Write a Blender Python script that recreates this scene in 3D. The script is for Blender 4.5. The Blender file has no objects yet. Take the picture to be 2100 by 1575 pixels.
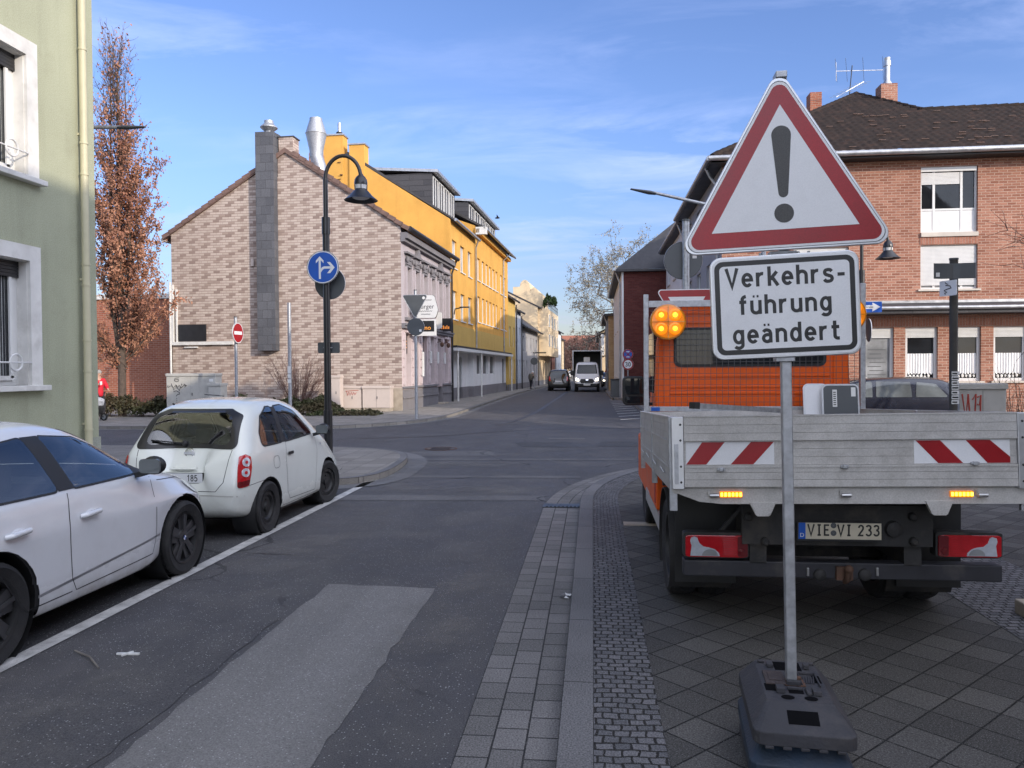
import bpy, bmesh, math, random
from math import sin, cos, pi, radians as R
from mathutils import Vector, Matrix
from mathutils.bvhtree import BVHTree
random.seed(7)
S = bpy.context.scene
COL = S.collection
# ---------------------------------------------------------------- camera, sky, sun, exposure
CAM_H, CAM_YAW, CAM_PITCH, CAM_ROLL, CAM_F = 1.74, R(5.98), R(-1.05), 0.007, 1576.0
cd = bpy.data.cameras.new('camera'); cam = bpy.data.objects.new('camera', cd); COL.objects.link(cam)
cd.sensor_width = 36; cd.lens = 36 * CAM_F / 2100; cd.clip_start = .05; cd.clip_end = 3000
cam.matrix_world = (Matrix.Translation((0, 0, CAM_H)) @ Matrix.Rotation(CAM_YAW, 4, 'Z')
                    @ Matrix.Rotation(pi / 2 + CAM_PITCH, 4, 'X') @ Matrix.Rotation(-CAM_ROLL, 4, 'Z'))
S.camera = cam
SUN_EL, SUN_AZ = R(19), R(128)                  # azimuth clockwise from +Y (street direction)
to_sun = Vector((sin(SUN_AZ) * cos(SUN_EL), cos(SUN_AZ) * cos(SUN_EL), sin(SUN_EL)))
sd = bpy.data.lights.new('sun', 'SUN'); sd.energy = 2.0; sd.angle = R(.5); sd.color = (1, .88, .73)
so = bpy.data.objects.new('sun', sd); COL.objects.link(so)
so.rotation_euler = to_sun.to_track_quat('Z', 'Y').to_euler(); so.location = to_sun * 60
W = bpy.data.worlds.new('World'); S.world = W; W.use_nodes = True
def world():
    nt = W.node_tree; nt.nodes.clear(); N = nt.nodes.new; L = nt.links.new
    out = N('ShaderNodeOutputWorld'); bg = N('ShaderNodeBackground'); sky = N('ShaderNodeTexSky')
    sky.sky_type = 'NISHITA'; sky.sun_disc = False; sky.sun_elevation = SUN_EL; sky.sun_rotation = SUN_AZ
    sky.altitude = 40; sky.air_density = 1.0; sky.dust_density = .35; sky.ozone_density = 1.6
    bg.inputs['Strength'].default_value = .15
    # thin cirrus: direction flattened onto a cloud plane, stretched noise
    tc = N('ShaderNodeTexCoord'); sep = N('ShaderNodeSeparateXYZ'); L(tc.outputs['Generated'], sep.inputs[0])
    add = N('ShaderNodeMath'); add.operation = 'ADD'; add.inputs[1].default_value = .12; L(sep.outputs['Z'], add.inputs[0])
    dx = N('ShaderNodeMath'); dx.operation = 'DIVIDE'; L(sep.outputs['X'], dx.inputs[0]); L(add.outputs[0], dx.inputs[1])
    dy = N('ShaderNodeMath'); dy.operation = 'DIVIDE'; L(sep.outputs['Y'], dy.inputs[0]); L(add.outputs[0], dy.inputs[1])
    cb = N('ShaderNodeCombineXYZ'); L(dx.outputs[0], cb.inputs[0]); L(dy.outputs[0], cb.inputs[1])
    mp = N('ShaderNodeMapping'); mp.inputs['Scale'].default_value = (.9, 1.9, 1); mp.inputs['Rotation'].default_value = (0, 0, R(24)); mp.inputs['Location'].default_value = (2.2, .7, 0)
    L(cb.outputs[0], mp.inputs[0])
    n1 = N('ShaderNodeTexNoise'); n1.inputs['Scale'].default_value = 1.5; n1.inputs['Detail'].default_value = 9; n1.inputs['Roughness'].default_value = .62; n1.inputs['Distortion'].default_value = .5
    n2 = N('ShaderNodeTexNoise'); n2.inputs['Scale'].default_value = .55; n2.inputs['Detail'].default_value = 3
    L(mp.outputs[0], n1.inputs['Vector']); L(mp.outputs[0], n2.inputs['Vector'])
    r1 = N('ShaderNodeMapRange'); r1.inputs['From Min'].default_value = .46; r1.inputs['From Max'].default_value = .78; L(n1.outputs['Fac'], r1.inputs[0])
    r2 = N('ShaderNodeMapRange'); r2.inputs['From Min'].default_value = .40; r2.inputs['From Max'].default_value = .65; L(n2.outputs['Fac'], r2.inputs[0])
    mu = N('ShaderNodeMath'); mu.operation = 'MULTIPLY'; L(r1.outputs[0], mu.inputs[0]); L(r2.outputs[0], mu.inputs[1])
    mu2 = N('ShaderNodeMath'); mu2.operation = 'MULTIPLY'; mu2.inputs[1].default_value = .85; L(mu.outputs[0], mu2.inputs[0])
    mx = N('ShaderNodeMixRGB'); L(mu2.outputs[0], mx.inputs[0]); L(sky.outputs[0], mx.inputs[1]); mx.inputs[2].default_value = (6.2, 6.4, 6.9, 1)
    # haze added out of view on the sun's side fills the shade; darker blue tint opposite
    dot = N('ShaderNodeVectorMath'); dot.operation = 'DOT_PRODUCT'; L(tc.outputs['Generated'], dot.inputs[0]); dot.inputs[1].default_value = (sin(SUN_AZ), cos(SUN_AZ), .25)
    hz = N('ShaderNodeMapRange'); hz.interpolation_type = 'SMOOTHSTEP'; hz.inputs['From Min'].default_value = -.12; hz.inputs['From Max'].default_value = .75; L(dot.outputs['Value'], hz.inputs[0])
    el = N('ShaderNodeMapRange'); el.interpolation_type = 'SMOOTHSTEP'; el.inputs['From Min'].default_value = .0; el.inputs['From Max'].default_value = .30; L(sep.outputs['Z'], el.inputs[0])
    ti = N('ShaderNodeMixRGB'); ti.inputs[1].default_value = (.37, .355, .435, 1); ti.inputs[2].default_value = (.56, .61, .84, 1); L(el.outputs[0], ti.inputs[0])
    tm = N('ShaderNodeMixRGB'); tm.blend_type = 'MULTIPLY'; tm.inputs[0].default_value = 1; L(mx.outputs[0], tm.inputs[1]); L(ti.outputs[0], tm.inputs[2])
    ad = N('ShaderNodeMixRGB'); ad.blend_type = 'ADD'; L(hz.outputs[0], ad.inputs[0]); L(tm.outputs[0], ad.inputs[1]); ad.inputs[2].default_value = (5.9, 5.8, 5.6, 1)
    L(ad.outputs[0], bg.inputs['Color']); L(bg.outputs[0], out.inputs[0])
world()
S.view_settings.view_transform = 'Standard'; S.view_settings.look = 'None'; S.view_settings.gamma = 1
S.view_settings.exposure = 0.92
# ---------------------------------------------------------------- helpers
def tag(o, label, cat, group=None):
    o['label'] = label; o['category'] = cat
    if group: o['group'] = group
    return o
def structure(o): o['kind'] = 'structure'; return o
def stuff(o): o['kind'] = 'stuff'; return o
def thing(name, label, cat, loc=(0, 0, 0), rz=0, group=None):
    o = bpy.data.objects.new(name, None); o.empty_display_size = .3; COL.objects.link(o)
    o.location = loc; o.rotation_euler = (0, 0, rz)
    return tag(o, label, cat, group)
def dup(o, parent=None):
    c = o.copy(); COL.objects.link(c)
    if parent is not None: c.parent = parent
    for ch in list(o.children): dup(ch, c)
    return c
def ray(x, y):
    a = (x - 1050) / CAM_F; b = (787.5 - y) / CAM_F
    a, b = a * cos(CAM_ROLL) + b * sin(CAM_ROLL), -a * sin(CAM_ROLL) + b * cos(CAM_ROLL)
    fy = cos(CAM_PITCH) - b * sin(CAM_PITCH); fz = sin(CAM_PITCH) + b * cos(CAM_PITCH)
    return a * cos(CAM_YAW) - fy * sin(CAM_YAW), a * sin(CAM_YAW) + fy * cos(CAM_YAW), fz
def PY(x, y, Y):
    d = ray(x, y); t = Y / d[1]; return Vector((d[0] * t, Y, CAM_H + d[2] * t))
class FR:
    """a wall frame: u along the wall, n outward, z up"""
    def __init__(s, o, u, n): s.o = Vector(o); s.u = Vector(u); s.n = Vector(n)
    def P(s, u, n, z): return s.o + s.u * u + s.n * n + Vector((0, 0, z))
XY = FR((0, 0, 0), (1, 0, 0), (0, 1, 0))
class MB:
    def __init__(s): s.bm = bmesh.new(); s.uv = s.bm.loops.layers.uv.new('UVMap')
    def face(s, pts, uvs=None):
        try: f = s.bm.faces.new([s.bm.verts.new(p) for p in pts])
        except ValueError: return None
        if uvs:
            for l, q in zip(f.loops, uvs): l[s.uv].uv = q
        return f
    def fbox(s, fr, u0, u1, n0, n1, z0, z1):
        if u0 > u1: u0, u1 = u1, u0
        if n0 > n1: n0, n1 = n1, n0
        p = [s.bm.verts.new(fr.P(u, n, z)) for z in (z0, z1) for (u, n) in ((u0, n0), (u1, n0), (u1, n1), (u0, n1))]
        fl = [(0, 3, 2, 1), (4, 5, 6, 7), (0, 1, 5, 4), (1, 2, 6, 5), (2, 3, 7, 6), (3, 0, 4, 7)]
        flip = fr.u.cross(fr.n).z < 0
        for f in fl: s.bm.faces.new([p[i] for i in (f[::-1] if flip else f)])
        return s
    def box(s, x0, x1, y0, y1, z0, z1): return s.fbox(XY, x0, x1, y0, y1, z0, z1)
    def bar(s, p, q, w, h=None, up=(0, 0, 1)):
        h = h or w; p = Vector(p); q = Vector(q); d = (q - p).normalized(); u = Vector(up)
        a = d.cross(u)
        if a.length < 1e-4: a = d.cross(Vector((1, 0, 0)))
        a.normalize(); b = a.cross(d)
        vs = [[s.bm.verts.new(c + a * sx * w / 2 + b * sy * h / 2) for sx, sy in ((-1, -1), (1, -1), (1, 1), (-1, 1))] for c in (p, q)]
        for i in range(4):
            j = (i + 1) % 4; s.bm.faces.new((vs[0][i], vs[0][j], vs[1][j], vs[1][i]))
        s.bm.faces.new(vs[0][::-1]); s.bm.faces.new(vs[1]); return s
    def tube(s, pts, rad, n=10, caps=True):
        pts = [Vector(p) for p in pts]
        if not hasattr(rad, '__len__'): rad = [rad] * len(pts)
        rings = []; a = None
        for i, p in enumerate(pts):
            d = (pts[min(i + 1, len(pts) - 1)] - pts[max(i - 1, 0)]).normalized()
            if a is None:
                a = d.cross(Vector((0, 0, 1)))
                if a.length < 1e-3: a = d.cross(Vector((1, 0, 0)))
            else: a = a - d * a.dot(d)
            a.normalize(); b = d.cross(a)
            rings.append([s.bm.verts.new(p + (a * cos(2 * pi * k / n) + b * sin(2 * pi * k / n)) * rad[i]) for k in range(n)])
        for r0, r1 in zip(rings, rings[1:]):
            for k in range(n):
                j = (k + 1) % n; s.bm.faces.new((r0[k], r0[j], r1[j], r1[k]))
        if caps:
            s.bm.faces.new(rings[0][::-1]); s.bm.faces.new(rings[-1])
        return s
    def lathe(s, prof, n=24, M=None, a0=0, a1=2 * pi):
        M = M or Matrix(); full = abs(a1 - a0 - 2 * pi) < 1e-6; m = n if full else n + 1
        rings = [[s.bm.verts.new(M @ Vector((max(r, 1e-4) * cos(a0 + (a1 - a0) * k / n), max(r, 1e-4) * sin(a0 + (a1 - a0) * k / n), z))) for k in range(m)] for r, z in prof]
        for r0, r1 in zip(rings, rings[1:]):
            for k in range(n):
                j = (k + 1) % m; s.bm.faces.new((r0[k], r0[j], r1[j], r1[k]))
        return s
    def prism(s, pts, f, h0, h1):
        """polygon pts (a,b) -> f(a,b,h)"""
        A = [s.bm.verts.new(f(a, b, h0)) for a, b in pts]; B = [s.bm.verts.new(f(a, b, h1)) for a, b in pts]
        n = len(pts); s.bm.faces.new(A[::-1]); s.bm.faces.new(B)
        for i in range(n):
            j = (i + 1) % n; s.bm.faces.new((A[i], A[j], B[j], B[i]))
        return s
    def slab(s, pts, z0, z1): return s.prism(pts, lambda a, b, h: Vector((a, b, h)), z0, z1)
    def ball(s, c, r, sc=(1, 1, 1), n=12, m=8):
        prof = [(sin(pi * i / m), -cos(pi * i / m)) for i in range(m + 1)]
        return s.lathe([(a * r, b * r) for a, b in prof], n, Matrix.Translation(c) @ Matrix.Diagonal((*sc, 1)))
    def ribbon(s, pts, o0, o1, z, closed=False):
        """flat strip beside a ground polyline, offsets o0..o1 to the left, uv in metres"""
        P = [Vector((p[0], p[1], 0)) for p in pts]; n = len(P); nor = []
        for i in range(n):
            d = P[min(i + 1, n - 1)] - P[max(i - 1, 0)]; d.normalize(); nor.append(Vector((-d.y, d.x, 0)))
        t = 0; T = [0]
        for i in range(1, n): t += (P[i] - P[i - 1]).length; T.append(t)
        Z = Vector((0, 0, z))
        for i in range(n - 1):
            q = [P[i] + nor[i] * o0 + Z, P[i + 1] + nor[i + 1] * o0 + Z, P[i + 1] + nor[i + 1] * o1 + Z, P[i] + nor[i] * o1 + Z]
            u = [(T[i], o0), (T[i + 1], o0), (T[i + 1], o1), (T[i], o1)]
            if o1 < o0: q = q[::-1]; u = u[::-1]
            s.face(q, u)
        return s
    def wall(s, fr, u0, u1, z0, z1, holes=(), d=.12):
        """wall face at n=0 with rectangular openings and reveals of depth d"""
        us = sorted({u0, u1, *[h[0] for h in holes], *[h[1] for h in holes]}); zs = sorted({z0, z1, *[h[2] for h in holes], *[h[3] for h in holes]})
        flip = fr.u.cross(Vector((0, 0, 1))).dot(fr.n) < 0
        def q(p): s.face(p[::-1] if flip else p)
        for a, b in zip(us, us[1:]):
            for c, e in zip(zs, zs[1:]):
                m, k = (a + b) / 2, (c + e) / 2
                if any(h[0] < m < h[1] and h[2] < k < h[3] for h in holes): continue
                q([fr.P(a, 0, c), fr.P(b, 0, c), fr.P(b, 0, e), fr.P(a, 0, e)])
        for a, b, c, e in holes:
            q([fr.P(a, 0, c), fr.P(a, 0, e), fr.P(a, -d, e), fr.P(a, -d, c)])
            q([fr.P(b, 0, e), fr.P(b, 0, c), fr.P(b, -d, c), fr.P(b, -d, e)])
            q([fr.P(a, 0, e), fr.P(b, 0, e), fr.P(b, -d, e), fr.P(a, -d, e)])
            q([fr.P(b, 0, c), fr.P(a, 0, c), fr.P(a, -d, c), fr.P(b, -d, c)])
        return s
    def build(s, name, mat, parent=None, smooth=False, bevel=0, doubles=False, recalc=False):
        if doubles: bmesh.ops.remove_doubles(s.bm, verts=s.bm.verts, dist=1e-4)
        if recalc: bmesh.ops.recalc_face_normals(s.bm, faces=s.bm.faces)
        me = bpy.data.meshes.new(name); s.bm.to_mesh(me); s.bm.free()
        o = bpy.data.objects.new(name, me); COL.objects.link(o)
        if mat: me.materials.append(mat)
        if smooth:
            me.polygons.foreach_set('use_smooth', [True] * len(me.polygons))
            if smooth != 2: me.set_sharp_from_angle(angle=R(40))
        if bevel:
            m = o.modifiers.new('bevel', 'BEVEL'); m.width = bevel; m.segments = 2; m.limit_method = 'ANGLE'; m.angle_limit = R(40)
        if parent: o.parent = parent
        return o
def from_mesh(me, name, mat, parent=None, smooth=True):
    o = bpy.data.objects.new(name, me); COL.objects.link(o); me.materials.clear(); me.materials.append(mat)
    if smooth: me.polygons.foreach_set('use_smooth', [True] * len(me.polygons))
    if parent: o.parent = parent
    return o
def arc(cx, cy, rx, ry, a0, a1, n=10): return [(cx + rx * cos(R(a0 + (a1 - a0) * i / n)), cy + ry * sin(R(a0 + (a1 - a0) * i / n))) for i in range(n + 1)]
def rrect(x0, x1, y0, y1, r, n=5):
    return arc(x1 - r, y0 + r, r, r, -90, 0, n) + arc(x1 - r, y1 - r, r, r, 0, 90, n) + arc(x0 + r, y1 - r, r, r, 90, 180, n) + arc(x0 + r, y0 + r, r, r, 180, 270, n)
def rpoly(pts, r, n=5):
    out = []; m = len(pts)
    for i in range(m):
        p = Vector(pts[i]); a = (Vector(pts[i - 1]) - p).normalized(); b = (Vector(pts[(i + 1) % m]) - p).normalized()
        half = math.acos(max(-1, min(1, a.dot(b)))) / 2; t = r / math.tan(half); c = p + (a + b).normalized() * (r / sin(half))
        s0 = p + a * t - c; s1 = p + b * t - c; a0 = math.atan2(s0.y, s0.x); a1 = math.atan2(s1.y, s1.x)
        if a1 - a0 > pi: a1 -= 2 * pi
        if a0 - a1 > pi: a1 += 2 * pi
        out += [(c.x + r * cos(a0 + (a1 - a0) * k / n), c.y + r * sin(a0 + (a1 - a0) * k / n)) for k in range(n + 1)]
    return out
def smooth_line(pts, n=4):
    out = []; P = [Vector(p) for p in pts]
    for i in range(len(P) - 1):
        a, b, c, d = P[max(i - 1, 0)], P[i], P[i + 1], P[min(i + 2, len(P) - 1)]
        for k in range(n):
            t = k / n; out.append(.5 * ((2 * b) + (c - a) * t + (2 * a - 5 * b + 4 * c - d) * t * t + (3 * b - a - 3 * c + d) * t ** 3))
    return [tuple(p) for p in out] + [tuple(P[-1])]
# ---------------------------------------------------------------- lettering: stroked glyphs, unit cap height
def _s(*p): return smooth_line(p, 4)
_dots = [[(.12, .92), (.20, .92)], [(.31, .92), (.39, .92)]]
GL = {
 'V': (.62, [[(.06, 1), (.31, .04), (.56, 1)]]), 'e': (.53, [[(.08, .36), (.45, .36)] + arc(.26, .36, .19, .29, 8, 318, 22)]),
 'r': (.40, [[(.07, 0), (.07, .72)], arc(.29, .40, .22, .25, 178, 78, 8)]),
 'k': (.50, [[(.07, 0), (.07, 1)], [(.42, .72), (.11, .33)], [(.2, .44), (.46, 0)]]),
 'h': (.52, [[(.07, 0), (.07, 1)], arc(.255, .45, .185, .205, 176, 0, 12) + [(.44, 0)]]),
 's': (.48, [_s((.40, .56), (.33, .64), (.23, .655), (.12, .62), (.085, .52), (.13, .42), (.25, .365), (.37, .31), (.41, .2), (.36, .1), (.24, .065), (.13, .085), (.06, .17))]),
 '-': (.42, [[(.04, .40), (.36, .40)]]),
 'f': (.38, [[(.15, 0), (.15, .78)] + arc(.33, .78, .18, .155, 175, 92, 6), [(.01, .65), (.33, .65)]]),
 'u': (.52, [[(.07, .72), (.07, .26)] + arc(.255, .26, .185, .195, 180, 360, 12), [(.44, .72), (.44, 0)]]),
 'n': (.52, [[(.07, 0), (.07, .72)], arc(.255, .45, .185, .205, 176, 0, 12) + [(.44, 0)]]),
 'g': (.52, [arc(.255, .36, .185, .295, 0, 360, 24), [(.44, .72), (.44, -.05)] + arc(.255, -.05, .185, .165, -8, -150, 10)]),
 'a': (.50, [_s((.08, .56), (.15, .64), (.25, .655), (.36, .6), (.405, .47)) + [(.405, 0)], [(.40, .41), (.24, .41)] + arc(.24, .235, .165, .175, 100, 270, 10) + [(.30, .065), (.40, .17)]]),
 'd': (.52, [arc(.255, .36, .185, .295, 0, 360, 24), [(.44, 1), (.44, 0)]]),
 't': (.40, [[(.16, .96), (.16, .2)] + arc(.30, .2, .14, .135, 185, 275, 6) + [(.37, .07)], [(.01, .65), (.36, .65)]]),
 'I': (.40, [[(.2, 0), (.2, 1)], [(.06, .06), (.34, .06)], [(.06, .94), (.34, .94)]]), 'E': (.52, [[(.46, .07), (.09, .07), (.09, .93), (.46, .93)], [(.09, .52), (.4, .52)]]),
 '1': (.42, [[(.06, .74), (.24, .93), (.24, 0)]]),
 '2': (.54, [_s((.08, .72), (.12, .86), (.26, .93), (.41, .85), (.44, .68), (.36, .5), (.2, .28)) + [(.08, .07), (.47, .07)]]),
 '3': (.54, [_s((.07, .8), (.14, .9), (.26, .93), (.4, .87), (.43, .73), (.37, .6), (.24, .53)), _s((.24, .53), (.4, .46), (.46, .29), (.39, .13), (.25, .07), (.12, .11), (.06, .22))]),
 '5': (.54, [[(.44, .93), (.13, .93), (.10, .52)] + _s((.10, .52), (.26, .6), (.42, .5), (.46, .32), (.39, .13), (.25, .07), (.12, .1), (.06, .2))]),
 '8': (.54, [arc(.27, .735, .165, .195, 0, 360, 20), arc(.27, .30, .19, .235, 0, 360, 20)]), '0': (.56, [arc(.27, .5, .19, .43, 0, 360, 24)]),
 '.': (.22, [[(.07, .07), (.15, .07)]]), ' ': (.36, [])}
GL['ü'] = (.52, GL['u'][1] + [[(.12, .92), (.21, .92)], [(.30, .92), (.39, .92)]]); GL['ä'] = (.50, GL['a'][1] + [[(.10, .92), (.19, .92)], [(.28, .92), (.37, .92)]])
def stroke(mb, pts, w, f, h):
    P = [Vector((p[0], p[1])) for p in pts]; P = [P[0]] + [b for a, b in zip(P, P[1:]) if (a - b).length > 1e-5]; n = len(P); closed = (P[0] - P[-1]).length < 1e-4
    L = []; Rr = []
    for i in range(n):
        a = (P[i] - P[i - 1]).normalized() if i else ((P[-1] - P[-2]).normalized() if closed else None)
        b = (P[i + 1] - P[i]).normalized() if i < n - 1 else ((P[1] - P[0]).normalized() if closed else None)
        a = a or b; b = b or a
        na = Vector((-a.y, a.x)); nb = Vector((-b.y, b.x)); m = (na + nb)
        m = m.normalized() if m.length > .1 else na
        k = min(w / 2 / max(m.dot(na), .3), w * 1.2)
        L.append(P[i] + m * k); Rr.append(P[i] - m * k)
    for i in range(n - 1): mb.face([f(*Rr[i], h), f(*Rr[i + 1], h), f(*L[i + 1], h), f(*L[i], h)])
def text_width(txt, gap): return sum(GL[c][0] + gap for c in txt) - gap
def letters(mb, txt, x, y, size, f, h, gap=.10, w=.135, dh=.00012, xs=1.0):
    """write stroked text; f(a,b,h) maps sign plane to 3D"""
    cx = x; k = 0
    for c in txt:
        for st in GL[c][1]:
            ww = .12 if c in 'üä' and st[0][1] > .9 and st[0][1] < .93 and len(st) == 2 else w
            stroke(mb, [(cx + p[0] * size * xs, y + p[1] * size) for p in st], ww * size, f, h + dh * (k % 6)); k += 1
        cx += (GL[c][0] + gap) * size * xs
    return mb
def font_text(name, txt, size, M, mat, parent, extrude=.002, align='CENTER'):
    cu = bpy.data.curves.new(name, 'FONT'); cu.body = txt; cu.size = size; cu.extrude = extrude; cu.align_x = align; cu.align_y = 'CENTER'; cu.resolution_u = 3
    o = bpy.data.objects.new(name, cu); COL.objects.link(o); bpy.context.view_layer.update()
    me = bpy.data.meshes.new_from_object(o.evaluated_get(bpy.context.evaluated_depsgraph_get())); bpy.data.objects.remove(o)
    me.transform(M); q = from_mesh(me, name, mat, parent, False); return q
# ---------------------------------------------------------------- procedural materials
def _new(name):
    m = bpy.data.materials.new(name); m.use_nodes = True; nt = m.node_tree
    return m, nt, nt.nodes['Principled BSDF']
def _noise(nt, scale, detail=4, rough=.55, coord='Object', vec=None):
    n = nt.nodes.new('ShaderNodeTexNoise'); n.inputs['Scale'].default_value = scale; n.inputs['Detail'].default_value = detail; n.inputs['Roughness'].default_value = rough
    if vec is None:
        tc = nt.nodes.new('ShaderNodeTexCoord'); vec = tc.outputs[coord]
    nt.links.new(vec, n.inputs['Vector']); return n.outputs['Fac']
def _range(nt, v, a, b, c=0, d=1):
    r = nt.nodes.new('ShaderNodeMapRange'); nt.links.new(v, r.inputs[0])
    for i, q in enumerate((a, b, c, d)): r.inputs[i + 1].default_value = q
    return r.outputs[0]
def _math(nt, op, a, b=None):
    m = nt.nodes.new('ShaderNodeMath'); m.operation = op
    for i, v in enumerate((a, b)):
        if v is None: continue
        if isinstance(v, (int, float)): m.inputs[i].default_value = v
        else: nt.links.new(v, m.inputs[i])
    return m.outputs[0]
def _mix(nt, f, a, b, mode='MIX'):
    m = nt.nodes.new('ShaderNodeMixRGB'); m.blend_type = mode
    for i, v in enumerate((f, a, b)):
        if isinstance(v, (int, float)): m.inputs[i].default_value = v
        elif isinstance(v, tuple): m.inputs[i].default_value = (*v[:3], 1)
        else: nt.links.new(v, m.inputs[i])
    return m.outputs[0]
def _bump(nt, b, h, dist, strength=1):
    n = nt.nodes.new('ShaderNodeBump'); n.inputs['Distance'].default_value = dist; n.inputs['Strength'].default_value = strength
    nt.links.new(h, n.inputs['Height']); nt.links.new(n.outputs[0], b.inputs['Normal']); return n
def pm(name, col, rough=.5, metal=0, var=.18, scale=3, fine=0, bump=0, bscale=60, coat=0, spec=.5, dirt=None, trans=0):
    """plain painted / metal / rubber surface with uneven tone and a little grain"""
    m, nt, b = _new(name); b.inputs['Roughness'].default_value = rough; b.inputs['Metallic'].default_value = metal
    b.inputs['Coat Weight'].default_value = coat; b.inputs['Specular IOR Level'].default_value = spec; b.inputs['Coat Roughness'].default_value = .04
    n = _noise(nt, scale, 6)
    lo = tuple(c * (1 - var) for c in col); hi = tuple(min(1, c * (1 + var)) for c in col)
    c = _mix(nt, _range(nt, n, .3, .7), lo, hi)
    if fine: c = _mix(nt, fine, c, _mix(nt, _range(nt, _noise(nt, bscale * 2.2, 3), .35, .65), (.0, .0, .0), (1, 1, 1)), 'SOFT_LIGHT')
    if dirt:
        dm = _range(nt, _noise(nt, dirt[1], 8, .65), .5, .78, 0, dirt[2]); c = _mix(nt, dm, c, dirt[0])
    nt.links.new(c, b.inputs['Base Color'])
    nt.links.new(_range(nt, n, .2, .8, max(.02, rough * .8), min(1, rough * 1.2)), b.inputs['Roughness'])
    if bump: _bump(nt, b, _noise(nt, bscale, 5), bump)
    return m
def wall_uv(nt):
    tc = nt.nodes.new('ShaderNodeTexCoord'); sp = nt.nodes.new('ShaderNodeSeparateXYZ'); sn = nt.nodes.new('ShaderNodeSeparateXYZ')
    nt.links.new(tc.outputs['Object'], sp.inputs[0]); nt.links.new(tc.outputs['Normal'], sn.inputs[0])
    g = _math(nt, 'GREATER_THAN', _math(nt, 'ABSOLUTE', sn.outputs[1]), .6)
    u = _math(nt, 'ADD', _math(nt, 'MULTIPLY', sp.outputs[0], g), _math(nt, 'MULTIPLY', sp.outputs[1], _math(nt, 'SUBTRACT', 1, g)))
    cb = nt.nodes.new('ShaderNodeCombineXYZ'); nt.links.new(u, cb.inputs[0]); nt.links.new(sp.outputs[2], cb.inputs[1])
    return cb.outputs[0], u, sp.outputs[2]
def brick(name, c1, c2, mortar, w=.25, h=.0833, mw=.012, rough=.85, bump=.006, offset=.5, dirt=.25):
    m, nt, b = _new(name); v, u, z = wall_uv(nt)
    t = nt.nodes.new('ShaderNodeTexBrick'); t.offset = offset; nt.links.new(v, t.inputs['Vector'])
    for k, q in (('Scale', 1), ('Mortar Size', mw / 2), ('Mortar Smooth', .2), ('Bias', 0), ('Brick Width', w), ('Row Height', h)): t.inputs[k].default_value = q
    t.inputs['Color1'].default_value = (*c1, 1); t.inputs['Color2'].default_value = (*c2, 1); t.inputs['Mortar'].default_value = (*mortar, 1)
    n = _noise(nt, .7, 6); c = _mix(nt, _range(nt, n, .3, .75, 0, dirt), t.outputs['Color'], tuple(x * .45 for x in c1))
    c = _mix(nt, .35, c, _range(nt, _noise(nt, 45, 3), .3, .7), 'SOFT_LIGHT')
    nt.links.new(c, b.inputs['Base Color']); b.inputs['Roughness'].default_value = rough; b.inputs['Specular IOR Level'].default_value = .25
    h_ = _math(nt, 'ADD', _math(nt, 'SUBTRACT', 1, t.outputs['Fac']), _math(nt, 'MULTIPLY', _noise(nt, 60, 3), .3)); _bump(nt, b, h_, bump); return m
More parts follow.
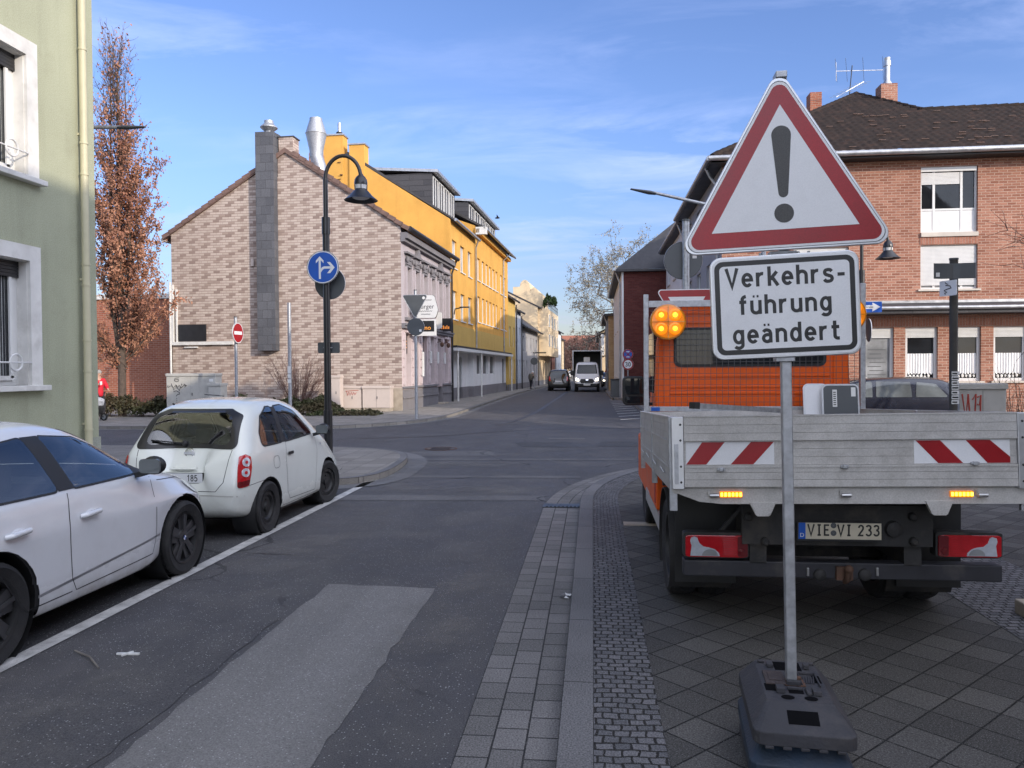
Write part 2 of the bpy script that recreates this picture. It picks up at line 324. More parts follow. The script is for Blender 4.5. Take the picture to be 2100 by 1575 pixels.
def lozenge_brick(name):
    """gable cladding: flat pale bricks with darker ones grouped in staggered lozenges"""
    m, nt, b = _new(name); v, u, z = wall_uv(nt); bw, bh = .28, .108
    row = _math(nt, 'FLOOR', _math(nt, 'DIVIDE', z, bh)); odd = _math(nt, 'MODULO', _math(nt, 'ADD', row, 200), 2)
    uu = _math(nt, 'ADD', _math(nt, 'DIVIDE', u, bw), _math(nt, 'MULTIPLY', odd, .5)); col = _math(nt, 'FLOOR', uu)
    fu = _math(nt, 'FRACT', uu); fz = _math(nt, 'FRACT', _math(nt, 'DIVIDE', z, bh))
    cx = _math(nt, 'MULTIPLY', _math(nt, 'ADD', _math(nt, 'SUBTRACT', col, _math(nt, 'MULTIPLY', odd, .5)), .5), bw); cz = _math(nt, 'MULTIPLY', _math(nt, 'ADD', row, .5), bh)
    def loz(ox, oz):
        a = _math(nt, 'ABSOLUTE', _math(nt, 'SUBTRACT', _math(nt, 'FRACT', _math(nt, 'ADD', _math(nt, 'DIVIDE', cx, 1.12), ox)), .5))
        c = _math(nt, 'ABSOLUTE', _math(nt, 'SUBTRACT', _math(nt, 'FRACT', _math(nt, 'ADD', _math(nt, 'DIVIDE', cz, .432), oz)), .5))
        return _math(nt, 'LESS_THAN', _math(nt, 'ADD', a, c), .10)
    lz = _math(nt, 'MAXIMUM', _math(nt, 'MAXIMUM', loz(10.25, 10.125), loz(10.125, 10.875)), _math(nt, 'MAXIMUM', loz(10.75, 10.625), loz(10.625, 10.375)))
    wn = nt.nodes.new('ShaderNodeTexWhiteNoise'); cb = nt.nodes.new('ShaderNodeCombineXYZ'); nt.links.new(col, cb.inputs[0]); nt.links.new(row, cb.inputs[1]); nt.links.new(cb.outputs[0], wn.inputs['Vector'])
    rnd = wn.outputs['Value']; dark = _math(nt, 'MAXIMUM', _math(nt, 'MULTIPLY', lz, _math(nt, 'LESS_THAN', rnd, .90)), _math(nt, 'GREATER_THAN', rnd, .95))
    light = _mix(nt, rnd, (.45, .37, .315), (.54, .455, .395)); dk = _mix(nt, rnd, (.26, .195, .165), (.35, .275, .23))
    c = _mix(nt, dark, light, dk)
    edge = _math(nt, 'MAXIMUM', _math(nt, 'LESS_THAN', fz, .27), _math(nt, 'LESS_THAN', _math(nt, 'MULTIPLY', fu, bw), .016))
    c = _mix(nt, _math(nt, 'MULTIPLY', edge, .6), c, (.215, .15, .132))
    seam = _math(nt, 'LESS_THAN', _math(nt, 'FRACT', _math(nt, 'DIVIDE', u, .99)), .018); c = _mix(nt, _math(nt, 'MULTIPLY', seam, .45), c, (.30, .19, .17))
    c = _mix(nt, _range(nt, _noise(nt, .35, 7), .42, .75, 0, .30), c, (.33, .24, .205))
    nt.links.new(c, b.inputs['Base Color']); b.inputs['Roughness'].default_value = .8; b.inputs['Specular IOR Level'].default_value = .25
    _bump(nt, b, _math(nt, 'SUBTRACT', 1, edge), .004); return m
def stucco(name, col, var=.12, dirt=(.15, .12, .08), damt=.35, bump=.004, streak=.2):
    m, nt, b = _new(name); tc = nt.nodes.new('ShaderNodeTexCoord'); mp = nt.nodes.new('ShaderNodeMapping'); mp.inputs['Scale'].default_value = (2.2, 2.2, .16); nt.links.new(tc.outputs['Object'], mp.inputs[0])
    c = _mix(nt, _range(nt, _noise(nt, .8, 7, .6), .3, .7), tuple(x * (1 - var) for x in col), tuple(min(1, x * (1 + var)) for x in col))
    c = _mix(nt, _range(nt, _noise(nt, 1.3, 9, .7), .52, .85, 0, damt), c, dirt)
    c = _mix(nt, _range(nt, _noise(nt, 1.0, 6, .6, vec=mp.outputs[0]), .5, .8, 0, streak), c, tuple(x * .5 for x in col))
    c = _mix(nt, .22, c, _range(nt, _noise(nt, 70, 2), .3, .7), 'SOFT_LIGHT')
    nt.links.new(c, b.inputs['Base Color']); b.inputs['Roughness'].default_value = .9; b.inputs['Specular IOR Level'].default_value = .2; _bump(nt, b, _noise(nt, 90, 4), bump); return m
def asphalt(name, col, dust=.35, dcol=(.17, .16, .155)):
    m, nt, b = _new(name)
    big = _noise(nt, .33, 6, .6); mid = _noise(nt, 1.1, 9, .68); fine = _noise(nt, 130, 3, .6)
    c = _mix(nt, _range(nt, big, .35, .7), tuple(x * .8 for x in col), tuple(x * 1.25 for x in col))
    c = _mix(nt, _range(nt, mid, .48, .80, 0, dust), c, dcol)
    st_ = nt.nodes.new('ShaderNodeTexCoord'); sm = nt.nodes.new('ShaderNodeMapping'); sm.inputs['Scale'].default_value = (1.5, .07, 1); nt.links.new(st_.outputs['Object'], sm.inputs[0])
    c = _mix(nt, _range(nt, _noise(nt, 1.0, 5, .55, vec=sm.outputs[0]), .42, .68, 0, .42), c, tuple(min(1, x * 1.9) for x in col))
    c = _mix(nt, _range(nt, fine, .3, .7), _mix(nt, .5, c, (.008, .008, .01)), _mix(nt, .20, c, (.33, .33, .34)))
    vo = nt.nodes.new('ShaderNodeTexVoronoi'); vo.inputs['Scale'].default_value = 62; tc = nt.nodes.new('ShaderNodeTexCoord'); nt.links.new(tc.outputs['Object'], vo.inputs['Vector'])
    sep = nt.nodes.new('ShaderNodeSeparateColor'); nt.links.new(vo.outputs['Color'], sep.inputs[0])
    chip = _math(nt, 'MULTIPLY', _math(nt, 'LESS_THAN', vo.outputs['Distance'], .24), _math(nt, 'GREATER_THAN', sep.outputs[0], .76))
    c = _mix(nt, _math(nt, 'MULTIPLY', chip, .55), c, (.55, .55, .55))
    ck = nt.nodes.new('ShaderNodeTexVoronoi'); ck.feature = 'DISTANCE_TO_EDGE'; ck.inputs['Scale'].default_value = .22
    dv = nt.nodes.new('ShaderNodeVectorMath'); dv.operation = 'ADD'; nn = nt.nodes.new('ShaderNodeTexNoise'); nn.inputs['Scale'].default_value = .9; nn.inputs['Detail'].default_value = 6; nt.links.new(tc.outputs['Object'], nn.inputs['Vector'])
    nt.links.new(tc.outputs['Object'], dv.inputs[0]); nt.links.new(nn.outputs['Color'], dv.inputs[1]); nt.links.new(dv.outputs[0], ck.inputs['Vector'])
    crack = _math(nt, 'MULTIPLY', _math(nt, 'LESS_THAN', ck.outputs['Distance'], .0035), _range(nt, big, .48, .56)); c = _mix(nt, _math(nt, 'MULTIPLY', crack, .7), c, (.012, .012, .013))
    nt.links.new(c, b.inputs['Base Color']); nt.links.new(_range(nt, mid, .3, .7, .62, .9), b.inputs['Roughness']); b.inputs['Specular IOR Level'].default_value = .35
    _bump(nt, b, _math(nt, 'ADD', fine, _math(nt, 'MULTIPLY', mid, .6)), .006); return m
def paving(name, c1, c2, mortar, w, h, mw, rot=0, offset=0, coord='Object', bump=.006, wob=.0, dirt=.4, dcol=(.03, .03, .03)):
    m, nt, b = _new(name); tc = nt.nodes.new('ShaderNodeTexCoord'); mp = nt.nodes.new('ShaderNodeMapping'); mp.inputs['Rotation'].default_value = (0, 0, rot); nt.links.new(tc.outputs[coord], mp.inputs[0])
    vec = mp.outputs[0]
    if wob:
        nn = nt.nodes.new('ShaderNodeTexNoise'); nn.inputs['Scale'].default_value = 7; nn.inputs['Detail'].default_value = 2; nt.links.new(vec, nn.inputs['Vector'])
        sc = nt.nodes.new('ShaderNodeVectorMath'); sc.operation = 'SCALE'; sc.inputs['Scale'].default_value = wob; nt.links.new(nn.outputs['Color'], sc.inputs[0])
        ad = nt.nodes.new('ShaderNodeVectorMath'); nt.links.new(vec, ad.inputs[0]); nt.links.new(sc.outputs[0], ad.inputs[1]); vec = ad.outputs[0]
    t = nt.nodes.new('ShaderNodeTexBrick'); t.offset = offset; nt.links.new(vec, t.inputs['Vector'])
    for k, q in (('Scale', 1), ('Mortar Size', mw / 2), ('Mortar Smooth', .35), ('Bias', 0), ('Brick Width', w), ('Row Height', h)): t.inputs[k].default_value = q
    t.inputs['Color1'].default_value = (*c1, 1); t.inputs['Color2'].default_value = (*c2, 1); t.inputs['Mortar'].default_value = (*mortar, 1)
    big = _noise(nt, .9, 7, .65, vec=tc.outputs[coord]); fine = _noise(nt, 110, 3, vec=tc.outputs[coord])
    c = _mix(nt, _range(nt, big, .45, .8, 0, dirt), t.outputs['Color'], dcol); c = _mix(nt, .6, c, _range(nt, fine, .3, .7), 'SOFT_LIGHT')
    sp_ = _noise(nt, 190, 1, vec=tc.outputs[coord]); c = _mix(nt, _range(nt, sp_, .64, .70, 0, .55), c, (.4, .4, .4))
    nt.links.new(c, b.inputs['Base Color']); b.inputs['Roughness'].default_value = .85; b.inputs['Specular IOR Level'].default_value = .3
    h_ = _math(nt, 'ADD', _math(nt, 'SUBTRACT', 1, t.outputs['Fac']), _math(nt, 'ADD', _math(nt, 'MULTIPLY', fine, .2), _math(nt, 'MULTIPLY', big, .5))); _bump(nt, b, h_, bump); return m
def leafmat(name, c1, c2, c3=None):
    m, nt, b = _new(name); gi = nt.nodes.new('ShaderNodeNewGeometry')
    c = _mix(nt, gi.outputs['Random Per Island'], c1, c2)
    if c3: c = _mix(nt, _range(nt, _noise(nt, .9, 4), .4, .65), c, c3)
    nt.links.new(c, b.inputs['Base Color']); b.inputs['Roughness'].default_value = .65; b.inputs['Specular IOR Level'].default_value = .25; return m
def emis(name, col, e, base=(.5, .3, .05), rough=.3):
    m, nt, b = _new(name); b.inputs['Base Color'].default_value = (*base, 1); b.inputs['Roughness'].default_value = rough
    v = _mix(nt, _range(nt, _noise(nt, 30, 2), .3, .7), tuple(x * .8 for x in col), col)
    nt.links.new(v, b.inputs['Emission Color']); b.inputs['Emission Strength'].default_value = e; return m
def glass(name, col=(.012, .014, .017), rough=.03, spec=.35):
    m, nt, b = _new(name); c = _mix(nt, _range(nt, _noise(nt, 1.1, 4), .35, .65), tuple(x * .6 for x in col), tuple(x * 1.4 for x in col)); nt.links.new(c, b.inputs['Base Color'])
    b.inputs['Roughness'].default_value = rough; b.inputs['Specular IOR Level'].default_value = spec; b.inputs['IOR'].default_value = 1.52
    _bump(nt, b, _noise(nt, 1.4, 2), .004, .6); return m
def clear_glass(name):
    m, nt, b = _new(name); nt.nodes.remove(b); out = nt.nodes['Material Output']
    tr = nt.nodes.new('ShaderNodeBsdfTransparent'); gl_ = nt.nodes.new('ShaderNodeBsdfGlossy'); gl_.inputs['Roughness'].default_value = .015
    nt.links.new(_mix(nt, _range(nt, _noise(nt, 2, 4), .3, .7), (.66, .71, .71), (.72, .77, .77)), tr.inputs[0])
    fr = nt.nodes.new('ShaderNodeFresnel'); fr.inputs[0].default_value = 1.55; mx = nt.nodes.new('ShaderNodeMixShader')
    nt.links.new(_math(nt, 'ADD', _math(nt, 'MULTIPLY', fr.outputs[0], 1.5), .12), mx.inputs[0]); nt.links.new(tr.outputs[0], mx.inputs[1]); nt.links.new(gl_.outputs[0], mx.inputs[2]); nt.links.new(mx.outputs[0], out.inputs[0]); return m
def car_paint(name, col):
    m, nt, b = _new(name); tc = nt.nodes.new('ShaderNodeTexCoord'); sp = nt.nodes.new('ShaderNodeSeparateXYZ'); nt.links.new(tc.outputs['Object'], sp.inputs[0])
    d = _math(nt, 'MULTIPLY', _range(nt, sp.outputs[2], .42, .14, 0, 1), _range(nt, _noise(nt, 7, 8, .7), .35, .7, .15, .8)); film = _range(nt, _noise(nt, 3.5, 8, .7), .5, .85, 0, .12)
    c = _mix(nt, _math(nt, 'MAXIMUM', d, film), col, (.24, .21, .17)); nt.links.new(c, b.inputs['Base Color'])
    nt.links.new(_range(nt, _math(nt, 'ADD', d, film), 0, .6, .22, .7), b.inputs['Roughness']); b.inputs['Coat Weight'].default_value = .8; b.inputs['Coat Roughness'].default_value = .05
    return m
def dust_light_soft(name):  # soft pale film: road dust and painted sunlight share this colour
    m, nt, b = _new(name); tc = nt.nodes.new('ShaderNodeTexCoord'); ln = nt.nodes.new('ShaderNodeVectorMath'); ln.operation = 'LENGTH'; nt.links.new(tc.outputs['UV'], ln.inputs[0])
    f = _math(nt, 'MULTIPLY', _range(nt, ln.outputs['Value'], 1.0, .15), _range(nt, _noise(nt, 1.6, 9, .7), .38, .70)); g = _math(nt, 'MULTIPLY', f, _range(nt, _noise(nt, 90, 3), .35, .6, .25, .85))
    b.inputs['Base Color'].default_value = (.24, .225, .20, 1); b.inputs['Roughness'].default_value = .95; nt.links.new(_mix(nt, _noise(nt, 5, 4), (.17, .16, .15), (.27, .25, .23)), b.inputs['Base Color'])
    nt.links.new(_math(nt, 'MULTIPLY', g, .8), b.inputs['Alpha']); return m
M = {}
M['dust'] = dust_light_soft('pale_road_dust')
M['clear_glass'] = clear_glass('clear_car_glass')
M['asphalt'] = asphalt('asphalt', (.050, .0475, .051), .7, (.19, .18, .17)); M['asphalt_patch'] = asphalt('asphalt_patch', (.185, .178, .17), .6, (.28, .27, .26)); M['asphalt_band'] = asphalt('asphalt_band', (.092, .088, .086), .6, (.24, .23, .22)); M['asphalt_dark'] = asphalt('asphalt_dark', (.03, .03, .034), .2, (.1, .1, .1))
M['asphalt_dust'] = asphalt('asphalt_dust', (.12, .112, .105), .7, (.24, .22, .2)); M['tar'] = pm('tar', (.018, .018, .02), .5, var=.3)
M['paint'] = pm('road_paint', (.50, .49, .47), .8, var=.22, scale=6, fine=.5, bump=.002, bscale=120, dirt=((.12, .115, .115), 9, .75))
M['gutter'] = paving('gutter_stones', (.135, .13, .125), (.20, .19, .185), (.03, .03, .03), .205, .155, .010, offset=.4, coord='UV', dirt=.45)
M['kerb'] = paving('kerb_stone', (.13, .13, .135), (.165, .16, .16), (.03, .03, .03), 1.0, 5, .008, coord='UV', dirt=.5)
M['cobble'] = paving('cobble_setts', (.10, .10, .105), (.165, .16, .165), (.022, .02, .018), .075, .058, .012, rot=R(90), offset=.45, coord='UV', wob=.045, bump=.012, dirt=.3)
M['slabs'] = paving('diamond_slabs', (.058, .055, .051), (.108, .102, .094), (.012, .012, .011), .225, .225, .010, rot=R(45), dirt=.5)
M['pave_far'] = paving('pavement_slabs', (.20, .185, .165), (.27, .25, .225), (.09, .08, .075), .4, .4, .012, dirt=.5, dcol=(.11, .10, .09))
M['ground'] = pm('ground', (.10, .09, .075), .95, var=.3, scale=.3)
M['lozenge'] = lozenge_brick('lozenge_cladding')
M['brick_red'] = brick('red_brick', (.27, .112, .074), (.44, .215, .148), (.52, .37, .29), w=.25, h=.0833, mw=.020, dirt=.3)
M['brick_wall'] = brick('brown_brick', (.30, .10, .06), (.40, .15, .09), (.45, .34, .27), w=.26, h=.09, mw=.016, dirt=.3)
M['brick_dark'] = brick('dark_red_brick', (.105, .028, .024), (.15, .045, .038), (.10, .06, .055), w=.25, h=.0833, mw=.012)
M['brick_sand'] = brick('sand_brick', (.42, .27, .14), (.52, .36, .20), (.45, .36, .26), w=.35, h=.12)
M['brick_soldier'] = brick('soldier_brick', (.34, .15, .10), (.43, .20, .14), (.36, .28, .24), w=.0833, h=.25, mw=.014, offset=0)
M['yellow'] = stucco('yellow_render', (.64, .35, .085), .10, (.45, .24, .07), .5, streak=.3); M['yellow_pale'] = stucco('pale_yellow_render', (.54, .36, .11), .08, (.4, .27, .1), .3)
M['green'] = stucco('green_render', (0.38, .395, .285), .09, (.25, .25, .17), .6, streak=.35); M['green_plinth'] = stucco('grey_green_plinth', (.34, .355, .30), .07)
M['cream'] = stucco('cream_render', (.70, .55, .36), .06); M['white_wall'] = stucco('white_render', (.72, .72, .72), .06, (.4, .4, .4), .25); M['grey_wall'] = stucco('grey_render', (.36, .35, .355), .07)
M['lilac'] = stucco('lilac_grey_render', (.42, .375, .39), .06); M['lilac_dark'] = stucco('dark_grey_render', (.20, .19, .2), .1); M['pink'] = stucco('pale_pink_render', (.58, .49, .49), .06); M['bluegrey'] = stucco('blue_grey_render', (.45, .48, .54), .06)
M['slate'] = brick('slate_shingles', (.095, .098, .11), (.135, .138, .152), (.06, .06, .065), w=.42, h=.36, mw=.012, rough=.6, bump=.006, dirt=.4)
M['slate_grey'] = brick('fibre_cement_boards', (.055, .055, .062), (.075, .074, .08), (.025, .025, .028), w=1.6, h=.3, mw=.02, rough=.6)
M['tile_brown'] = pm('brown_roof_tile', (.027, .020, .017), .8, var=.35, scale=5, bump=.004, bscale=40, spec=.12, dirt=((.16, .08, .055), 3.2, .25)); M['tile_dark'] = pm('dark_roof_tile', (.05, .048, .05), .6, var=.3, scale=4)
M['tile_red'] = pm('red_roof_tile', (.30, .115, .07), .75, var=.3, scale=3); M['verge'] = pm('verge_tile', (.17, .105, .085), .7, var=.25, scale=4)
M['white'] = pm('white_plastic', (.66, .66, .65), .4, var=.05, scale=4); M['white_dirty'] = pm('weathered_white', (.66, .65, .62), .6, var=.12, scale=3, dirt=((.3, .28, .24), 4, .4)); M['sill'] = pm('stone_sill', (.55, .50, .44), .8, var=.12)
M['beige_pipe'] = pm('beige_painted_pipe', (.50, .47, .32), .5, var=.08, scale=3); M['zinc'] = pm('zinc', (.42, .43, .45), .42, .75, var=.2, scale=5); M['galv'] = pm('galvanised_steel', (.40, .41, .43), .48, .65, var=.25, scale=22, bump=.0006, bscale=90)
M['dark_metal'] = pm('dark_metal', (.03, .03, .032), .45, .3, var=.2); M['black_paint'] = pm('black_paint', (.014, .014, .016), .35, var=.2, scale=9, coat=.2); M['black_plastic'] = pm('black_plastic', (.017, .017, .018), .55, var=.25, scale=8)
M['rubber'] = pm('tyre_rubber', (.018, .018, .019), .8, var=.3, scale=14, bump=.002, bscale=90, dirt=((.09, .085, .08), 6, .35)); M['steel'] = pm('steel', (.5, .5, .5), .35, .9, var=.15); M['chrome'] = pm('chrome', (.8, .8, .8), .12, 1, var=.04)
M['curtain'] = pm('net_curtain', (.80, .80, .80), .9, var=.06); M['dark_room'] = pm('dark_interior', (.02, .02, .022), .8, var=.3); M['grey_back'] = pm('grey_sign_back', (.085, .092, .098), .5, .2, var=.12)
M['sign_white'] = pm('sign_white_foil', (.72, .725, .74), .42, var=.05, scale=5, fine=.14, bscale=110, dirt=((.42, .42, .43), 5, .35)); M['sign_red'] = pm('sign_red_foil', (.30, .006, .012), .35, var=.14, scale=4, fine=.2, bscale=110); M['sign_black'] = pm('sign_black_foil', (.016, .016, .017), .42, var=.15, fine=.1, bscale=110)
M['sign_blue'] = pm('sign_blue_foil', (.006, .085, .42), .4, var=.1); M['alu'] = pm('aluminium', (.56, .57, .59), .36, .75, var=.1, scale=9); M['alu_dropside'] = pm('aluminium_dropside', (.47, .455, .435), .5, .15, var=.12, scale=6, fine=.2, bscale=60, dirt=((.20, .175, .15), 5, .55))
M['car_white'] = car_paint('white_car_paint', (.70, .71, .73)); M['car_cream'] = car_paint('cream_white_car_paint', (.72, .74, .69)); M['car_dark'] = pm('dark_blue_car_paint', (.012, .016, .032), .25, .3, var=.1, coat=1); M['car_grey'] = pm('dark_brown_car_paint', (.035, .032, .032), .3, .4, var=.1, coat=.8)
M['orange'] = pm('municipal_orange_paint', (.80, .115, .008), .5, var=.08, scale=3, coat=.12, spec=.3, dirt=((.3, .08, .03), 4, .3)); M['chassis'] = pm('dirty_chassis', (.025, .024, .024), .7, var=.4, scale=7, bump=.003, bscale=40, dirt=((.12, .10, .08), 5, .55)); M['bumper_steel'] = pm('dirty_bumper', (.03, .03, .036), .6, .2, var=.25, scale=8, dirt=((.16, .14, .12), 5, .5))
M['glass'] = glass('window_glass'); M['led'] = emis('led_bar', (1.0, .45, .03), 5.0); M['pale_glass'] = glass('compact_side_glass', (.075, .09, .105), .03, .9); M['post_grey'] = pm('weathered_dark_post', (.060, .056, .050), .7, .2, var=.3, scale=6, bump=.002, bscale=50); M['wire'] = pm('mesh_wire', (.10, .10, .105), .6, .4, var=.2, scale=20); M['seat_grey'] = pm('grey_seat', (.09, .09, .095), .9, var=.2); M['rim_grey'] = pm('dark_alloy', (.11, .11, .115), .32, .7, var=.2, scale=8, coat=.3); M['excl'] = pm('retroreflective_black', (.045, .044, .042), .45, var=.12, fine=.5, bscale=150); M['hole'] = pm('dark_hole', (.006, .006, .007), .95, spec=.05); M['car_glass'] = glass('car_glass', (.012, .015, .018), .02, .6); M['glass_light'] = glass('glass_with_blinds', (.32, .33, .34), .08, .5); M['glass_pale'] = glass('house_glass', (.05, .055, .06), .03, .6); M['glass_grey'] = glass('grey_glass', (.13, .145, .15), .05, .7)
M['tail_red'] = pm('red_lamp_lens', (.45, .012, .018), .12, var=.12, scale=30, coat=.8); M['tail_dark'] = pm('dark_red_lens', (.13, .01, .013), .12, var=.1, coat=.8); M['tail_clear'] = pm('clear_lamp_lens', (.55, .58, .64), .12, .2, var=.12, scale=30, coat=.8)
M['bark'] = pm('bark', (.085, .062, .048), .9, var=.35, scale=9, bump=.01, bscale=22); M['bark_grey'] = pm('grey_bark', (.16, .145, .125), .9, var=.35, scale=6); M['twig'] = pm('reddish_twigs', (.14, .075, .06), .85, var=.3, scale=6)
M['oakleaf'] = leafmat('dry_oak_leaves', (.34, .15, .09), (.19, .085, .055), (.42, .215, .135)); M['ivy'] = leafmat('ivy_leaves', (.045, .06, .022), (.085, .10, .04), (.11, .085, .045)); M['dryhedge'] = leafmat('brown_hedge_leaves', (.075, .052, .032), (.05, .045, .022), (.04, .045, .02)); M['bud'] = leafmat('pale_buds', (.30, .27, .20), (.20, .18, .14)); M['plantgreen'] = leafmat('green_plant', (.03, .06, .02), (.06, .09, .03))
M['cabinet'] = pm('grey_cabinet', (.46, .45, .415), .6, var=.07, scale=3, dirt=((.26, .24, .21), 4, .45)); M['cabinet_pink'] = pm('beige_cabinet', (.55, .47, .42), .65, var=.07, dirt=((.33, .28, .24), 3, .4)); M['concrete'] = pm('concrete', (.36, .31, .25), .9, var=.2, scale=4, bump=.004, bscale=60)
M['base_rubber'] = pm('recycled_rubber', (.040, .040, .047), .75, var=.22, scale=9, bump=.003, bscale=70, dirt=((.13, .115, .105), 6, .45)); M['base_blue'] = pm('blue_recycled_plastic', (.020, .036, .062), .65, var=.3, scale=5, bump=.003, bscale=70, dirt=((.05, .05, .055), 4, .7)); M['base_brown'] = pm('brown_recycled_plastic', (.055, .042, .040), .75, var=.2, scale=9, bump=.003, bscale=60)
M['amber'] = emis('amber_lens', (1.0, .26, .004), .40, (.7, .25, .01), .15); M['amber_lens'] = emis('amber_dome', (1.0, .24, .003), .22, (.62, .2, .01), .15); M['amber_hot'] = emis('amber_led', (1.0, .42, .02), 1.5); M['amber_rim'] = pm('amber_housing', (.60, .22, .01), .2, var=.1, coat=.8)
M['headlight'] = emis('headlight', (1, .92, .75), 3.0); M['skin'] = pm('skin', (.48, .28, .2), .6, var=.08); M['red_cloth'] = pm('red_jacket', (.55, .012, .03), .8, var=.15, scale=8); M['dark_cloth'] = pm('dark_trousers', (.02, .02, .025), .85, var=.2); M['olive_cloth'] = pm('brown_coat', (.10, .085, .065), .9, var=.2); M['grey_hair'] = pm('grey_hair', (.3, .28, .26), .8)
M['plaid'] = pm('grey_checked_cloth', (.34, .36, .40), .85, var=.5, scale=18); M['graffiti_red'] = pm('red_spray_paint', (.42, .07, .05), .7, var=.2); M['graffiti_black'] = pm('black_marker', (.03, .03, .035), .7, var=.2); M['led_orange'] = emis('orange_lettering', (1, .25, .05), .45); M['sticker'] = pm('paper_sticker', (.68, .68, .66), .7, var=.1); M['plate_yellow'] = pm('dirty_number_plate', (.52, .47, .36), .55, var=.12, scale=9); M['plate_white'] = pm('number_plate', (.72, .73, .74), .45, var=.05)
M['rust'] = pm('rusty_steel', (.11, .06, .04), .8, .2, var=.35, scale=20); M['seat'] = pm('seat_fabric', (.06, .06, .065), .9, var=.2)
# ---------------------------------------------------------------- setting: ground, road, pavements
MB().slab([(-300, -120), (300, -120), (300, 500), (-300, 500)], -.6, -.03).build('ground', M['ground'])
structure(bpy.data.objects['ground'])
def sheet(name, pts, z, mat):
    if name == 'road_patch' and len(pts) == 4:   # worn, slightly ragged edges
        r = random.Random(int(pts[0][1] * 100)); q = []
        for i in range(4):
            a, b = Vector(pts[i]), Vector(pts[(i + 1) % 4]); n = max(2, int((b - a).length / .12)); nn = Vector((a.y - b.y, b.x - a.x)).normalized()
            q += [tuple(a.lerp(b, k / n) + nn * r.gauss(0, .009)) for k in range(n)]
        pts = q
    m = MB(); m.face([(x, y, z) for x, y in pts]); return structure(m.build(name, mat))
sheet('road', [(-70, -15), (70, -15), (70, 260), (-70, 260)], 0, M['asphalt'])
# old repaired patches and trench strips (4 mm apart); pale bands also paint in low sun
sheet('road_patch', [(-2.15, 6.05), (-1.25, 6.0), (-1.22, -3), (-2.12, -3)], .004, M['asphalt_patch'])
sheet('road_patch', [(-3.25, 2.6), (-2.2, 5.2), (-2.2, -3), (-3.25, -3)], .004, M['asphalt'])
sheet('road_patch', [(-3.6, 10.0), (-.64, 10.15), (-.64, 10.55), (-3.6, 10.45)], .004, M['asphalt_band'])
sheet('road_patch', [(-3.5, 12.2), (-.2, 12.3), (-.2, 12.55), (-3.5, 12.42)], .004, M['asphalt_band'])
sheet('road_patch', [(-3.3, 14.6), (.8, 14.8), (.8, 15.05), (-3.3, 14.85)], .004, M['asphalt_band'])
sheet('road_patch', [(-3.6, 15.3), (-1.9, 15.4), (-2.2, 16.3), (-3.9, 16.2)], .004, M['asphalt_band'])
sheet('road_patch', [(-1.6, 17.2), (-.3, 17.2), (-.5, 18.4), (-1.9, 18.4)], .004, M['asphalt_dark'])
sheet('road_patch', [(.1, 17.4), (1.2, 17.4), (1.1, 18.6), (.2, 18.6)], .004, M['asphalt_dark'])
sheet('parking_strip', [(-5.4, -15), (-3.53, -15), (-3.53, 11.2), (-5.2, 11.2)], .004, M['asphalt_dark'])
m = MB()
for y in range(0, 26): m.face([(-3.54, -14 + y, .008), (-3.42, -14 + y, .008), (-3.42, -13 + y, .008), (-3.54, -13 + y, .008)])
structure(m.build('road_marking', M['paint']))
m = MB()                                        # hatched no-stopping zone on the far right
for k in range(11):
    y = 26.5 + k * 1.75; m.face([(.95, y, .008), (1.85, y + .9, .008), (1.85, y + 1.15, .008), (.95, y + .25, .008)])
structure(m.build('road_marking', M['paint']))
sheet('road_patch', [(-1.1, 19.2), (-.2, 19.2), (-.2, 19.5), (-1.1, 19.5)], .004, M['asphalt_dust'])
m = MB(); m.ribbon(smooth_line([(-2.9, 24), (-2.35, 30), (-2.2, 40), (-2.05, 52), (-2.0, 66)], 5), -.09, .09, .006); structure(m.build('road_seam', M['tar']))
m = MB(); m.ribbon(smooth_line([(-6, 19.2), (-4.2, 19.9), (-2.6, 21.5), (-.6, 22.6), (2.5, 22.8)], 5), -.03, .03, .006); structure(m.build('road_seam', M['tar']))
def manhole(x, y, r, label):
    t = thing('manhole_cover', label, 'manhole cover', (x, y, .0))
    MB().lathe([(r, .003), (r, .010), (r - .03, .012), (r - .035, .006)], 28).build('frame', M['rust'], t, 1)
    m = MB(); m.lathe([(r - .04, .006), (r - .05, .011), (.001, .012)], 28)
    for k in range(-2, 3): m.box(-r * .6, r * .6, k * .09 - .02, k * .09 + .02, .009, .015)
    m.build('lid', M['dark_metal'], t, 1)
manhole(-3.35, 16.75, .36, 'round dark manhole cover in the asphalt of the crossing beside the paved corner')
# pavements
left_near = [(-5.4, -15), (-5.4, 10.4)] + smooth_line([(-5.4, 10.4), (-5.1, 11.0), (-3.9, 11.3), (-3.42, 11.9), (-3.38, 13.2), (-3.62, 14.7), (-4.3, 15.75), (-5.45, 16.2), (-7.0, 16.35), (-9, 16.4)], 4)[1:] + [(-70, 16.6)]
structure(MB().slab(left_near[::-1] + [(-70, -15)], -.2, .10).build('pavement', M['pave_far']))
m = MB(); m.ribbon(left_near, -.005, .13, .104); m.ribbon(left_near, -.38, -.01, .008); structure(m.build('kerb', M['kerb']))
kc = (5.9, 9.6); kr = 6.06
kerb_r = [(-.16, -15), (-.16, -4), (-.16, 3), (-.16, 9.6)] + arc(*kc, kr, kr, 180, 90, 22)[1:] + [(70, 15.66)]
structure(MB().slab([(-.155, -15), (70, -15), (70, 15.6)] + [(x, y) for x, y in kerb_r[3:-1]][::-1], -.2, .100).build('pavement', M['slabs']))
m = MB(); m.ribbon(kerb_r, .0, .465, .010); structure(m.build('gutter', M['gutter']))
m = MB(); m.ribbon(kerb_r, -.155, .0, .108)
n = len(kerb_r)
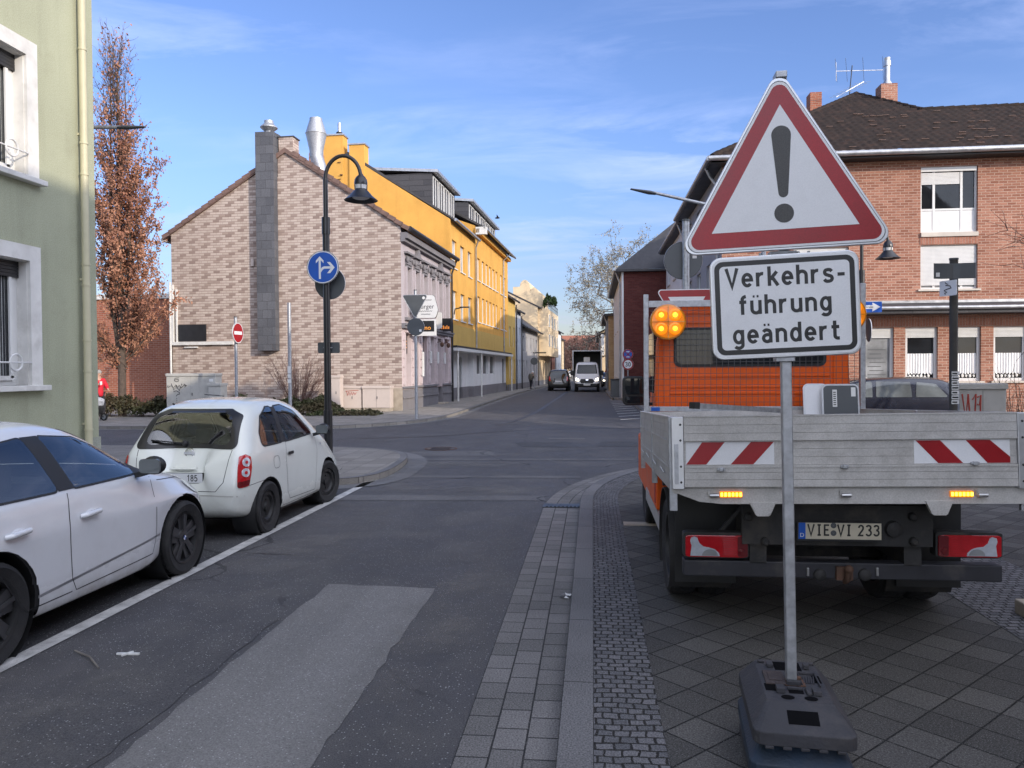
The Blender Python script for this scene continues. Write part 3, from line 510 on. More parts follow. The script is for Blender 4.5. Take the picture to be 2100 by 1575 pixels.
for i in range(n - 1):
    a, b = kerb_r[i], kerb_r[i + 1]; m.face([(a[0], a[1], 0), (a[0], a[1], .108), (b[0], b[1], .108), (b[0], b[1], 0)], [(i * .6, 0), (i * .6, .1), (i * .6 + .6, .1), (i * .6 + .6, 0)])
structure(m.build('kerb', M['kerb'], doubles=True, bevel=.0))
m = MB(); m.ribbon(kerb_r, -.47, -.158, .104); structure(m.build('cobble_strip', M['cobble']))
m = MB(); m.ribbon([(2.55, -15), (2.55, 12)], -.9, 0, .104); structure(m.build('cobble_strip', M['cobble']))
# drain in the gutter, small access lid in the slabs
t = thing('drain_grate', 'rectangular steel storm drain set into the stone gutter', 'drain', (-.38, 9.72, .0))
MB().fbox(XY, -.25, .25, -.13, .13, .012, .02).build('frame', M['dark_metal'], t)
m = MB()
for k in range(9): m.box(-.21 + k * .05, -.185 + k * .05, -.1, .1, .016, .026)
m.build('grate', M['dark_metal'], t)
t = thing('access_cover', 'small rectangular utility cover in the dark paving slabs', 'manhole cover', (.52, 8.2, .1))
m = MB(); m.box(-.2, .2, -.09, .09, 0, .006); m.box(-.17, .17, -.06, .06, .006, .01); m.build('lid', M['concrete'], t)
# far side pavements
left_far = [(-70, 22.0), (-9.4, 22.1)] + smooth_line([(-9.4, 22.1), (-8.0, 22.3), (-6.7, 23.3), (-5.7, 25.2), (-5.25, 28), (-5.3, 36), (-5.35, 50), (-5.1, 66), (-4.4, 85), (-3.2, 120), (-.5, 200)], 4)[1:]
structure(MB().slab(left_far + [(-70, 200)], -.2, .10).build('pavement', M['pave_far']))
m = MB(); m.ribbon(left_far, .005, .15, .104); m.ribbon(left_far, -.3, -.002, .008); structure(m.build('kerb', M['kerb']))
right_far = [(70, 23.0), (3.6, 23.0)] + smooth_line([(3.6, 23), (2.7, 23.3), (2.15, 24.2), (2.0, 26), (1.95, 34), (1.9, 41), (1.3, 44.2), (1.05, 47), (1.05, 80), (1.9, 130), (3, 200)], 4)[1:]
structure(MB().slab((right_far + [(70, 200)])[::-1], -.2, .10).build('pavement', M['pave_far']))
m = MB(); m.ribbon(right_far, -.15, -.005, .104); structure(m.build('kerb', M['kerb']))
# raised edging of a planting bed at the right
t = thing('planter_edging', 'low concrete edging of a planting bed beside the cobbles', 'kerb edging', (2.9, 5.05, .1))
m = MB(); m.box(-.12, -.02, -2.2, .35, 0, .10); m.box(-.02, 2.5, .25, .35, 0, .10); m.build('edging', M['concrete'], t, bevel=.01)
MB().slab([(2.89, 2.9), (5.4, 2.9), (5.4, 5.28), (2.89, 5.28)], .1, .15).build('soil', M['ground']); structure(bpy.data.objects['soil'])
# litter
def litter(name, label, cat, x, y, z, kind):
    m = MB(); r = random.Random(int(x * 100))
    if kind == 'paper':
        for k in range(7):
            a = k * .9; m.face([(0, 0, .012 + r.random() * .02), (.05 * cos(a), .04 * sin(a), .005 + r.random() * .025), (.05 * cos(a + .8), .04 * sin(a + .8), .005 + r.random() * .03)])
    elif kind == 'twig': m.tube([(-.17, .12, .008), (0, .02, .012), (.16, -.13, .008)], [.005, .007, .005], 6)
    else:
        m.bar((-.07, 0, .008), (.07, .01, .008), .014, .012); m.bar((-.02, -.03, .01), (.015, .035, .01), .012, .012)
    o = m.build(name, M['sticker'] if kind != 'twig' else M['bark_grey'], smooth=False); o.location = (x, y, z); tag(o, label, cat)
litter('paper_scrap', 'crumpled white paper scrap in the stone gutter', 'litter', -.21, 5.8, .012, 'paper')
litter('stick', 'thin stick lying on the asphalt next to the white line', 'stick', -3.05, 4.33, .002, 'twig')
litter('plastic_scrap', 'small white plastic piece lying on the asphalt', 'litter', -2.85, 4.42, .002, 'bit')
# ---------------------------------------------------------------- window builder
def window(parent, fr, u0, u1, z0, z1, d=.12, mull=(), trans=(), fw=.055, frame='white', pane='glass', sill=None, shutter=0, curtain=None, name='window'):
    f = MB(); n0, n1 = -d + .002, -d + .055
    f.fbox(fr, u0, u0 + fw, n0, n1, z0, z1); f.fbox(fr, u1 - fw, u1, n0, n1, z0, z1)
    f.fbox(fr, u0 + fw, u1 - fw, n0, n1, z0, z0 + fw); f.fbox(fr, u0 + fw, u1 - fw, n0, n1, z1 - fw, z1)
    for u in mull: f.fbox(fr, u - fw * .6, u + fw * .6, n0, n1 - .004, z0 + fw, z1 - fw)
    for z in trans: f.fbox(fr, u0 + fw, u1 - fw, n0, n1 - .008, z - fw * .5, z + fw * .5)
    w = f.build(name, M[frame], parent)
    p = MB(); p.fbox(fr, u0 + .01, u1 - .01, n0 - .02, n0 + .015, z0 + .01, z1 - .01); p.build('pane', M[pane], w)
    if shutter:
        s = MB(); k = z1 - .002
        while k > z1 - shutter: s.fbox(fr, u0 + .006, u1 - .006, n1 + .001, n1 + .022, k - .034, k); k -= .04
        s.build('roller_shutter', M['white'], w)
    if sill:
        s = MB(); s.fbox(fr, u0 - .08, u1 + .08, n1 - .05, .06, z0 - .06, z0 - .003); s.build('sill', M[sill], w)
    return w
def dust(cx, cy, rx, ry):  # pale sheet: some dust, on the crossing also sun patches painted in
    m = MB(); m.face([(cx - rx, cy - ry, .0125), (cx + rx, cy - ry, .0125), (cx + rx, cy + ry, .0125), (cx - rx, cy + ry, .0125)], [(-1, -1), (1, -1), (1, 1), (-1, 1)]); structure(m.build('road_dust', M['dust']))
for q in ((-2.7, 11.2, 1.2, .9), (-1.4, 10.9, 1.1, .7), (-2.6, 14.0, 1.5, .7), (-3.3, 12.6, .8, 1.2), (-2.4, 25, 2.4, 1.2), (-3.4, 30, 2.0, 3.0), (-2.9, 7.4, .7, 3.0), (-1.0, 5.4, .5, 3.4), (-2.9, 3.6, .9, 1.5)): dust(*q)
# ---------------------------------------------------------------- green house, near left
t = thing('green_house', 'pale green rendered house at the near left corner with white framed windows', 'house', (-7.4, 10.85, 0))
fr = FR((0, 0, 0), (0, 1, 0), (1, 0, 0))        # u along the street, 0 at the corner
hol = [(-2.62, -1.42, 1.58, 3.22), (-2.62, -1.42, 4.32, 5.92), (-5.9, -4.7, 1.58, 3.22), (-5.9, -4.7, 4.32, 5.92)]
m = MB(); m.wall(fr, -24, 0, .78, 9.3, hol, .2)
m.face([(0, 0, .78), (-11, 0, .78), (-11, 0, 9.3), (0, 0, 9.3)]); m.face([(-11, 0, .78), (-11, -24, .78), (-11, -24, 9.3), (-11, 0, 9.3)]); m.face([(-11, -24, .78), (0, -24, .78), (0, -24, 9.3), (-11, -24, 9.3)])
m.build('wall', M['green'], t)
m = MB(); m.box(-11.02, .02, -24.02, .02, -.1, .78); m.build('plinth', M['green_plinth'], t)
m = MB(); P = [(.5, 9.2), (.5, 9.35), (-5.5, 13.2), (-11.5, 9.35), (-11.5, 9.2)]
m.prism(P, lambda a, b, h: Vector((a, h, b)), -24.3, .3); m.build('roof', M['tile_dark'], t)
for (a, b, c, e) in hol[:4]:
    w = window(t, fr, a, b, c, e, .2, mull=((a + b) / 2,) if a > -3 else (), fw=.10, pane='glass_pale')
    s = MB(); B = .2
    s.fbox(fr, a - B, a, -.01, .045, c, e + B); s.fbox(fr, b, b + B, -.01, .045, c, e + B); s.fbox(fr, a, b, -.01, .045, e, e + B); s.build('surround', M['white_dirty'], w)
    s = MB(); s.fbox(fr, a - B - .07, b + B + .07, -.15, .12, c - .07, c); s.build('sill', M['white_dirty'], w, bevel=.006)
    s = MB()
    for k in range(5): s.fbox(fr, a + .013, b - .013, -.14, -.11, e - .045 * (k + 1) + .004, e - .045 * k)
    s.build('roller_shutter', M['dark_metal'], w)
    s = MB()
    for k in range(26):
        for q in (b - .42, a + .12): s.face([fr.P(q + .3 * k / 26, -.192 + .012 * sin(k * 1.6), c + .1), fr.P(q + .3 * (k + 1) / 26, -.192 + .012 * sin(k * 1.6 + 1.6), c + .1), fr.P(q + .3 * (k + 1) / 26, -.192 + .012 * sin(k * 1.6 + 1.6), e - .2), fr.P(q + .3 * k / 26, -.192 + .012 * sin(k * 1.6), e - .2)])
    s.build('curtain', M['curtain'], w, 2, doubles=True)
    s = MB(); s.fbox(fr, a, a + .012, -.2, .0, c, e); s.fbox(fr, b - .012, b, -.2, .0, c, e); s.fbox(fr, a + .012, b - .012, -.2, .0, e - .012, e); s.build('reveal', M['white_dirty'], w)
    s = MB(); s.fbox(fr, b - .17, b - .12, -.144, -.12, c + .1, e - .2); s.fbox(fr, a + .12, a + .17, -.144, -.12, c + .1, e - .2); s.fbox(fr, a + .12, b - .12, -.144, -.12, c + .07, c + .13); s.build('sash', M['white'], w)
    s = MB(); zz = c + .3; s.tube([fr.P(a - .05, .0, zz), fr.P(a + .02, .06, zz), fr.P(b - .02, .06, zz), fr.P(b + .05, 0, zz)], .011, 8)
    for u in ((a + b) / 2 - .3, (a + b) / 2 + .3): s.tube([fr.P(u + .105 * cos(q * pi / 12), .06, zz + .105 * sin(q * pi / 12)) for q in range(25)], .013, 8)
    s.build('guard_rail', M['white'], w, 1)
m = MB(); u = -.36; m.tube([(.09, u, .35), (.09, u, 9.2)], .052, 14)
for z in (.9, 1.75, 2.2, 3.0, 3.3, 4.6, 5.05, 6.4): m.tube([(.09, u, z), (.09, u, z + .03)], .060, 14)
for z in (1.0, 3.1, 5.2, 7.3): m.bar((0, u, z), (.09, u, z), .03)
m.build('downpipe', M['beige_pipe'], t, 1)
m = MB(); m.tube([(.42, .3, 9.2), (.42, -24, 9.2)], .08, 10); m.build('gutter', M['beige_pipe'], t, 1)
# ---------------------------------------------------------------- left side of the far street: local frame LF (x out to the street, y along it)
LFO, LFA = Vector((-7.8, 31, 0)), R(-2.5)
FF = FR((0, 0, 0), (0, 1, 0), (1, 0, 0)); GF = FR((0, 0, 0), (1, 0, 0), (0, -1, 0))
def lf_world(tt, s): return LFO + Vector((cos(LFA) * tt - sin(LFA) * s, sin(LFA) * tt + cos(LFA) * s, 0))
def roof_prism(mb, pts, s0, s1): mb.prism(pts, lambda a, b, h: Vector((a, h, b)), s0, s1)
t = thing('corner_pub', 'old corner house with pink and brown brick patterned gable and ornate grey street front', 'house', LFO, LFA)
m = MB(); gp = [(-10.2, .0), (0, .0), (0, 7.65), (-4.95, 10.95), (-10.2, 7.65)]
m.face([(a, 0, b) for a, b in gp]); m.fbox(XY, -5.25, -4.62, .002, .6, 10.5, 11.55); m.build('gable_wall', M['lozenge'], t)
m = MB(); m.fbox(XY, -5.3, -4.57, -.02, .62, 11.552, 11.6); m.build('chimney_cap', M['tile_dark'], t)
m = MB(); m.fbox(XY, -6.12, -5.32, -.36, -.002, 2.62, 11.72); m.fbox(XY, -6.14, -5.3, .0, .5, 9.9, 11.72); sh = m.build('slate_chimney', M['slate'], t)
M4 = Matrix.Translation((-5.72, .1, 11.72))
MB().lathe([(.17, 0), (.17, .12), (.36, .28), (.36, .31), (.19, .47), (.19, .58), (.0, .58)], 24, M4).build('vent_cowl', M['galv'], t, 1)
m = MB(); M4 = Matrix.Translation((-4.55, 2.3, 10.6))
m.tube([(-4.35, 2.3, 10.2), (-4.4, 2.3, 10.9), (-4.55, 2.3, 11.35)], .29, 20); m.lathe([(.29, .7), (.30, 1.0), (.455, 1.72)], 28, M4); m.lathe([(.455, 1.72), (.47, 1.74), (.47, 1.78), (.455, 1.80)], 28, M4); m.lathe([(.455, 1.80), (.28, 2.36), (.28, 2.44)], 28, M4); m.lathe([(.28, 2.44), (.24, 2.44), (.2, 1.9)], 28, M4); m.build('exhaust_pipe', M['galv'], t, 1)
MB().fbox(XY, -5.5, -4.95, 3.7, 4.2, 9.5, 11.95).build('chimney', M['brick_red'], t)
m = MB(); e = .16
roof_prism(m, [(.38, 7.42), (.38, 7.55), (-4.95, 11.1), (-10.55, 7.55), (-10.55, 7.42), (-4.95, 10.9)], -.09, 9.0); m.build('roof', M['verge'], t)
for sx, x0, x1 in ((1, .38, -4.62), (-1, -10.55, -5.3)):   # stepped verge tiles along the gable
    m = MB()
    for k in range(17):
        a0, a1 = k / 17, (k + 1) / 17
        p0 = Vector((x0 + (x1 - x0) * a0, 0, 7.48 + (3.33 if sx < 0 else 3.38) * a0)); p1 = Vector((x0 + (x1 - x0) * a1, 0, 7.48 + (3.33 if sx < 0 else 3.38) * a1 - .045))
        m.bar(p0 + Vector((0, -.07, .06)), p1 + Vector((0, -.07, .06)), .08, .17)
    m.build('verge', M['verge'], t)
# street front
UC = [1.02, 2.30, 3.70, 5.12, 6.52, 7.90]
up = [(c - .36, c + .36, 3.98, 6.08) for c in UC]
low = [(c - .37, c + .37, 1.12, 3.32) for i, c in enumerate(UC) if i != 4]; door = (6.05, 6.95, .12, 3.32)
m = MB(); m.wall(FF, 0, 9, 3.62, 7.6, up, .28); m.build('upper_front', M['lilac'], t)
m = MB(); m.wall(FF, 0, 9, .95, 3.5, low + [(door[0], door[1], .95, 3.32)], .28); m.build('ground_front', M['pink'], t)
m = MB(); m.fbox(FF, 0, door[0], -.28, .03, -.1, .95); m.fbox(FF, door[1], 9, -.28, .03, -.1, .95); m.build('plinth', M['lilac_dark'], t)
m = MB(); m.fbox(FF, .0, 6.0, 0, .09, 1.0, 1.08); m.fbox(FF, 7.0, 9, 0, .09, 1.0, 1.08); m.fbox(FF, 0, 6.0, 0, .07, .58, .66); m.fbox(FF, 7, 9, 0, .07, .58, .66)
m.fbox(FF, 0, 9, 0, .14, 3.5, 3.62); m.fbox(FF, 0, 9, .0, .2, 3.62, 3.70); m.build('string_course', M['lilac_dark'], t)
m = MB(); m.fbox(FF, -.02, 9, 0, .18, 7.05, 7.18); m.fbox(FF, -.02, 9, 0, .30, 7.18, 7.42); m.build('cornice', M['lilac_dark'], t)
m = MB(); m.tube([(.42, -.1, 7.55), (.42, 9, 7.55)], .1, 10); m.tube([(.36, 8.9, 7.5), (.2, 8.9, 7.1), (.1, 8.9, 6.8), (.1, 8.9, .1)], .05, 8); m.build('gutter', M['dark_metal'], t, 1)
for i, (a, b, c, e) in enumerate(up):
    w = window(t, FF, a, b, c, e, .28, mull=((a + b) / 2,), trans=(c + 1.45,), pane='glass_grey')
    s = MB(); g = .16
    s.fbox(FF, a - g, a, .003, .09, c - .1, e + .01); s.fbox(FF, b, b + g, .003, .09, c - .1, e + .01); s.build('surround', M['lilac'], w); s = MB()
    for k in range(5): s.fbox(FF, a - .1 + k * .03, b + .1 - k * .03, .0, .06 + .03 * (k % 2), e + .02 + k * .1, e + .10 + k * .1)
    for u in (a - .12, b + .02): s.ball(FF.P(u + .05, .12, e + .3), .07, (1, 1, 1.8))
    s.fbox(FF, a - .22, b + .22, 0, .17, e + .55, e + .63)
    if i in (1, 4): s.prism([(a + .02, e + .63), (b - .02, e + .63), ((a + b) / 2, e + 1.05)], lambda p, q, h: Vector((h, p, q)), .0, .16)
    s.build('ornament', M['lilac_dark'], w)
    s = MB(); s.fbox(FF, a - .2, b + .2, -.2, .12, c - .12, c - .002); s.build('sill', M['lilac_dark'], w)
for i, (a, b, c, e) in enumerate(low):
    w = window(t, FF, a, b, c, e, .28, pane='glass_grey', frame='lilac_dark')
    s = MB(); s.fbox(FF, a + .02, b - .02, -.2, -.16, e - .85, e - .02)
    s.build('window_sign', M['sign_black'] if i in (0, 2, 4) else M['white'], w)
    if i in (0, 2, 4):
        s = MB()
        for k in range(3): s.fbox(FF, a + .14, b - .14, -.158, -.155, e - .35 - k * .13, e - .30 - k * .13)
        s.build('sign_text', M['led_orange'], w)
    s = MB(); s.fbox(FF, a - .2, b + .2, -.25, .1, e + .02, e + .10); s.fbox(FF, (a + b) / 2 - .1, (a + b) / 2 + .1, 0, .12, e - .02, e + .15); s.build('keystone', M['pink'], w)
m = MB()
for k, u in enumerate((0.3, 1.65, 3.0, 4.4, 5.8, 7.22, 8.6)):
    for j in range(6): m.fbox(FF, u - .16, u + .16, .003, .04, 1.15 + j * .37, 1.15 + j * .37 + .33)
m.build('rustication', M['pink'], t)
m = MB(); m.fbox(FF, door[0], door[1], -.3, -.25, .12, 2.5); m.fbox(FF, door[0], door[1], -.3, -.24, 2.56, 3.3); d = m.build('door', M['lilac_dark'], t)
m = MB(); m.fbox(FF, door[0] + .1, door[1] - .1, -.249, -.235, 2.62, 3.2); m.fbox(FF, door[0] + .15, door[1] - .15, -.249, -.24, 1.2, 2.3); m.build('pane', M['glass_grey'], d)
m = MB(); m.ball(FF.P(6.15, -.2, 1.1), .04); m.build('handle', M['chrome'], d, 1)
m = MB(); m.fbox(FF, 5.95, 7.05, -.25, .32, -.1, .16); m.build('step', M['concrete'], t)
lan = [(3.02, 1.75), (3.02, 2.3), (4.42, 2.35), (5.80, 2.35), (7.20, 2.35)]
for u, z in lan:
    s = MB(); s.fbox(FF, u - .09, u + .09, .045, .13, z - .28, z + .28); o = s.build('menu_board', M['white'], t, bevel=.02)
for u in (5.85, 7.2):
    s = MB(); s.bar(FF.P(u, 0, 3.1), FF.P(u, .25, 3.15), .03); s.ball(FF.P(u, .28, 3.0), .1, (1, 1, 1.3)); s.build('wall_lamp', M['rust'], t, 1)
# gable trimmings
m = MB(); m.fbox(XY, -10.2, -7.35, -.12, -.004, 2.90, 3.04); m.fbox(XY, -10.2, -10.08, -.12, -.004, 3.04, 5.5); m.fbox(XY, -9.98, -9.92, -.1, -.004, 3.04, 5.3); m.fbox(XY, -9.6, -9.0, -.1, -.004, 2.78, 2.83); m.build('cable_duct', M['white_dirty'], t, bevel=.006)
m = MB(); m.fbox(XY, -9.9, -8.62, -.05, -.004, 3.07, 3.78); m.build('blank_board', M['dark_metal'], t)
m = MB(); m.fbox(XY, -6.52, -6.40, -.08, -.004, 6.2, 6.5); m.build('vent_box', M['cabinet_pink'], t)
m = MB(); m.fbox(XY, -.95, .02, -.1, .0, -.1, 1.02); m.fbox(XY, -6.2, -.95, -.05, .0, -.1, .35); m.build('base_course', M['concrete'], t)
m = MB(); m.tube([(-10.22, -.1, .1), (-10.22, -.1, 5.6)], .045, 8); m.tube([(-10.6, .0, 7.45), (-10.6, 9, 7.45)], .09, 8); m.build('downpipe', M['white_dirty'], t, 1)
def plate(name, fr2, pts, n0, n1, mat, parent): return MB().prism(pts, lambda a, b, h: fr2.P(a, h, b), n0, n1).build(name, mat, parent)
# pub signs (hung on the front: they belong to the house)
SG = FR((0, 1.35, 0), (1, 0, 0), (0, -1, 0))      # faces the camera
m = MB(); m.bar((0, 1.35, 4.78), (1.1, 1.35, 4.78), .035); m.bar((0, 1.35, 4.2), (.2, 1.35, 4.2), .03); br = m.build('sign_bracket', M['dark_metal'], t)
o = plate('pub_sign', SG, rpoly([(.18, 3.98), (1.12, 3.98), (1.22, 4.3), (1.05, 4.95), (.25, 4.95), (.10, 4.3)], .12), -.09, .09, M['white'], t)
m = MB()
for p in (rpoly([(.18, 3.98), (1.12, 3.98), (1.22, 4.3), (1.05, 4.95), (.25, 4.95), (.10, 4.3)], .12),):
    q = [SG.P(a, .0, b) for a, b in p]; m.tube(q + [q[0]], .018, 6)
m.build('rim', M['dark_metal'], o)
TM = Matrix.Translation((.70, 1.35 - .092, 4.46)) @ Matrix.Rotation(pi / 2, 4, 'X')
font_text('sign_text', 'burger', .27, TM, M['graffiti_black'], o)
m = MB()
for zz, a, b in ((4.74, .5, .95), (4.27, .38, .98), (4.14, .5, .9)): m.tube([SG.P(a + (b - a) * k / 14, .094, zz + .022 * (-1) ** k) for k in range(15)], .009, 4)
m.build('script_line', M['graffiti_black'], o)
o = plate('piano_sign', SG, [(.10, 3.22), (1.12, 3.22), (1.12, 3.92), (.10, 3.92)], -.08, .08, M['white'], t)
plate('panel', SG, [(.16, 3.40), (1.06, 3.40), (1.06, 3.86), (.16, 3.86)], .081, .086, M['sign_black'], o)
font_text('sign_text', 'Piano', .27, Matrix.Translation((.62, 1.35 - .088, 3.56)) @ Matrix.Rotation(pi / 2, 4, 'X'), M['led_orange'], o)
SG2 = FR((0, 5.6, 0), (1, 0, 0), (0, -1, 0))
o = plate('hanging_sign', SG2, rrect(.06, .34, 3.75, 4.55, .1), -.06, .06, M['white_dirty'], t)
o = plate('dark_sign', FR((0, 6.4, 0), (1, 0, 0), (0, -1, 0)), [(.06, 3.66), (.62, 3.66), (.62, 4.3), (.06, 4.3)], -.04, .04, M['sign_black'], t)
m = MB()
for k in range(5): m.box(.12 + k * .09, .165 + k * .09, 6.352, 6.358, 3.78, 3.9 + .05 * (k % 2))
m.build('sign_text', M['led_orange'], o)
# ---------------------------------------------------------------- yellow house
t = thing('yellow_house', 'long yellow rendered apartment house with dark dormers and a yellow side gable', 'house', LFO, LFA)
w1 = [(9.45, 10.55, 7.25, 8.72), (11.5, 12.6, 7.25, 8.72), (13.55, 14.65, 7.25, 8.72), (9.45, 10.55, 4.5, 6.02), (11.5, 12.6, 4.5, 6.02), (13.55, 14.65, 4.5, 6.02)]
cb_ = [16.9, 18.4, 19.75, 21.05, 22.35, 23.65, 25.7, 27.4]
w2 = [(c - .43, c + .43, 7.35, 8.75) for c in cb_] + [(c - .43, c + .43, 4.75, 6.35) for c in cb_]
m = MB(); m.wall(FF, 9, 28.8, 2.95, 9.7, w1 + w2, .16)
m.face([(0, 9, -.1), (0, 9, 9.7), (-5.55, 9, 13.3), (-11.1, 9, 9.7), (-11.1, 9, -.1)])
m.fbox(XY, -6.9, -5.8, 8.9, 9.6, 9.2, 14.35); m.fbox(XY, -5.45, -4.62, 8.9, 9.6, 9.2, 13.8)
m.fbox(FF, 15.7, 28.8, .0, .28, 10.15, 10.4)
m.face([(0, 15.8, 9.7), (0, 28.8, 9.7), (0, 28.8, 10.6), (0, 15.8, 10.6)]); m.face([(0, 15.8, 9.6), (0, 15.8, 10.6), (-1.6, 15.8, 11.2), (-1.6, 15.8, 9.8)])
m.build('wall', M['yellow'], t)
m = MB(); m.fbox(FF, 9.02, 28.8, .002, .05, 2.95, 4.2); m.build('lower_band', M['yellow_pale'], t)
for a, b, top in ((-6.96, -5.74, 14.35), (-5.51, -4.56, 13.8)): MB().fbox(XY, a, b, 8.84, 9.66, top + .002, top + .08).build('chimney_cap', M['zinc'], t)
m = MB(); m.tube([(-6.1, 9.2, 14.4), (-6.1, 9.2, 15.1)], .09, 12); m.build('flue', M['steel'], t, 1)
m = MB(); m.tube([(-6.1, 9.2, 14.43), (-6.1, 9.2, 14.6)], [.2, .16], 12); m.build('flue_base', M['black_plastic'], t, 1)
m = MB(); roof_prism(m, [(.25, 9.62), (.25, 9.72), (-5.55, 13.48), (-11.4, 9.72), (-11.4, 9.6), (-5.55, 13.3)], 9.0, 15.75); roof_prism(m, [(.55, 10.42), (.55, 10.55), (-5.55, 13.95), (-11.4, 10.2), (-11.4, 10.05), (-5.55, 13.7)], 15.75, 28.8); m.build('roof', M['tile_dark'], t)
m = MB()
for z in (10.0, 10.75, 11.5, 12.2): m.fbox(XY, -5.95, -5.82, 8.80, 8.9, z, z + .05)
for k in range(4): m.tube([(-6.3 + .2, 8.86, 10.2 + k * .9), (-5.9, 8.84, 10.2 + k * .9)], .02, 6)
m.build('rungs', M['rust'], t)
for (a, b, c, e) in w1: window(t, FF, a, b, c, e, .16, mull=((a + b) / 2,), sill='white_dirty', pane='glass_light')
for i, (a, b, c, e) in enumerate(w2): window(t, FF, a, b, c, e, .16, sill='white_dirty', pane='glass_light', fw=.11)
def dormer(parent, s0, s1, x0, z0, z1, nwin, back=-5.2):
    """flat roofed dormer: side cheeks, front with windows"""
    m = MB(); m.fbox(XY, back, x0, s0, s1, z0, z1); d = m.build('dormer', M['slate_grey'], parent)
    m = MB(); m.prism([(back - .4, z1 + .35), (x0 + .35, z1 + .002), (x0 + .35, z1 + .16), (back - .4, z1 + .5)], lambda a, b, h: Vector((a, h, b)), s0 - .12, s1 + .15); m.build('dormer_roof', M['zinc'], d)
    fr = FR((x0 + .12, 0, 0), (0, 1, 0), (1, 0, 0)); g = (s1 - s0 - .3) / nwin
    for k in range(nwin): window(d, fr, s0 + .2 + k * g, s0 + .2 + k * g + g * .82, z0 + .25, z1 - .12, .14, mull=(s0 + .2 + k * g + g * .41,), pane='glass_grey')
    return d
dormer(t, 9.75, 15.3, -1.15, 10.2, 12.35, 4); dormer(t, 18.2, 28.4, -.9, 10.9, 12.6, 5, -4.5)
m = MB(); m.tube([(.3, 9, 9.66), (.3, 15.75, 9.66)], .08, 10); m.tube([(.62, 15.7, 10.45), (.62, 28.8, 10.45)], .08, 10); m.tube([(.3, 15.3, 9.6), (.1, 15.5, 9.2), (.1, 15.5, 2.9)], .05, 8); m.tube([(.6, 26.2, 10.4), (.1, 26.2, 9.9), (.1, 26.2, 2.9)], .05, 8); m.build('gutter', M['zinc'], t, 1)
m = MB(); m.fbox(FF, 15.7, 16.0, .05, .72, 10.05, 10.5); m.build('eaves_box', M['white_dirty'], t)
# recessed ground floor under a white canopy edge
gfw = [(10.35, 11.5, 1.0, 2.5), (17.0, 18.5, 1.45, 2.75), (19.2, 20.9, 1.45, 2.75), (21.8, 23.6, 1.45, 2.75)]
G2 = FR((-.5, 0, 0), (0, 1, 0), (1, 0, 0))
m = MB(); m.wall(G2, 9.1, 15.9, .75, 2.95, gfw[:1] + [(13.3, 14.0, .75, 2.5)], .15); m.wall(FR((-.2, 0, 0), (0, 1, 0), (1, 0, 0)), 15.9, 28.8, .75, 2.95, gfw[1:] + [(27.0, 28.2, .75, 2.6)], .15); m.face([(-.5, 15.9, .75), (-.2, 15.9, .75), (-.2, 15.9, 2.95), (-.5, 15.9, 2.95)]); m.build('shop_front', M['white_wall'], t)
m = MB(); m.fbox(XY, -.6, -.48, 9.1, 13.3, -.1, .75); m.fbox(XY, -.6, -.48, 14, 15.9, -.1, .75); m.fbox(XY, -.5, -.18, 15.9, 28.8, -.1, .75); m.build('plinth', M['lilac_dark'], t)
m = MB(); m.fbox(XY, -.6, .38, 9.05, 28.9, 2.78, 2.94); m.build('canopy', M['white'], t); m = MB(); m.fbox(XY, -.1, .30, 9.1, 28.8, 2.945, 3.06); m.build('canopy_roof', M['dark_metal'], t)
window(t, G2, *gfw[0], .15, mull=(10.9,), pane='glass_grey', frame='lilac_dark')
for g in gfw[1:]: window(t, FR((-.2, 0, 0), (0, 1, 0), (1, 0, 0)), *g, .15, pane='glass')
m = MB(); m.fbox(G2, 13.3, 14.0, -.16, -.1, .05, 2.5); m.build('door', M['black_plastic'], t)
m = MB(); m.fbox(FF, 27.0, 28.2, -.36, -.3, .05, 2.6); m.build('door', M['lilac_dark'], t)
m = MB(); m.tube([(.3, 9.3, .1), (.3, 9.3, 2.78)], .05, 8); m.tube([(.3, 16, .1), (.3, 16, 2.78)], .045, 8); m.tube([(.3, 28.6, .1), (.3, 28.6, 2.78)], .05, 8); m.build('canopy_post', M['white_dirty'], t, 1)
# wall mounted street lamp on the yellow front
m = MB(); m.tube([(.1, 9.35, 4.7), (.16, 9.35, 5.0), (.5, 9.35, 5.06)], .035, 8); m.fbox(XY, .42, .92, 9.24, 9.46, 5.05, 5.11); tag(m.build('wall_lamp', M['dark_metal']), 'small wall mounted street lamp where the grey and yellow houses meet', 'street lamp')
for o in list(S.objects):
    if o.name.startswith('wall_lamp') and o.parent is None: o.location = LFO; o.rotation_euler = (0, 0, LFA)
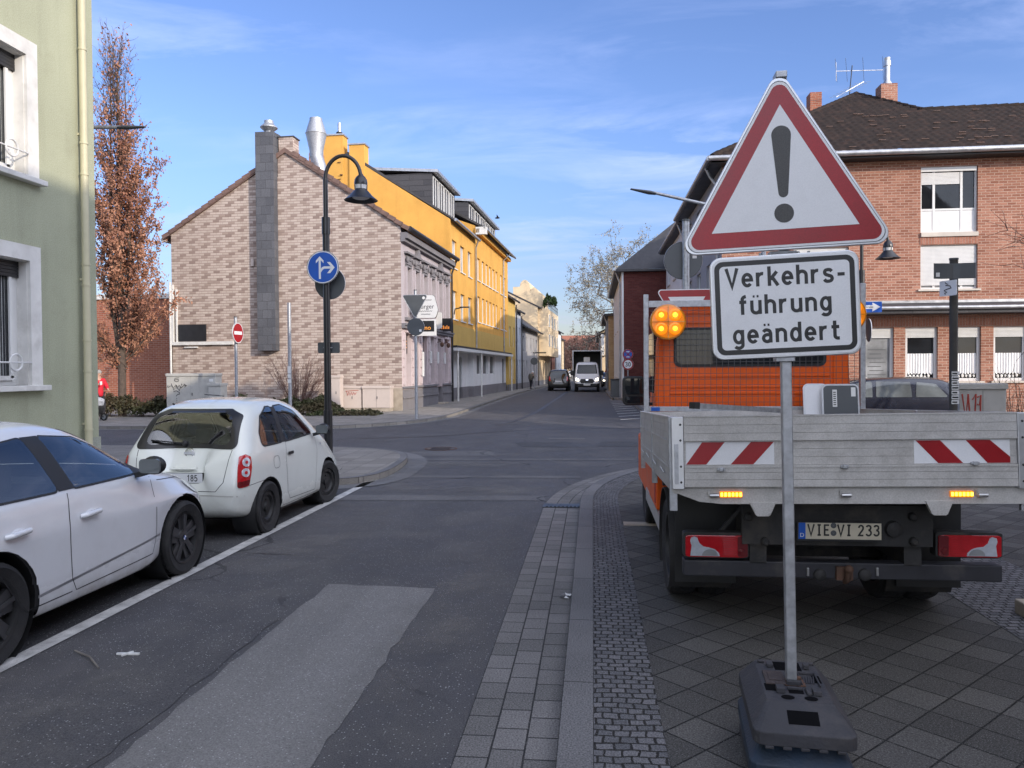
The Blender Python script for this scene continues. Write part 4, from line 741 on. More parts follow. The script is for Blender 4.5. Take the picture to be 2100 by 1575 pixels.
# ---------------------------------------------------------------- further houses on the left
def row_house(name, label, s0, s1, h, mat, ridge, x=0.0, wins=(), roofmat='tile_dark', depth=10, plinth='lilac_dark', flat=False, side=None, pane='glass_grey', dorm=None, over=.35):
    t = thing(name, label, 'house', LFO, LFA); fr = FR((x, 0, 0), (0, 1, 0), (1, 0, 0))
    m = MB(); m.wall(fr, s0, s1, .6, h, wins, .15)
    for s in (s0, s1):
        pts = [(x, s, -.1), (x, s, h), (x - depth, s, h), (x - depth, s, -.1)] if flat else [(x, s, -.1), (x, s, h), (x - depth / 2, s, h + ridge), (x - depth, s, h), (x - depth, s, -.1)]
        m.face(pts if s == s0 else pts[::-1])
    m.build('wall', M[mat], t)
    m = MB(); m.fbox(XY, x - .2, x + .03, s0, s1, -.1, .6); m.build('plinth', M[plinth], t)
    m = MB()
    if flat: m.fbox(XY, x - depth, x + .12, s0 - .02, s1 + .02, h, h + .18)
    else: roof_prism(m, [(x + over, h - .2), (x + over, h - .05), (x - depth / 2, h + ridge + .15), (x - depth - .3, h - .1), (x - depth / 2, h + ridge - .05)], s0 - .03, s1 + .03)
    rf = m.build('roof', M[roofmat], t)
    for w in wins: window(t, fr, *w, .15, pane=pane, fw=.07)
    if dorm: dormer(t, *dorm)
    m = MB(); m.tube([(x + over, s0, h - .1), (x + over, s1, h - .1)], .08, 8); m.tube([(x + .12, s1 - .2, h - .3), (x + .12, s1 - .2, .1)], .05, 8); m.build('gutter', M['dark_metal'], t, 1)
    return t
def grid_w(s0, s1, n, rows, w=.8):
    g = (s1 - s0) / n; return [(s0 + g * (k + .5) - w / 2, s0 + g * (k + .5) + w / 2, a, b) for k in range(n) for a, b in rows]
row_house('ochre_house', 'narrow ochre house with slate dormer next to the long yellow house', 28.82, 32.9, 7.45, 'yellow_pale', 3.6, wins=grid_w(28.9, 32.9, 2, [(1.0, 2.6), (3.6, 5.2)]), dorm=(29.4, 32.4, -.9, 7.6, 9.0, 2, -3.6))
row_house('pale_blue_house', 'narrow pale blue grey house between the ochre and the low tiled house', 32.93, 36.2, 6.75, 'bluegrey', 3.0, wins=grid_w(33, 36.2, 2, [(1.0, 2.6), (4.0, 5.4)]))
row_house('low_house', 'low grey house with overhanging dark tiled roof before the tall cream house', 36.23, 49.1, 5.55, 'grey_wall', 3.9, wins=grid_w(37, 41, 2, [(1.2, 2.6), (3.4, 4.8)]) + grid_w(42, 49, 3, [(1.0, 2.6), (3.4, 4.8)]), dorm=(37.3, 40.3, -1.3, 6.0, 7.5, 2, -4), over=.55)
t = row_house('cream_house', 'tall cream rendered house with curved parapet and projecting window bay', 49.2, 62.4, 8.3, 'cream', 2.5, wins=grid_w(49.6, 62, 4, [(1.0, 2.6), (4.2, 5.5), (6.4, 7.7)], 1.1), plinth='grey_wall')
m = MB(); m.fbox(FF, 49.6, 62.2, .003, 1.0, 3.2, 8.15)
bf = FR((1.0, 0, 0), (0, 1, 0), (1, 0, 0)); m.build('bay', M['cream'], t)
for a, b, c, e in grid_w(49.8, 62, 4, [(4.2, 5.5), (6.3, 7.6)], 1.2): window(t, FR((1.12, 0, 0), (0, 1, 0), (1, 0, 0)), a, b, c, e, .12, pane='glass_grey')
m = MB(); m.prism([(0, 8.2), (-3.2, 8.2)] + [(-3.2, 10.9), (-2.6, 10.9)] + arc(-1.9, 10.9, .55, .75, 180, 0, 8) + [(-1.3, 10.7)] + arc(-.9, 10.3, .4, .5, 180, 0, 8) + [(0, 10.1)], lambda a, b, h: Vector((a, h, b)), 53.5, 60); m.build('parapet', M['cream'], t)
m = MB()
for k in range(9): m.bar((.96, 50 + k * 1.45, 8.15), (.96, 50 + k * 1.45, 9.0), .05)
m.bar((.96, 49.7, 9.0), (.96, 62.1, 9.0), .06); m.bar((.96, 49.7, 8.6), (.96, 62.1, 8.6), .04); m.build('balcony_rail', M['dark_metal'], t)
row_house('brown_house', 'narrow brown brick house just beyond the cream house', 62.5, 68.6, 7.6, 'brick_wall', 2.4, wins=grid_w(62.6, 68.6, 2, [(1, 2.6), (4, 5.4)]))
row_house('white_house', 'white rendered house near the far end of the left row', 68.7, 78, 6.9, 'white_wall', 3.0, wins=grid_w(68.8, 78, 3, [(1, 2.6), (4, 5.4)]), x=.0)
row_house('pale_house', 'pale house at the far end of the left row', 78.1, 96, 6.6, 'cream', 2.8, wins=grid_w(78.3, 96, 5, [(1, 2.6), (4, 5.4)]), x=-1.1)
# ---------------------------------------------------------------- brick hall behind the tree
t = thing('brick_hall', 'flat roofed brown brick wall building behind the brown leaved tree', 'building', (-19.6, 34.2, 0))
m = MB(); m.face([(0, 0, -.1), (0, 0, 5.2), (-26, 0, 5.2), (-26, 0, -.1)][::-1]); m.face([(0, 0, -.1), (0, 9, -.1), (0, 9, 5.2), (0, 0, 5.2)]); m.build('wall', M['brick_wall'], t)
m = MB(); m.box(-26.1, .1, -.1, 9, 5.2, 5.42); m.build('roof_edge', M['white_dirty'], t)
m = MB(); m.prism([(.2, 5.42), (-2.6, 5.42), (-1.2, 6.0)], lambda a, b, h: Vector((a, h, b)), 5.5, 8); m.build('rooflight', M['dark_metal'], t)
# ---------------------------------------------------------------- corner brick house on the right
t = thing('brick_house', 'red brick corner house with brown tiled roof, white windows and lace curtains', 'house', (0, 0, 0))
BF = FR((0, 25, 0), (1, 0, 0), (0, -1, 0)); SF = FR((4.1, 0, 0), (0, 1, 0), (-1, 0, 0))
top = [(10.1, 11.77, 5.88, 7.9), (6.3, 7.97, 5.88, 7.9), (14.0, 15.67, 5.88, 7.9), (17.9, 19.5, 5.88, 7.9)]
mid = [(10.1, 11.77, 4.14, 5.5), (6.3, 7.97, 4.14, 5.5), (14.0, 15.67, 4.14, 5.5), (17.9, 19.5, 4.14, 5.5)]
gr = [(8.42, 9.32, .95, 2.97), (9.66, 10.62, 1.3, 2.97), (10.99, 11.88, 1.3, 2.97), (12.24, 13.2, 1.3, 2.97), (13.6, 14.5, 1.3, 2.97), (15, 16, 1.3, 2.97)]
m = MB(); m.wall(BF, 4.1, 27, .35, 8.2, top + mid + gr, .14); m.face([(27, 25, .35), (27, 34, .35), (27, 34, 8.2), (27, 25, 8.2)]); m.build('wall', M['brick_red'], t)
m = MB()
for a, b, c, e in top: m.fbox(BF, a - .02, b + .02, .002, .012, c - .36, c - .13)
m.fbox(BF, 4.1, 27, .002, .014, 3.0, 3.32); m.build('soldier_course', M['brick_soldier'], t)
m = MB(); m.fbox(BF, 4.08, 27, -.2, .04, -.1, .35); m.build('plinth', M['concrete'], t)
sw = [(27.2 + 2.6 * k, 28.3 + 2.6 * k, z, z + 1.5) for k in range(3) for z in (1.2, 3.9, 6.3)]
m = MB(); m.wall(SF, 25, 34.2, .35, 8.2, sw, .14); m.build('side_wall', M['grey_wall'], t)
for w in sw: window(t, SF, *w, .14, sill='sill', pane='glass_grey')
for i, (a, b, c, e) in enumerate(top):
    w = window(t, BF, a, b, c, e, .14, mull=(a + .42, b - .44), trans=(c + .72,), fw=.06)
    s = MB(); s.fbox(BF, a + .05, b - .05, -.125, -.10, c + .05, c + .68); s.build('panel', M['white'], w)
    s = MB(); k = e - .17
    while k > e - .5: s.fbox(BF, a + .05, b - .5, -.10, -.078, k - .034, k); k -= .04
    s.build('roller_shutter', M['white'], w)
    s = MB(); s.fbox(BF, a + .02, b - .02, -.09, -.03, e - .14, e - .01); s.build('shutter_box', M['white'], w)
    s = MB(); s.fbox(BF, a - .0, b + .0, -.1, .06, c - .13, c - .003); s.build('sill', M['sill'], w)
for i, (a, b, c, e) in enumerate(mid):
    window(t, BF, a, b, c, e, .14, mull=(a + .42, b - .44), shutter=1.24, sill='sill', pane='glass_light')
for i, (a, b, c, e) in enumerate(gr):
    w = window(t, BF, a, b, c, e, .14, shutter=.32, sill='sill' if i else None, fw=.09, pane='glass' if i else 'glass_light')
    if not i:
        s = MB()
        for k in range(7): s.fbox(BF, a + .16 + .05 * (k % 2), b - .2 - .07 * (k % 3), -.118, -.116, 1.5 + k * .13, 1.52 + k * .13)
        s.build('notice', M['grey_back'], w); continue
    s = MB(); n = 48; ztop = c + .86
    for k in range(n):
        u0 = a + .1 + (b - a - .2) * k / n; u1 = a + .1 + (b - a - .2) * (k + 1) / n; z0 = c + .26 - .05 * abs(sin(k * pi / 6)); z1 = c + .26 - .05 * abs(sin((k + 1) * pi / 6))
        y0 = -.112 + .012 * sin(k * 1.25); y1 = -.112 + .012 * sin((k + 1) * 1.25)
        s.face([BF.P(u0, y0, z0), BF.P(u1, y1, z1), BF.P(u1, y1, ztop), BF.P(u0, y0, ztop)])
    s.build('lace_curtain', M['curtain'], w, 2, doubles=True)
    s = MB(); r = random.Random(i)
    for k in range(6): s.ball(BF.P(a + .18 + k * .11, -.113, c + .14 + r.random() * .03), .03 + r.random() * .02, (1, .3, 1.3), 8, 5)
    s.build('window_ornament', M['white_dirty'], w, 1)
m = MB(); m.prism([(24.3, 3.36), (24.99, 3.36), (24.99, 3.72), (24.3, 3.56)], lambda a, b, h: Vector((h, a, b)), 4.1, 27); m.build('canopy', M['slate_grey'], t)
m = MB(); m.tube([(4.1, 24.24, 3.52), (27, 24.24, 3.52)], .06, 10); m.fbox(BF, 4.1, 27, .0, .06, 3.72, 3.8); m.build('canopy_gutter', M['zinc'], t, 1)
# tiled roof: real pantile relief on the slope that faces the crossing
E0 = 24.55; ZE = 8.28; SL = .577
A1 = (10.5, 32.1, 12.6); V1 = (11.8, 29.2, 10.96)
def front_top(x):
    if x < A1[0]: return E0 + (x - 3.7) / (A1[0] - 3.7) * (A1[1] - E0)
    if x < V1[0]: return A1[1] + (x - A1[0]) / (V1[0] - A1[0]) * (V1[1] - A1[1])
    return 29.25
m = MB(); bmv = {}; dx, dy = .068, .0733
def rz(i, j):
    x = 3.7 + i * dx; y = E0 + j * dy; row = (j % 4) / 4
    ph = (x / .27 + (j // 4) * .0) % 1
    return Vector((x, y, ZE + SL * (y - E0) + .07 * (1 - row) + .034 * (abs(sin(ph * pi)) ** .7)))
def rv(i, j):
    if (i, j) not in bmv: bmv[i, j] = m.bm.verts.new(rz(i, j))
    return bmv[i, j]
for i in range(int(12 / dx)):
    yt = front_top(3.7 + (i + .5) * dx)
    for j in range(int((yt - E0) / dy)): m.bm.faces.new((rv(i, j), rv(i + 1, j), rv(i + 1, j + 1), rv(i, j + 1)))
m.face([(15.6, E0, ZE), (27.3, E0, ZE), (27.3, 29.25, 10.99), (15.6, 29.25, 10.99)])
m.face([(3.7, E0, ZE + .02), (A1[0], A1[1], A1[2]), (A1[0], 34.3, 12.6), (3.7, 34.3, ZE)]); m.face([(11.8, 29.2, 10.96), (27.3, 29.25, 10.99), (27.3, 34, 8.2), (11.8, 34, 8.2)])
roof = m.build('roof', M['tile_brown'], t, 1)
m = MB()
def ridge(p, q):
    p = Vector(p); q = Vector(q); n = int((q - p).length / .36)
    for k in range(n): m.tube([p.lerp(q, k / n), p.lerp(q, (k + 1.08) / n)], [.11, .135], 10)
ridge((3.75, E0 + .05, ZE + .05), A1); ridge(A1, V1); ridge(V1, (27, 29.25, 11.02)); m.build('ridge_tile', M['tile_brown'], t, 1)
m = MB(); r = random.Random(5)
for k in range(46):
    i = r.choice([int(abs(r.gauss(0, 16))) + 76, int(r.gauss(118, 10)), r.randrange(40, 160)]); j = r.randrange(6, 60) // 4 * 4
    if E0 + (j + 4) * dy < front_top(3.7 + i * dx) - .3: p = rz(i, j); m.bar(p + Vector((0, -.01, .012)), p + Vector((.22, -.01, .012)), .03, .012)
m.build('worn_tile', M['verge'], roof)
m = MB(); m.tube([(3.6, 24.42, 8.25), (27.3, 24.42, 8.25)], .085, 12); m.tube([(3.62, 24.42, 8.25), (3.62, 34.3, 8.25)], .08, 10); m.build('gutter', M['zinc'], t, 1)
m = MB(); m.box(3.7, 27.2, 24.5, 25, 8.12, 8.2); m.box(3.66, 4.1, 24.5, 34.3, 8.13, 8.21); m.build('soffit', M['dark_metal'], t)
m = MB(); m.tube([(3.66, 25.4, 8.2), (3.8, 25.4, 7.9), (4.02, 25.4, 7.6), (4.02, 25.4, .1)], .05, 8); m.build('downpipe', M['zinc'], t, 1)
MB().box(9.15, 9.62, 33.6, 34.2, 11.4, 13.3).build('chimney', M['brick_wall'], t); c2 = MB().box(11.0, 11.6, 30.8, 31.4, 10.4, 12.55).build('chimney', M['brick_red'], t)
m = MB(); m.tube([(11.32, 31.1, 12.5), (11.32, 31.1, 12.62), (11.32, 31.1, 12.75), (11.32, 31.1, 13.3), (11.32, 31.1, 13.3), (11.32, 31.1, 13.5)], [.2, .19, .11, .11, .135, .135], 16); m.tube([(11.32, 31.1, 13.5), (11.32, 31.1, 13.62)], [.1, .12], 16); m.build('flue', M['steel'], t, 1)
# aerial on the ridge
t = thing('roof_aerial', 'old television aerial on the tiled roof of the brick corner house', 'aerial', (10.3, 32.3, 12.5))
m = MB(); m.tube([(0, 0, 0), (.12, 0, 1.35)], .02, 6); m.build('mast', M['dark_metal'], t)
m = MB(); m.bar((-.5, 0, 1.15), (1.35, .1, 1.15), .022)
for k, x in enumerate((-.5, -.1, .55, 1.3)): m.bar((x - .16, -.4, 1.5), (x + .16, .4, .85), .012)
m.bar((-.5, 0, .75), (-.5, 0, 1.5), .018); m.build('crossbar', M['galv'], t)
m = MB(); m.bar((-.55, -.2, .05), (.6, .1, .72), .02)
for k in range(8): a = k / 7; c = Vector((-.5 + 1.05 * a, -.18 + .27 * a, .08 + .6 * a)); m.bar(c + Vector((-.28, .1, 0)), c + Vector((.28, -.1, 0)), .010)
m.build('yagi', M['galv'], t)
# ---------------------------------------------------------------- far street, right side
def right_house(name, label, x, y0, y1, h, mat, front, ridge, wins, hip=True, depth=9, roofmat='tile_dark'):
    t = thing(name, label, 'house', (0, 0, 0)); fr = FR((x, 0, 0), (0, 1, 0), (-1, 0, 0))
    m = MB(); m.wall(fr, y0, y1, -.1, h, wins, .14); m.build('street_wall', M[mat], t)
    m = MB(); top = [] if hip else [(x + depth / 2, y0, h + ridge)]
    m.face([(x, y0, -.1), (x + depth, y0, -.1), (x + depth, y0, h), *top, (x, y0, h)]); m.build('end_wall', M[front], t); m = MB(); m.face([(x, y1, -.1), (x, y1, h), (x + depth, y1, h), (x + depth, y1, -.1)]); m.build('end_wall', M[front], t)
    m = MB(); o = .35; hx = x + depth / 2; hy = y0 + (depth / 2 if hip else -.1)
    p = [(x - o, y0 - o, h), (x + depth + o, y0 - o, h), (x + depth + o, y1, h), (x - o, y1, h)]
    m.face([p[0], (hx, hy, h + ridge), (hx, y1, h + ridge), p[3]][::-1]); m.face([p[1], p[2], (hx, y1, h + ridge), (hx, hy, h + ridge)])
    if hip: m.face([p[0], p[1], (hx, hy, h + ridge)])
    m.box(x - o, x, y0 - o, y1, h - .12, h - .002); m.box(x, x + depth, y0 - o, y0, h - .12, h - .002); m.build('roof', M[roofmat], t)
    m = MB(); m.tube([(x - o - .02, y0 - o, h), (x - o - .02, y1, h)], .08, 8); m.tube([(x - o, y0 + .3, h), (x - .1, y0 + .3, h - .7), (x - .1, y0 + .3, .1)], .05, 8); m.build('gutter', M['zinc'], t, 1)
    for w in wins: window(t, fr, *w, .14, pane='glass_grey', sill='sill')
    return t
right_house('grey_house', 'grey rendered house in the shade between the brick corner house and the dark brick gable', 4.1, 34.35, 43.45, 8.2, 'white_wall', 'grey_wall', 4.0, grid_w(34.6, 43.3, 3, [(1.2, 2.7), (3.9, 5.4), (6.2, 7.6)], 1.1), hip=False, depth=13)
t = right_house('dark_brick_house', 'dark red brick house with dark hipped roof standing out into the far street', 1.66, 43.6, 60, 7.3, 'white_wall', 'brick_dark', 4.3, grid_w(44.5, 60, 4, [(1.2, 2.7), (4.2, 5.8)], 1.1))
m = MB(); m.fbox(FR((1.66, 43.6, 0), (1, 0, 0), (0, -1, 0)), 0, .1, .003, .02, -.1, 7.18); m.build('corner_trim', M['white_wall'], t)
right_house('sandstone_house', 'sandy yellow brick house lit by the sun far along the right side', 1.25, 60.3, 75, 6.0, 'grey_wall', 'brick_sand', .5, grid_w(61, 75, 3, [(1.2, 2.7), (4, 5.3)], 1.0), hip=False, depth=7)
right_house('distant_house', 'small distant grey house on the right behind the white van', .9, 82, 110, 5.6, 'grey_wall', 'cream', 2.5, grid_w(83, 110, 6, [(1.2, 2.7), (3.8, 5.2)], 1.2), hip=False)
o = MB().box(.9, 1.25, 80.8, 80.95, 3.2, 5.4).build('banner_sign', M['white'], None); tag(o, 'white vertical banner sign on the far right side of the street', 'sign')
# house behind the viewer's right: throws the long shade over the near street
t = thing('shade_house', 'tall plain house on the near right beyond the picture edge', 'house', (0, 0, 0))
OF = FR((8.2, 0, 0), (0, 1, 0), (-1, 0, 0)); ow = grid_w(-24, 9, 9, [(1.2, 2.7), (4.0, 5.5), (6.8, 8.2)], 1.2)
m = MB(); m.wall(OF, -40, 9.4, -.1, 9.2, ow, .14); m.face([(8.2, 9.4, -.1), (8.2, 9.4, 9.2), (13.2, 9.4, 13.0), (18.2, 9.4, 9.2), (18.2, 9.4, -.1)]); m.face([(18.2, 9.4, -.1), (18.2, 9.4, 9.2), (18.2, -40, 9.2), (18.2, -40, -.1)]); m.build('wall', M['cream'], t)
m = MB(); roof_prism(m, [(7.7, 9.0), (7.7, 9.15), (13.2, 13.4), (18.7, 9.15), (18.7, 9.0), (13.2, 13.2)], -40.2, 9.7); m.build('roof', M['tile_red'], t)
for w in ow: window(t, OF, *w, .14, sill='sill')
# distant roof over the trees
t = thing('distant_red_roof_house', 'wide distant house with a red tiled roof behind the bare trees', 'house', (-4, 330, -1.5))
MB().box(-22, 22, 0, 10, 0, 13).build('wall', M['cream'], t); m = MB(); m.prism([(-1, 13), (11, 13), (5, 18)], lambda a, b, h: Vector((h, a, b)), -23, 23); m.build('roof', M['tile_red'], t)
# ---------------------------------------------------------------- cars: lofted body, decals conformed to it
class Shell:
    """car body in local metres: x forward from the rear bumper, y left, z up"""
    def __init__(s, st, rear, front, wr, wf, arches=(), crease=None):
        # st rows: x, zb, ws(sill half width), zm, wm(mid), zbelt, wb(belt), ztop, wt(top half width); rear/front: z -> x shift
        L = st[-1][0]; rows = []
        def shift(x, z):
            a = max(0, 1 - x / wr); b = max(0, 1 - (L - x) / wf); return rear(z) * a - front(z) * b
        bm = bmesh.new(); ring = []
        for (x, zb, ws, zm, wm, zt_, wb, zt, wt) in st:
            p = [(0, zb), (ws * .75, zb), (ws, zb + .03), (ws + .015, zb + .13), (wm, zm), (wb + .008, zt_ - .03), (wb - .022, zt_ + .035), (wt + (wb - wt) * .30, zt_ + (zt - zt_) * .72), (wt - .03, zt - .035), (wt * .62, zt), (0, zt + .012)]
            ring.append([(x + shift(x, z), y, z) for y, z in p])
        V = [[bm.verts.new(q) for q in r] for r in ring]
        for r0, r1 in zip(V, V[1:]):
            for k in range(10): bm.faces.new((r0[k], r1[k], r1[k + 1], r0[k + 1]))
        if crease is not None:
            cl = bm.edges.layers.float.new('crease_edge')
            for r0, r1 in zip(V[1:-2], V[2:-1]): bm.edges.get((r0[crease], r1[crease]))[cl] = .75
        for end in (0, -1):                       # rounded end caps
            r = ring[end]; cz = (r[0][2] + r[-1][2]) / 2; prev = V[end]
            for sc, bulge in ((.80, .018), (.4, .03)):
                cur = [bm.verts.new((q[0] + (-bulge if end == 0 else bulge), q[1] * sc, cz + (q[2] - cz) * sc)) for q in r]
                for k in range(10): bm.faces.new((prev[k], prev[k + 1], cur[k + 1], cur[k]) if end == 0 else (prev[k], cur[k], cur[k + 1], prev[k + 1]))
                prev = cur
            for k in range(5):
                f = (prev[k], prev[k + 1], prev[9 - k], prev[10 - k]) if k < 4 else (prev[4], prev[5], prev[6])
                bm.faces.new(f if end == 0 else f[::-1])
        bmesh.ops.mirror(bm, geom=bm.verts[:] + bm.edges[:] + bm.faces[:], axis='Y', merge_dist=1e-4)
        bmesh.ops.recalc_face_normals(bm, faces=bm.faces)
        me = bpy.data.meshes.new('tmp'); bm.to_mesh(me); bm.free()
        o = bpy.data.objects.new('tmp', me); COL.objects.link(o); md = o.modifiers.new('s', 'SUBSURF'); md.levels = 3; md.render_levels = 3
        bpy.context.view_layer.update(); dg = bpy.context.evaluated_depsgraph_get(); s.me = bpy.data.meshes.new_from_object(o.evaluated_get(dg)); bpy.data.objects.remove(o)
        bm = bmesh.new(); bm.from_mesh(s.me); s.bvh = BVHTree.FromBMesh(bm)
        for (ax, az, ar) in arches:               # cut wheel arches
            geom = bm.verts[:] + bm.edges[:] + bm.faces[:]
            for k in range(28):
                a = 2 * pi * k / 28; nrm = Vector((cos(a), 0, sin(a))); pl = Vector((ax, 0, az)) + nrm * ar
                fs = [f for f in bm.faces if (f.calc_center_median() - Vector((ax, f.calc_center_median().y, az))).length < ar * 1.5 and abs(f.calc_center_median().y) > .35]
                g = list({v for f in fs for v in f.verts}) + list({e for f in fs for e in f.edges}) + fs
                bmesh.ops.bisect_plane(bm, geom=g, plane_co=pl, plane_no=nrm, dist=1e-5)
            kill = [f for f in bm.faces if abs(f.calc_center_median().y) > .35 and math.hypot(f.calc_center_median().x - ax, f.calc_center_median().z - az) < ar * .992]
            bmesh.ops.delete(bm, geom=kill, context='FACES')
        bm.to_mesh(s.me); bm.free()
    def cut(s, pts, axis, side=-1):
        from mathutils.geometry import convex_hull_2d
        P = [pts[i] for i in convex_hull_2d([Vector(p) for p in pts])]; c = sum((Vector(p) for p in P), Vector((0, 0))) / len(P); rad = max((Vector(p) - c).length for p in P) * 1.25
        bm = bmesh.new(); bm.from_mesh(s.me); bm.normal_update()
        def sel(f):
            q = f.calc_center_median()
            if axis == 'y': return q.y * side > .25 and f.normal.y * side > .12 and (Vector((q.x, q.z)) - c).length < rad
            return (q.x < 1.2 and f.normal.x < -.08 if axis == 'x-' else q.x > 1.2 and f.normal.x > .08) and (Vector((q.y, q.z)) - c).length < rad
        for i, a in enumerate(P):
            a = Vector(a); e = Vector(P[(i + 1) % len(P)]) - a
            if e.length < 1e-5: continue
            n2 = Vector((e.y, -e.x)); pl, nn = (Vector((a.x, 0, a.y)), Vector((n2.x, 0, n2.y))) if axis == 'y' else (Vector((0, a.x, a.y)), Vector((0, n2.x, n2.y)))
            fs = [f for f in bm.faces if sel(f)]
            bmesh.ops.bisect_plane(bm, geom=list({v for f in fs for v in f.verts}) + list({e_ for f in fs for e_ in f.edges}) + fs, plane_co=pl, plane_no=nn.normalized(), dist=1e-5)
        sgn = sum(Vector(P[i]).cross(Vector(P[(i + 1) % len(P)])) for i in range(len(P)))
        def inside(q):
            w = Vector((q.x, q.z)) if axis == 'y' else Vector((q.y, q.z))
            return all((Vector(P[(i + 1) % len(P)]) - Vector(P[i])).cross(w - Vector(P[i])) * sgn >= -1e-6 for i in range(len(P)))
        bmesh.ops.delete(bm, geom=[f for f in bm.faces if sel(f) and inside(f.calc_center_median())], context='FACES'); bm.to_mesh(s.me); bm.free()
    def interior(s, parent, xf, xr, w, dash, seat_z=.42, head=1.16):
        bm = bmesh.new(); bm.from_mesh(s.me); bm.normal_update()
        for v in bm.verts: v.co -= v.normal * .03
        bmesh.ops.reverse_faces(bm, faces=bm.faces); me = bpy.data.meshes.new('interior'); bm.to_mesh(me); bm.free(); o = from_mesh(me, 'interior', M['seat_grey'], parent)
        for y in (-w, w):
            m = MB(); m.box(xf - .25, xf + .25, y - .23, y + .23, seat_z - .1, seat_z + .06); m.prism([(xf - .36, seat_z), (xf - .22, seat_z), (xf - .36, head - .22), (xf - .46, head - .22)], lambda a, b, h: Vector((a, y + h, b)), -.22, .22); m.box(xf - .47, xf - .39, y - .12, y + .12, head - .18, head); m.build('front_seat', M['seat'], o, bevel=.03)
        m = MB(); m.box(xr - .2, xr + .25, -w - .3, w + .3, seat_z - .1, seat_z + .05); m.box(xr - .32, xr - .18, -w - .3, w + .3, seat_z, head - .25)
        for y in (-w, w): m.box(xr - .33, xr - .26, y - .11, y + .11, head - .24, head - .08)
        m.build('rear_seat', M['seat'], o, bevel=.03)
        m = MB(); m.box(dash - .35, dash, -w - .35, w + .35, .6, .90); m.build('dashboard', M['black_plastic'], o, bevel=.05)
        m = MB(); m.tube([(dash - .42 + .06 * sin(a), w + .17 * cos(a), .88 + .16 * sin(a)) for a in [2 * pi * k / 20 for k in range(21)]], .014, 6); m.build('steering_wheel', M['black_plastic'], o, 1)
    def body(s, mat, parent): return from_mesh(s.me, 'body', mat, parent)
    def cast(s, p, d):
        h = s.bvh.ray_cast(p, d)
        return h if h[0] is not None else None
    def decal(s, name, pts, axis, off, mat, parent, grid=.05, side=-1):
        grid *= .6
        """pts in the plane seen along axis: 'y' -> (x,z) on side, 'x-' rear (y,z), 'x+' front (y,z)"""
        bm = bmesh.new(); polys = pts if isinstance(pts[0][0], (tuple, list)) else [pts]
        for pp in polys: bm.faces.new([bm.verts.new((a, b, 0)) for a, b in pp])
        bmesh.ops.remove_doubles(bm, verts=bm.verts, dist=1e-5); pts = [q for pp in polys for q in pp]
        xs = [p[0] for p in pts]; zs = [p[1] for p in pts]
        for ax, lo, hi in ((0, min(xs), max(xs)), (1, min(zs), max(zs))):
            k = lo + grid
            while k < hi:
                nrm = Vector((1, 0, 0)) if ax == 0 else Vector((0, 1, 0)); bmesh.ops.bisect_plane(bm, geom=bm.verts[:] + bm.edges[:] + bm.faces[:], plane_co=nrm * k, plane_no=nrm); k += grid
        bmesh.ops.triangulate(bm, faces=bm.faces)
        for v in bm.verts:
            a, b = v.co.x, v.co.y
            if axis == 'y': o_, d = Vector((a, side * 3, b)), Vector((0, -side, 0))
            elif axis == 'd': d = Vector((.7071, -side * .7071, 0)); o_ = Vector((.12, side * .70, b)) + Vector((.7071, side * .7071, 0)) * a - d * 3
            else: sg = -1 if axis == 'x-' else 1; o_, d = Vector((sg * 9, a, b)), Vector((-sg, 0, 0))
            h = s.cast(o_, d)
            if h: nn = h[1] if h[1].dot(d) < 0 else -h[1]; v.co = h[0] + (nn * .8 - d * .2) * (off + .004)
            else:
                q = s.bvh.find_nearest(o_ + d * (3 - .8 if axis == 'y' else 9)); v.co = (Vector((a, q[0].y, b)) if axis == 'y' else Vector((q[0].x, a, b))) - d * off
        bmesh.ops.recalc_face_normals(bm, faces=bm.faces); bm.normal_update()
        f = bm.faces[:][0] if bm.faces else None; want = Vector((0, side, 0)) if axis == 'y' else Vector((-.7, side * .7, 0)) if axis == 'd' else Vector((-1 if axis == 'x-' else 1, 0, 0))
        if sum(f.normal.dot(want) for f in bm.faces) < 0: bmesh.ops.reverse_faces(bm, faces=bm.faces)
        me = bpy.data.meshes.new(name); bm.to_mesh(me); bm.free(); return from_mesh(me, name, mat, parent)
    def line(s, name, pts, axis, w, off, mat, parent, side=-1, closed=False):
        if closed: pts = list(pts) + [pts[0]]
        P = []
        for i in range(len(pts) - 1):
            a, b = Vector(pts[i]), Vector(pts[i + 1]); n = max(1, int((b - a).length / .05)); P += [a.lerp(b, k / n) for k in range(n)]
        P.append(Vector(pts[-1])); m = MB(); rows = []
        for i, p in enumerate(P):
            d = (P[min(i + 1, len(P) - 1)] - P[max(i - 1, 0)]).normalized(); nn = Vector((-d.y, d.x)); row = []
            for sg in (-1, 1):
                q = p + nn * sg * w / 2
                if axis == 'y': o_, dd = Vector((q.x, side * 3, q.y)), Vector((0, -side, 0))
                else: g = -1 if axis == 'x-' else 1; o_, dd = Vector((g * 9, q.x, q.y)), Vector((-g, 0, 0))
                h = s.cast(o_, dd); row.append(h[0] - dd * off if h else None)
            rows.append(row)
        for r0, r1 in zip(rows, rows[1:]):
            if None not in r0 + r1: m.face([r0[0], r1[0], r1[1], r0[1]])
        return m.build(name, mat, parent, recalc=True)
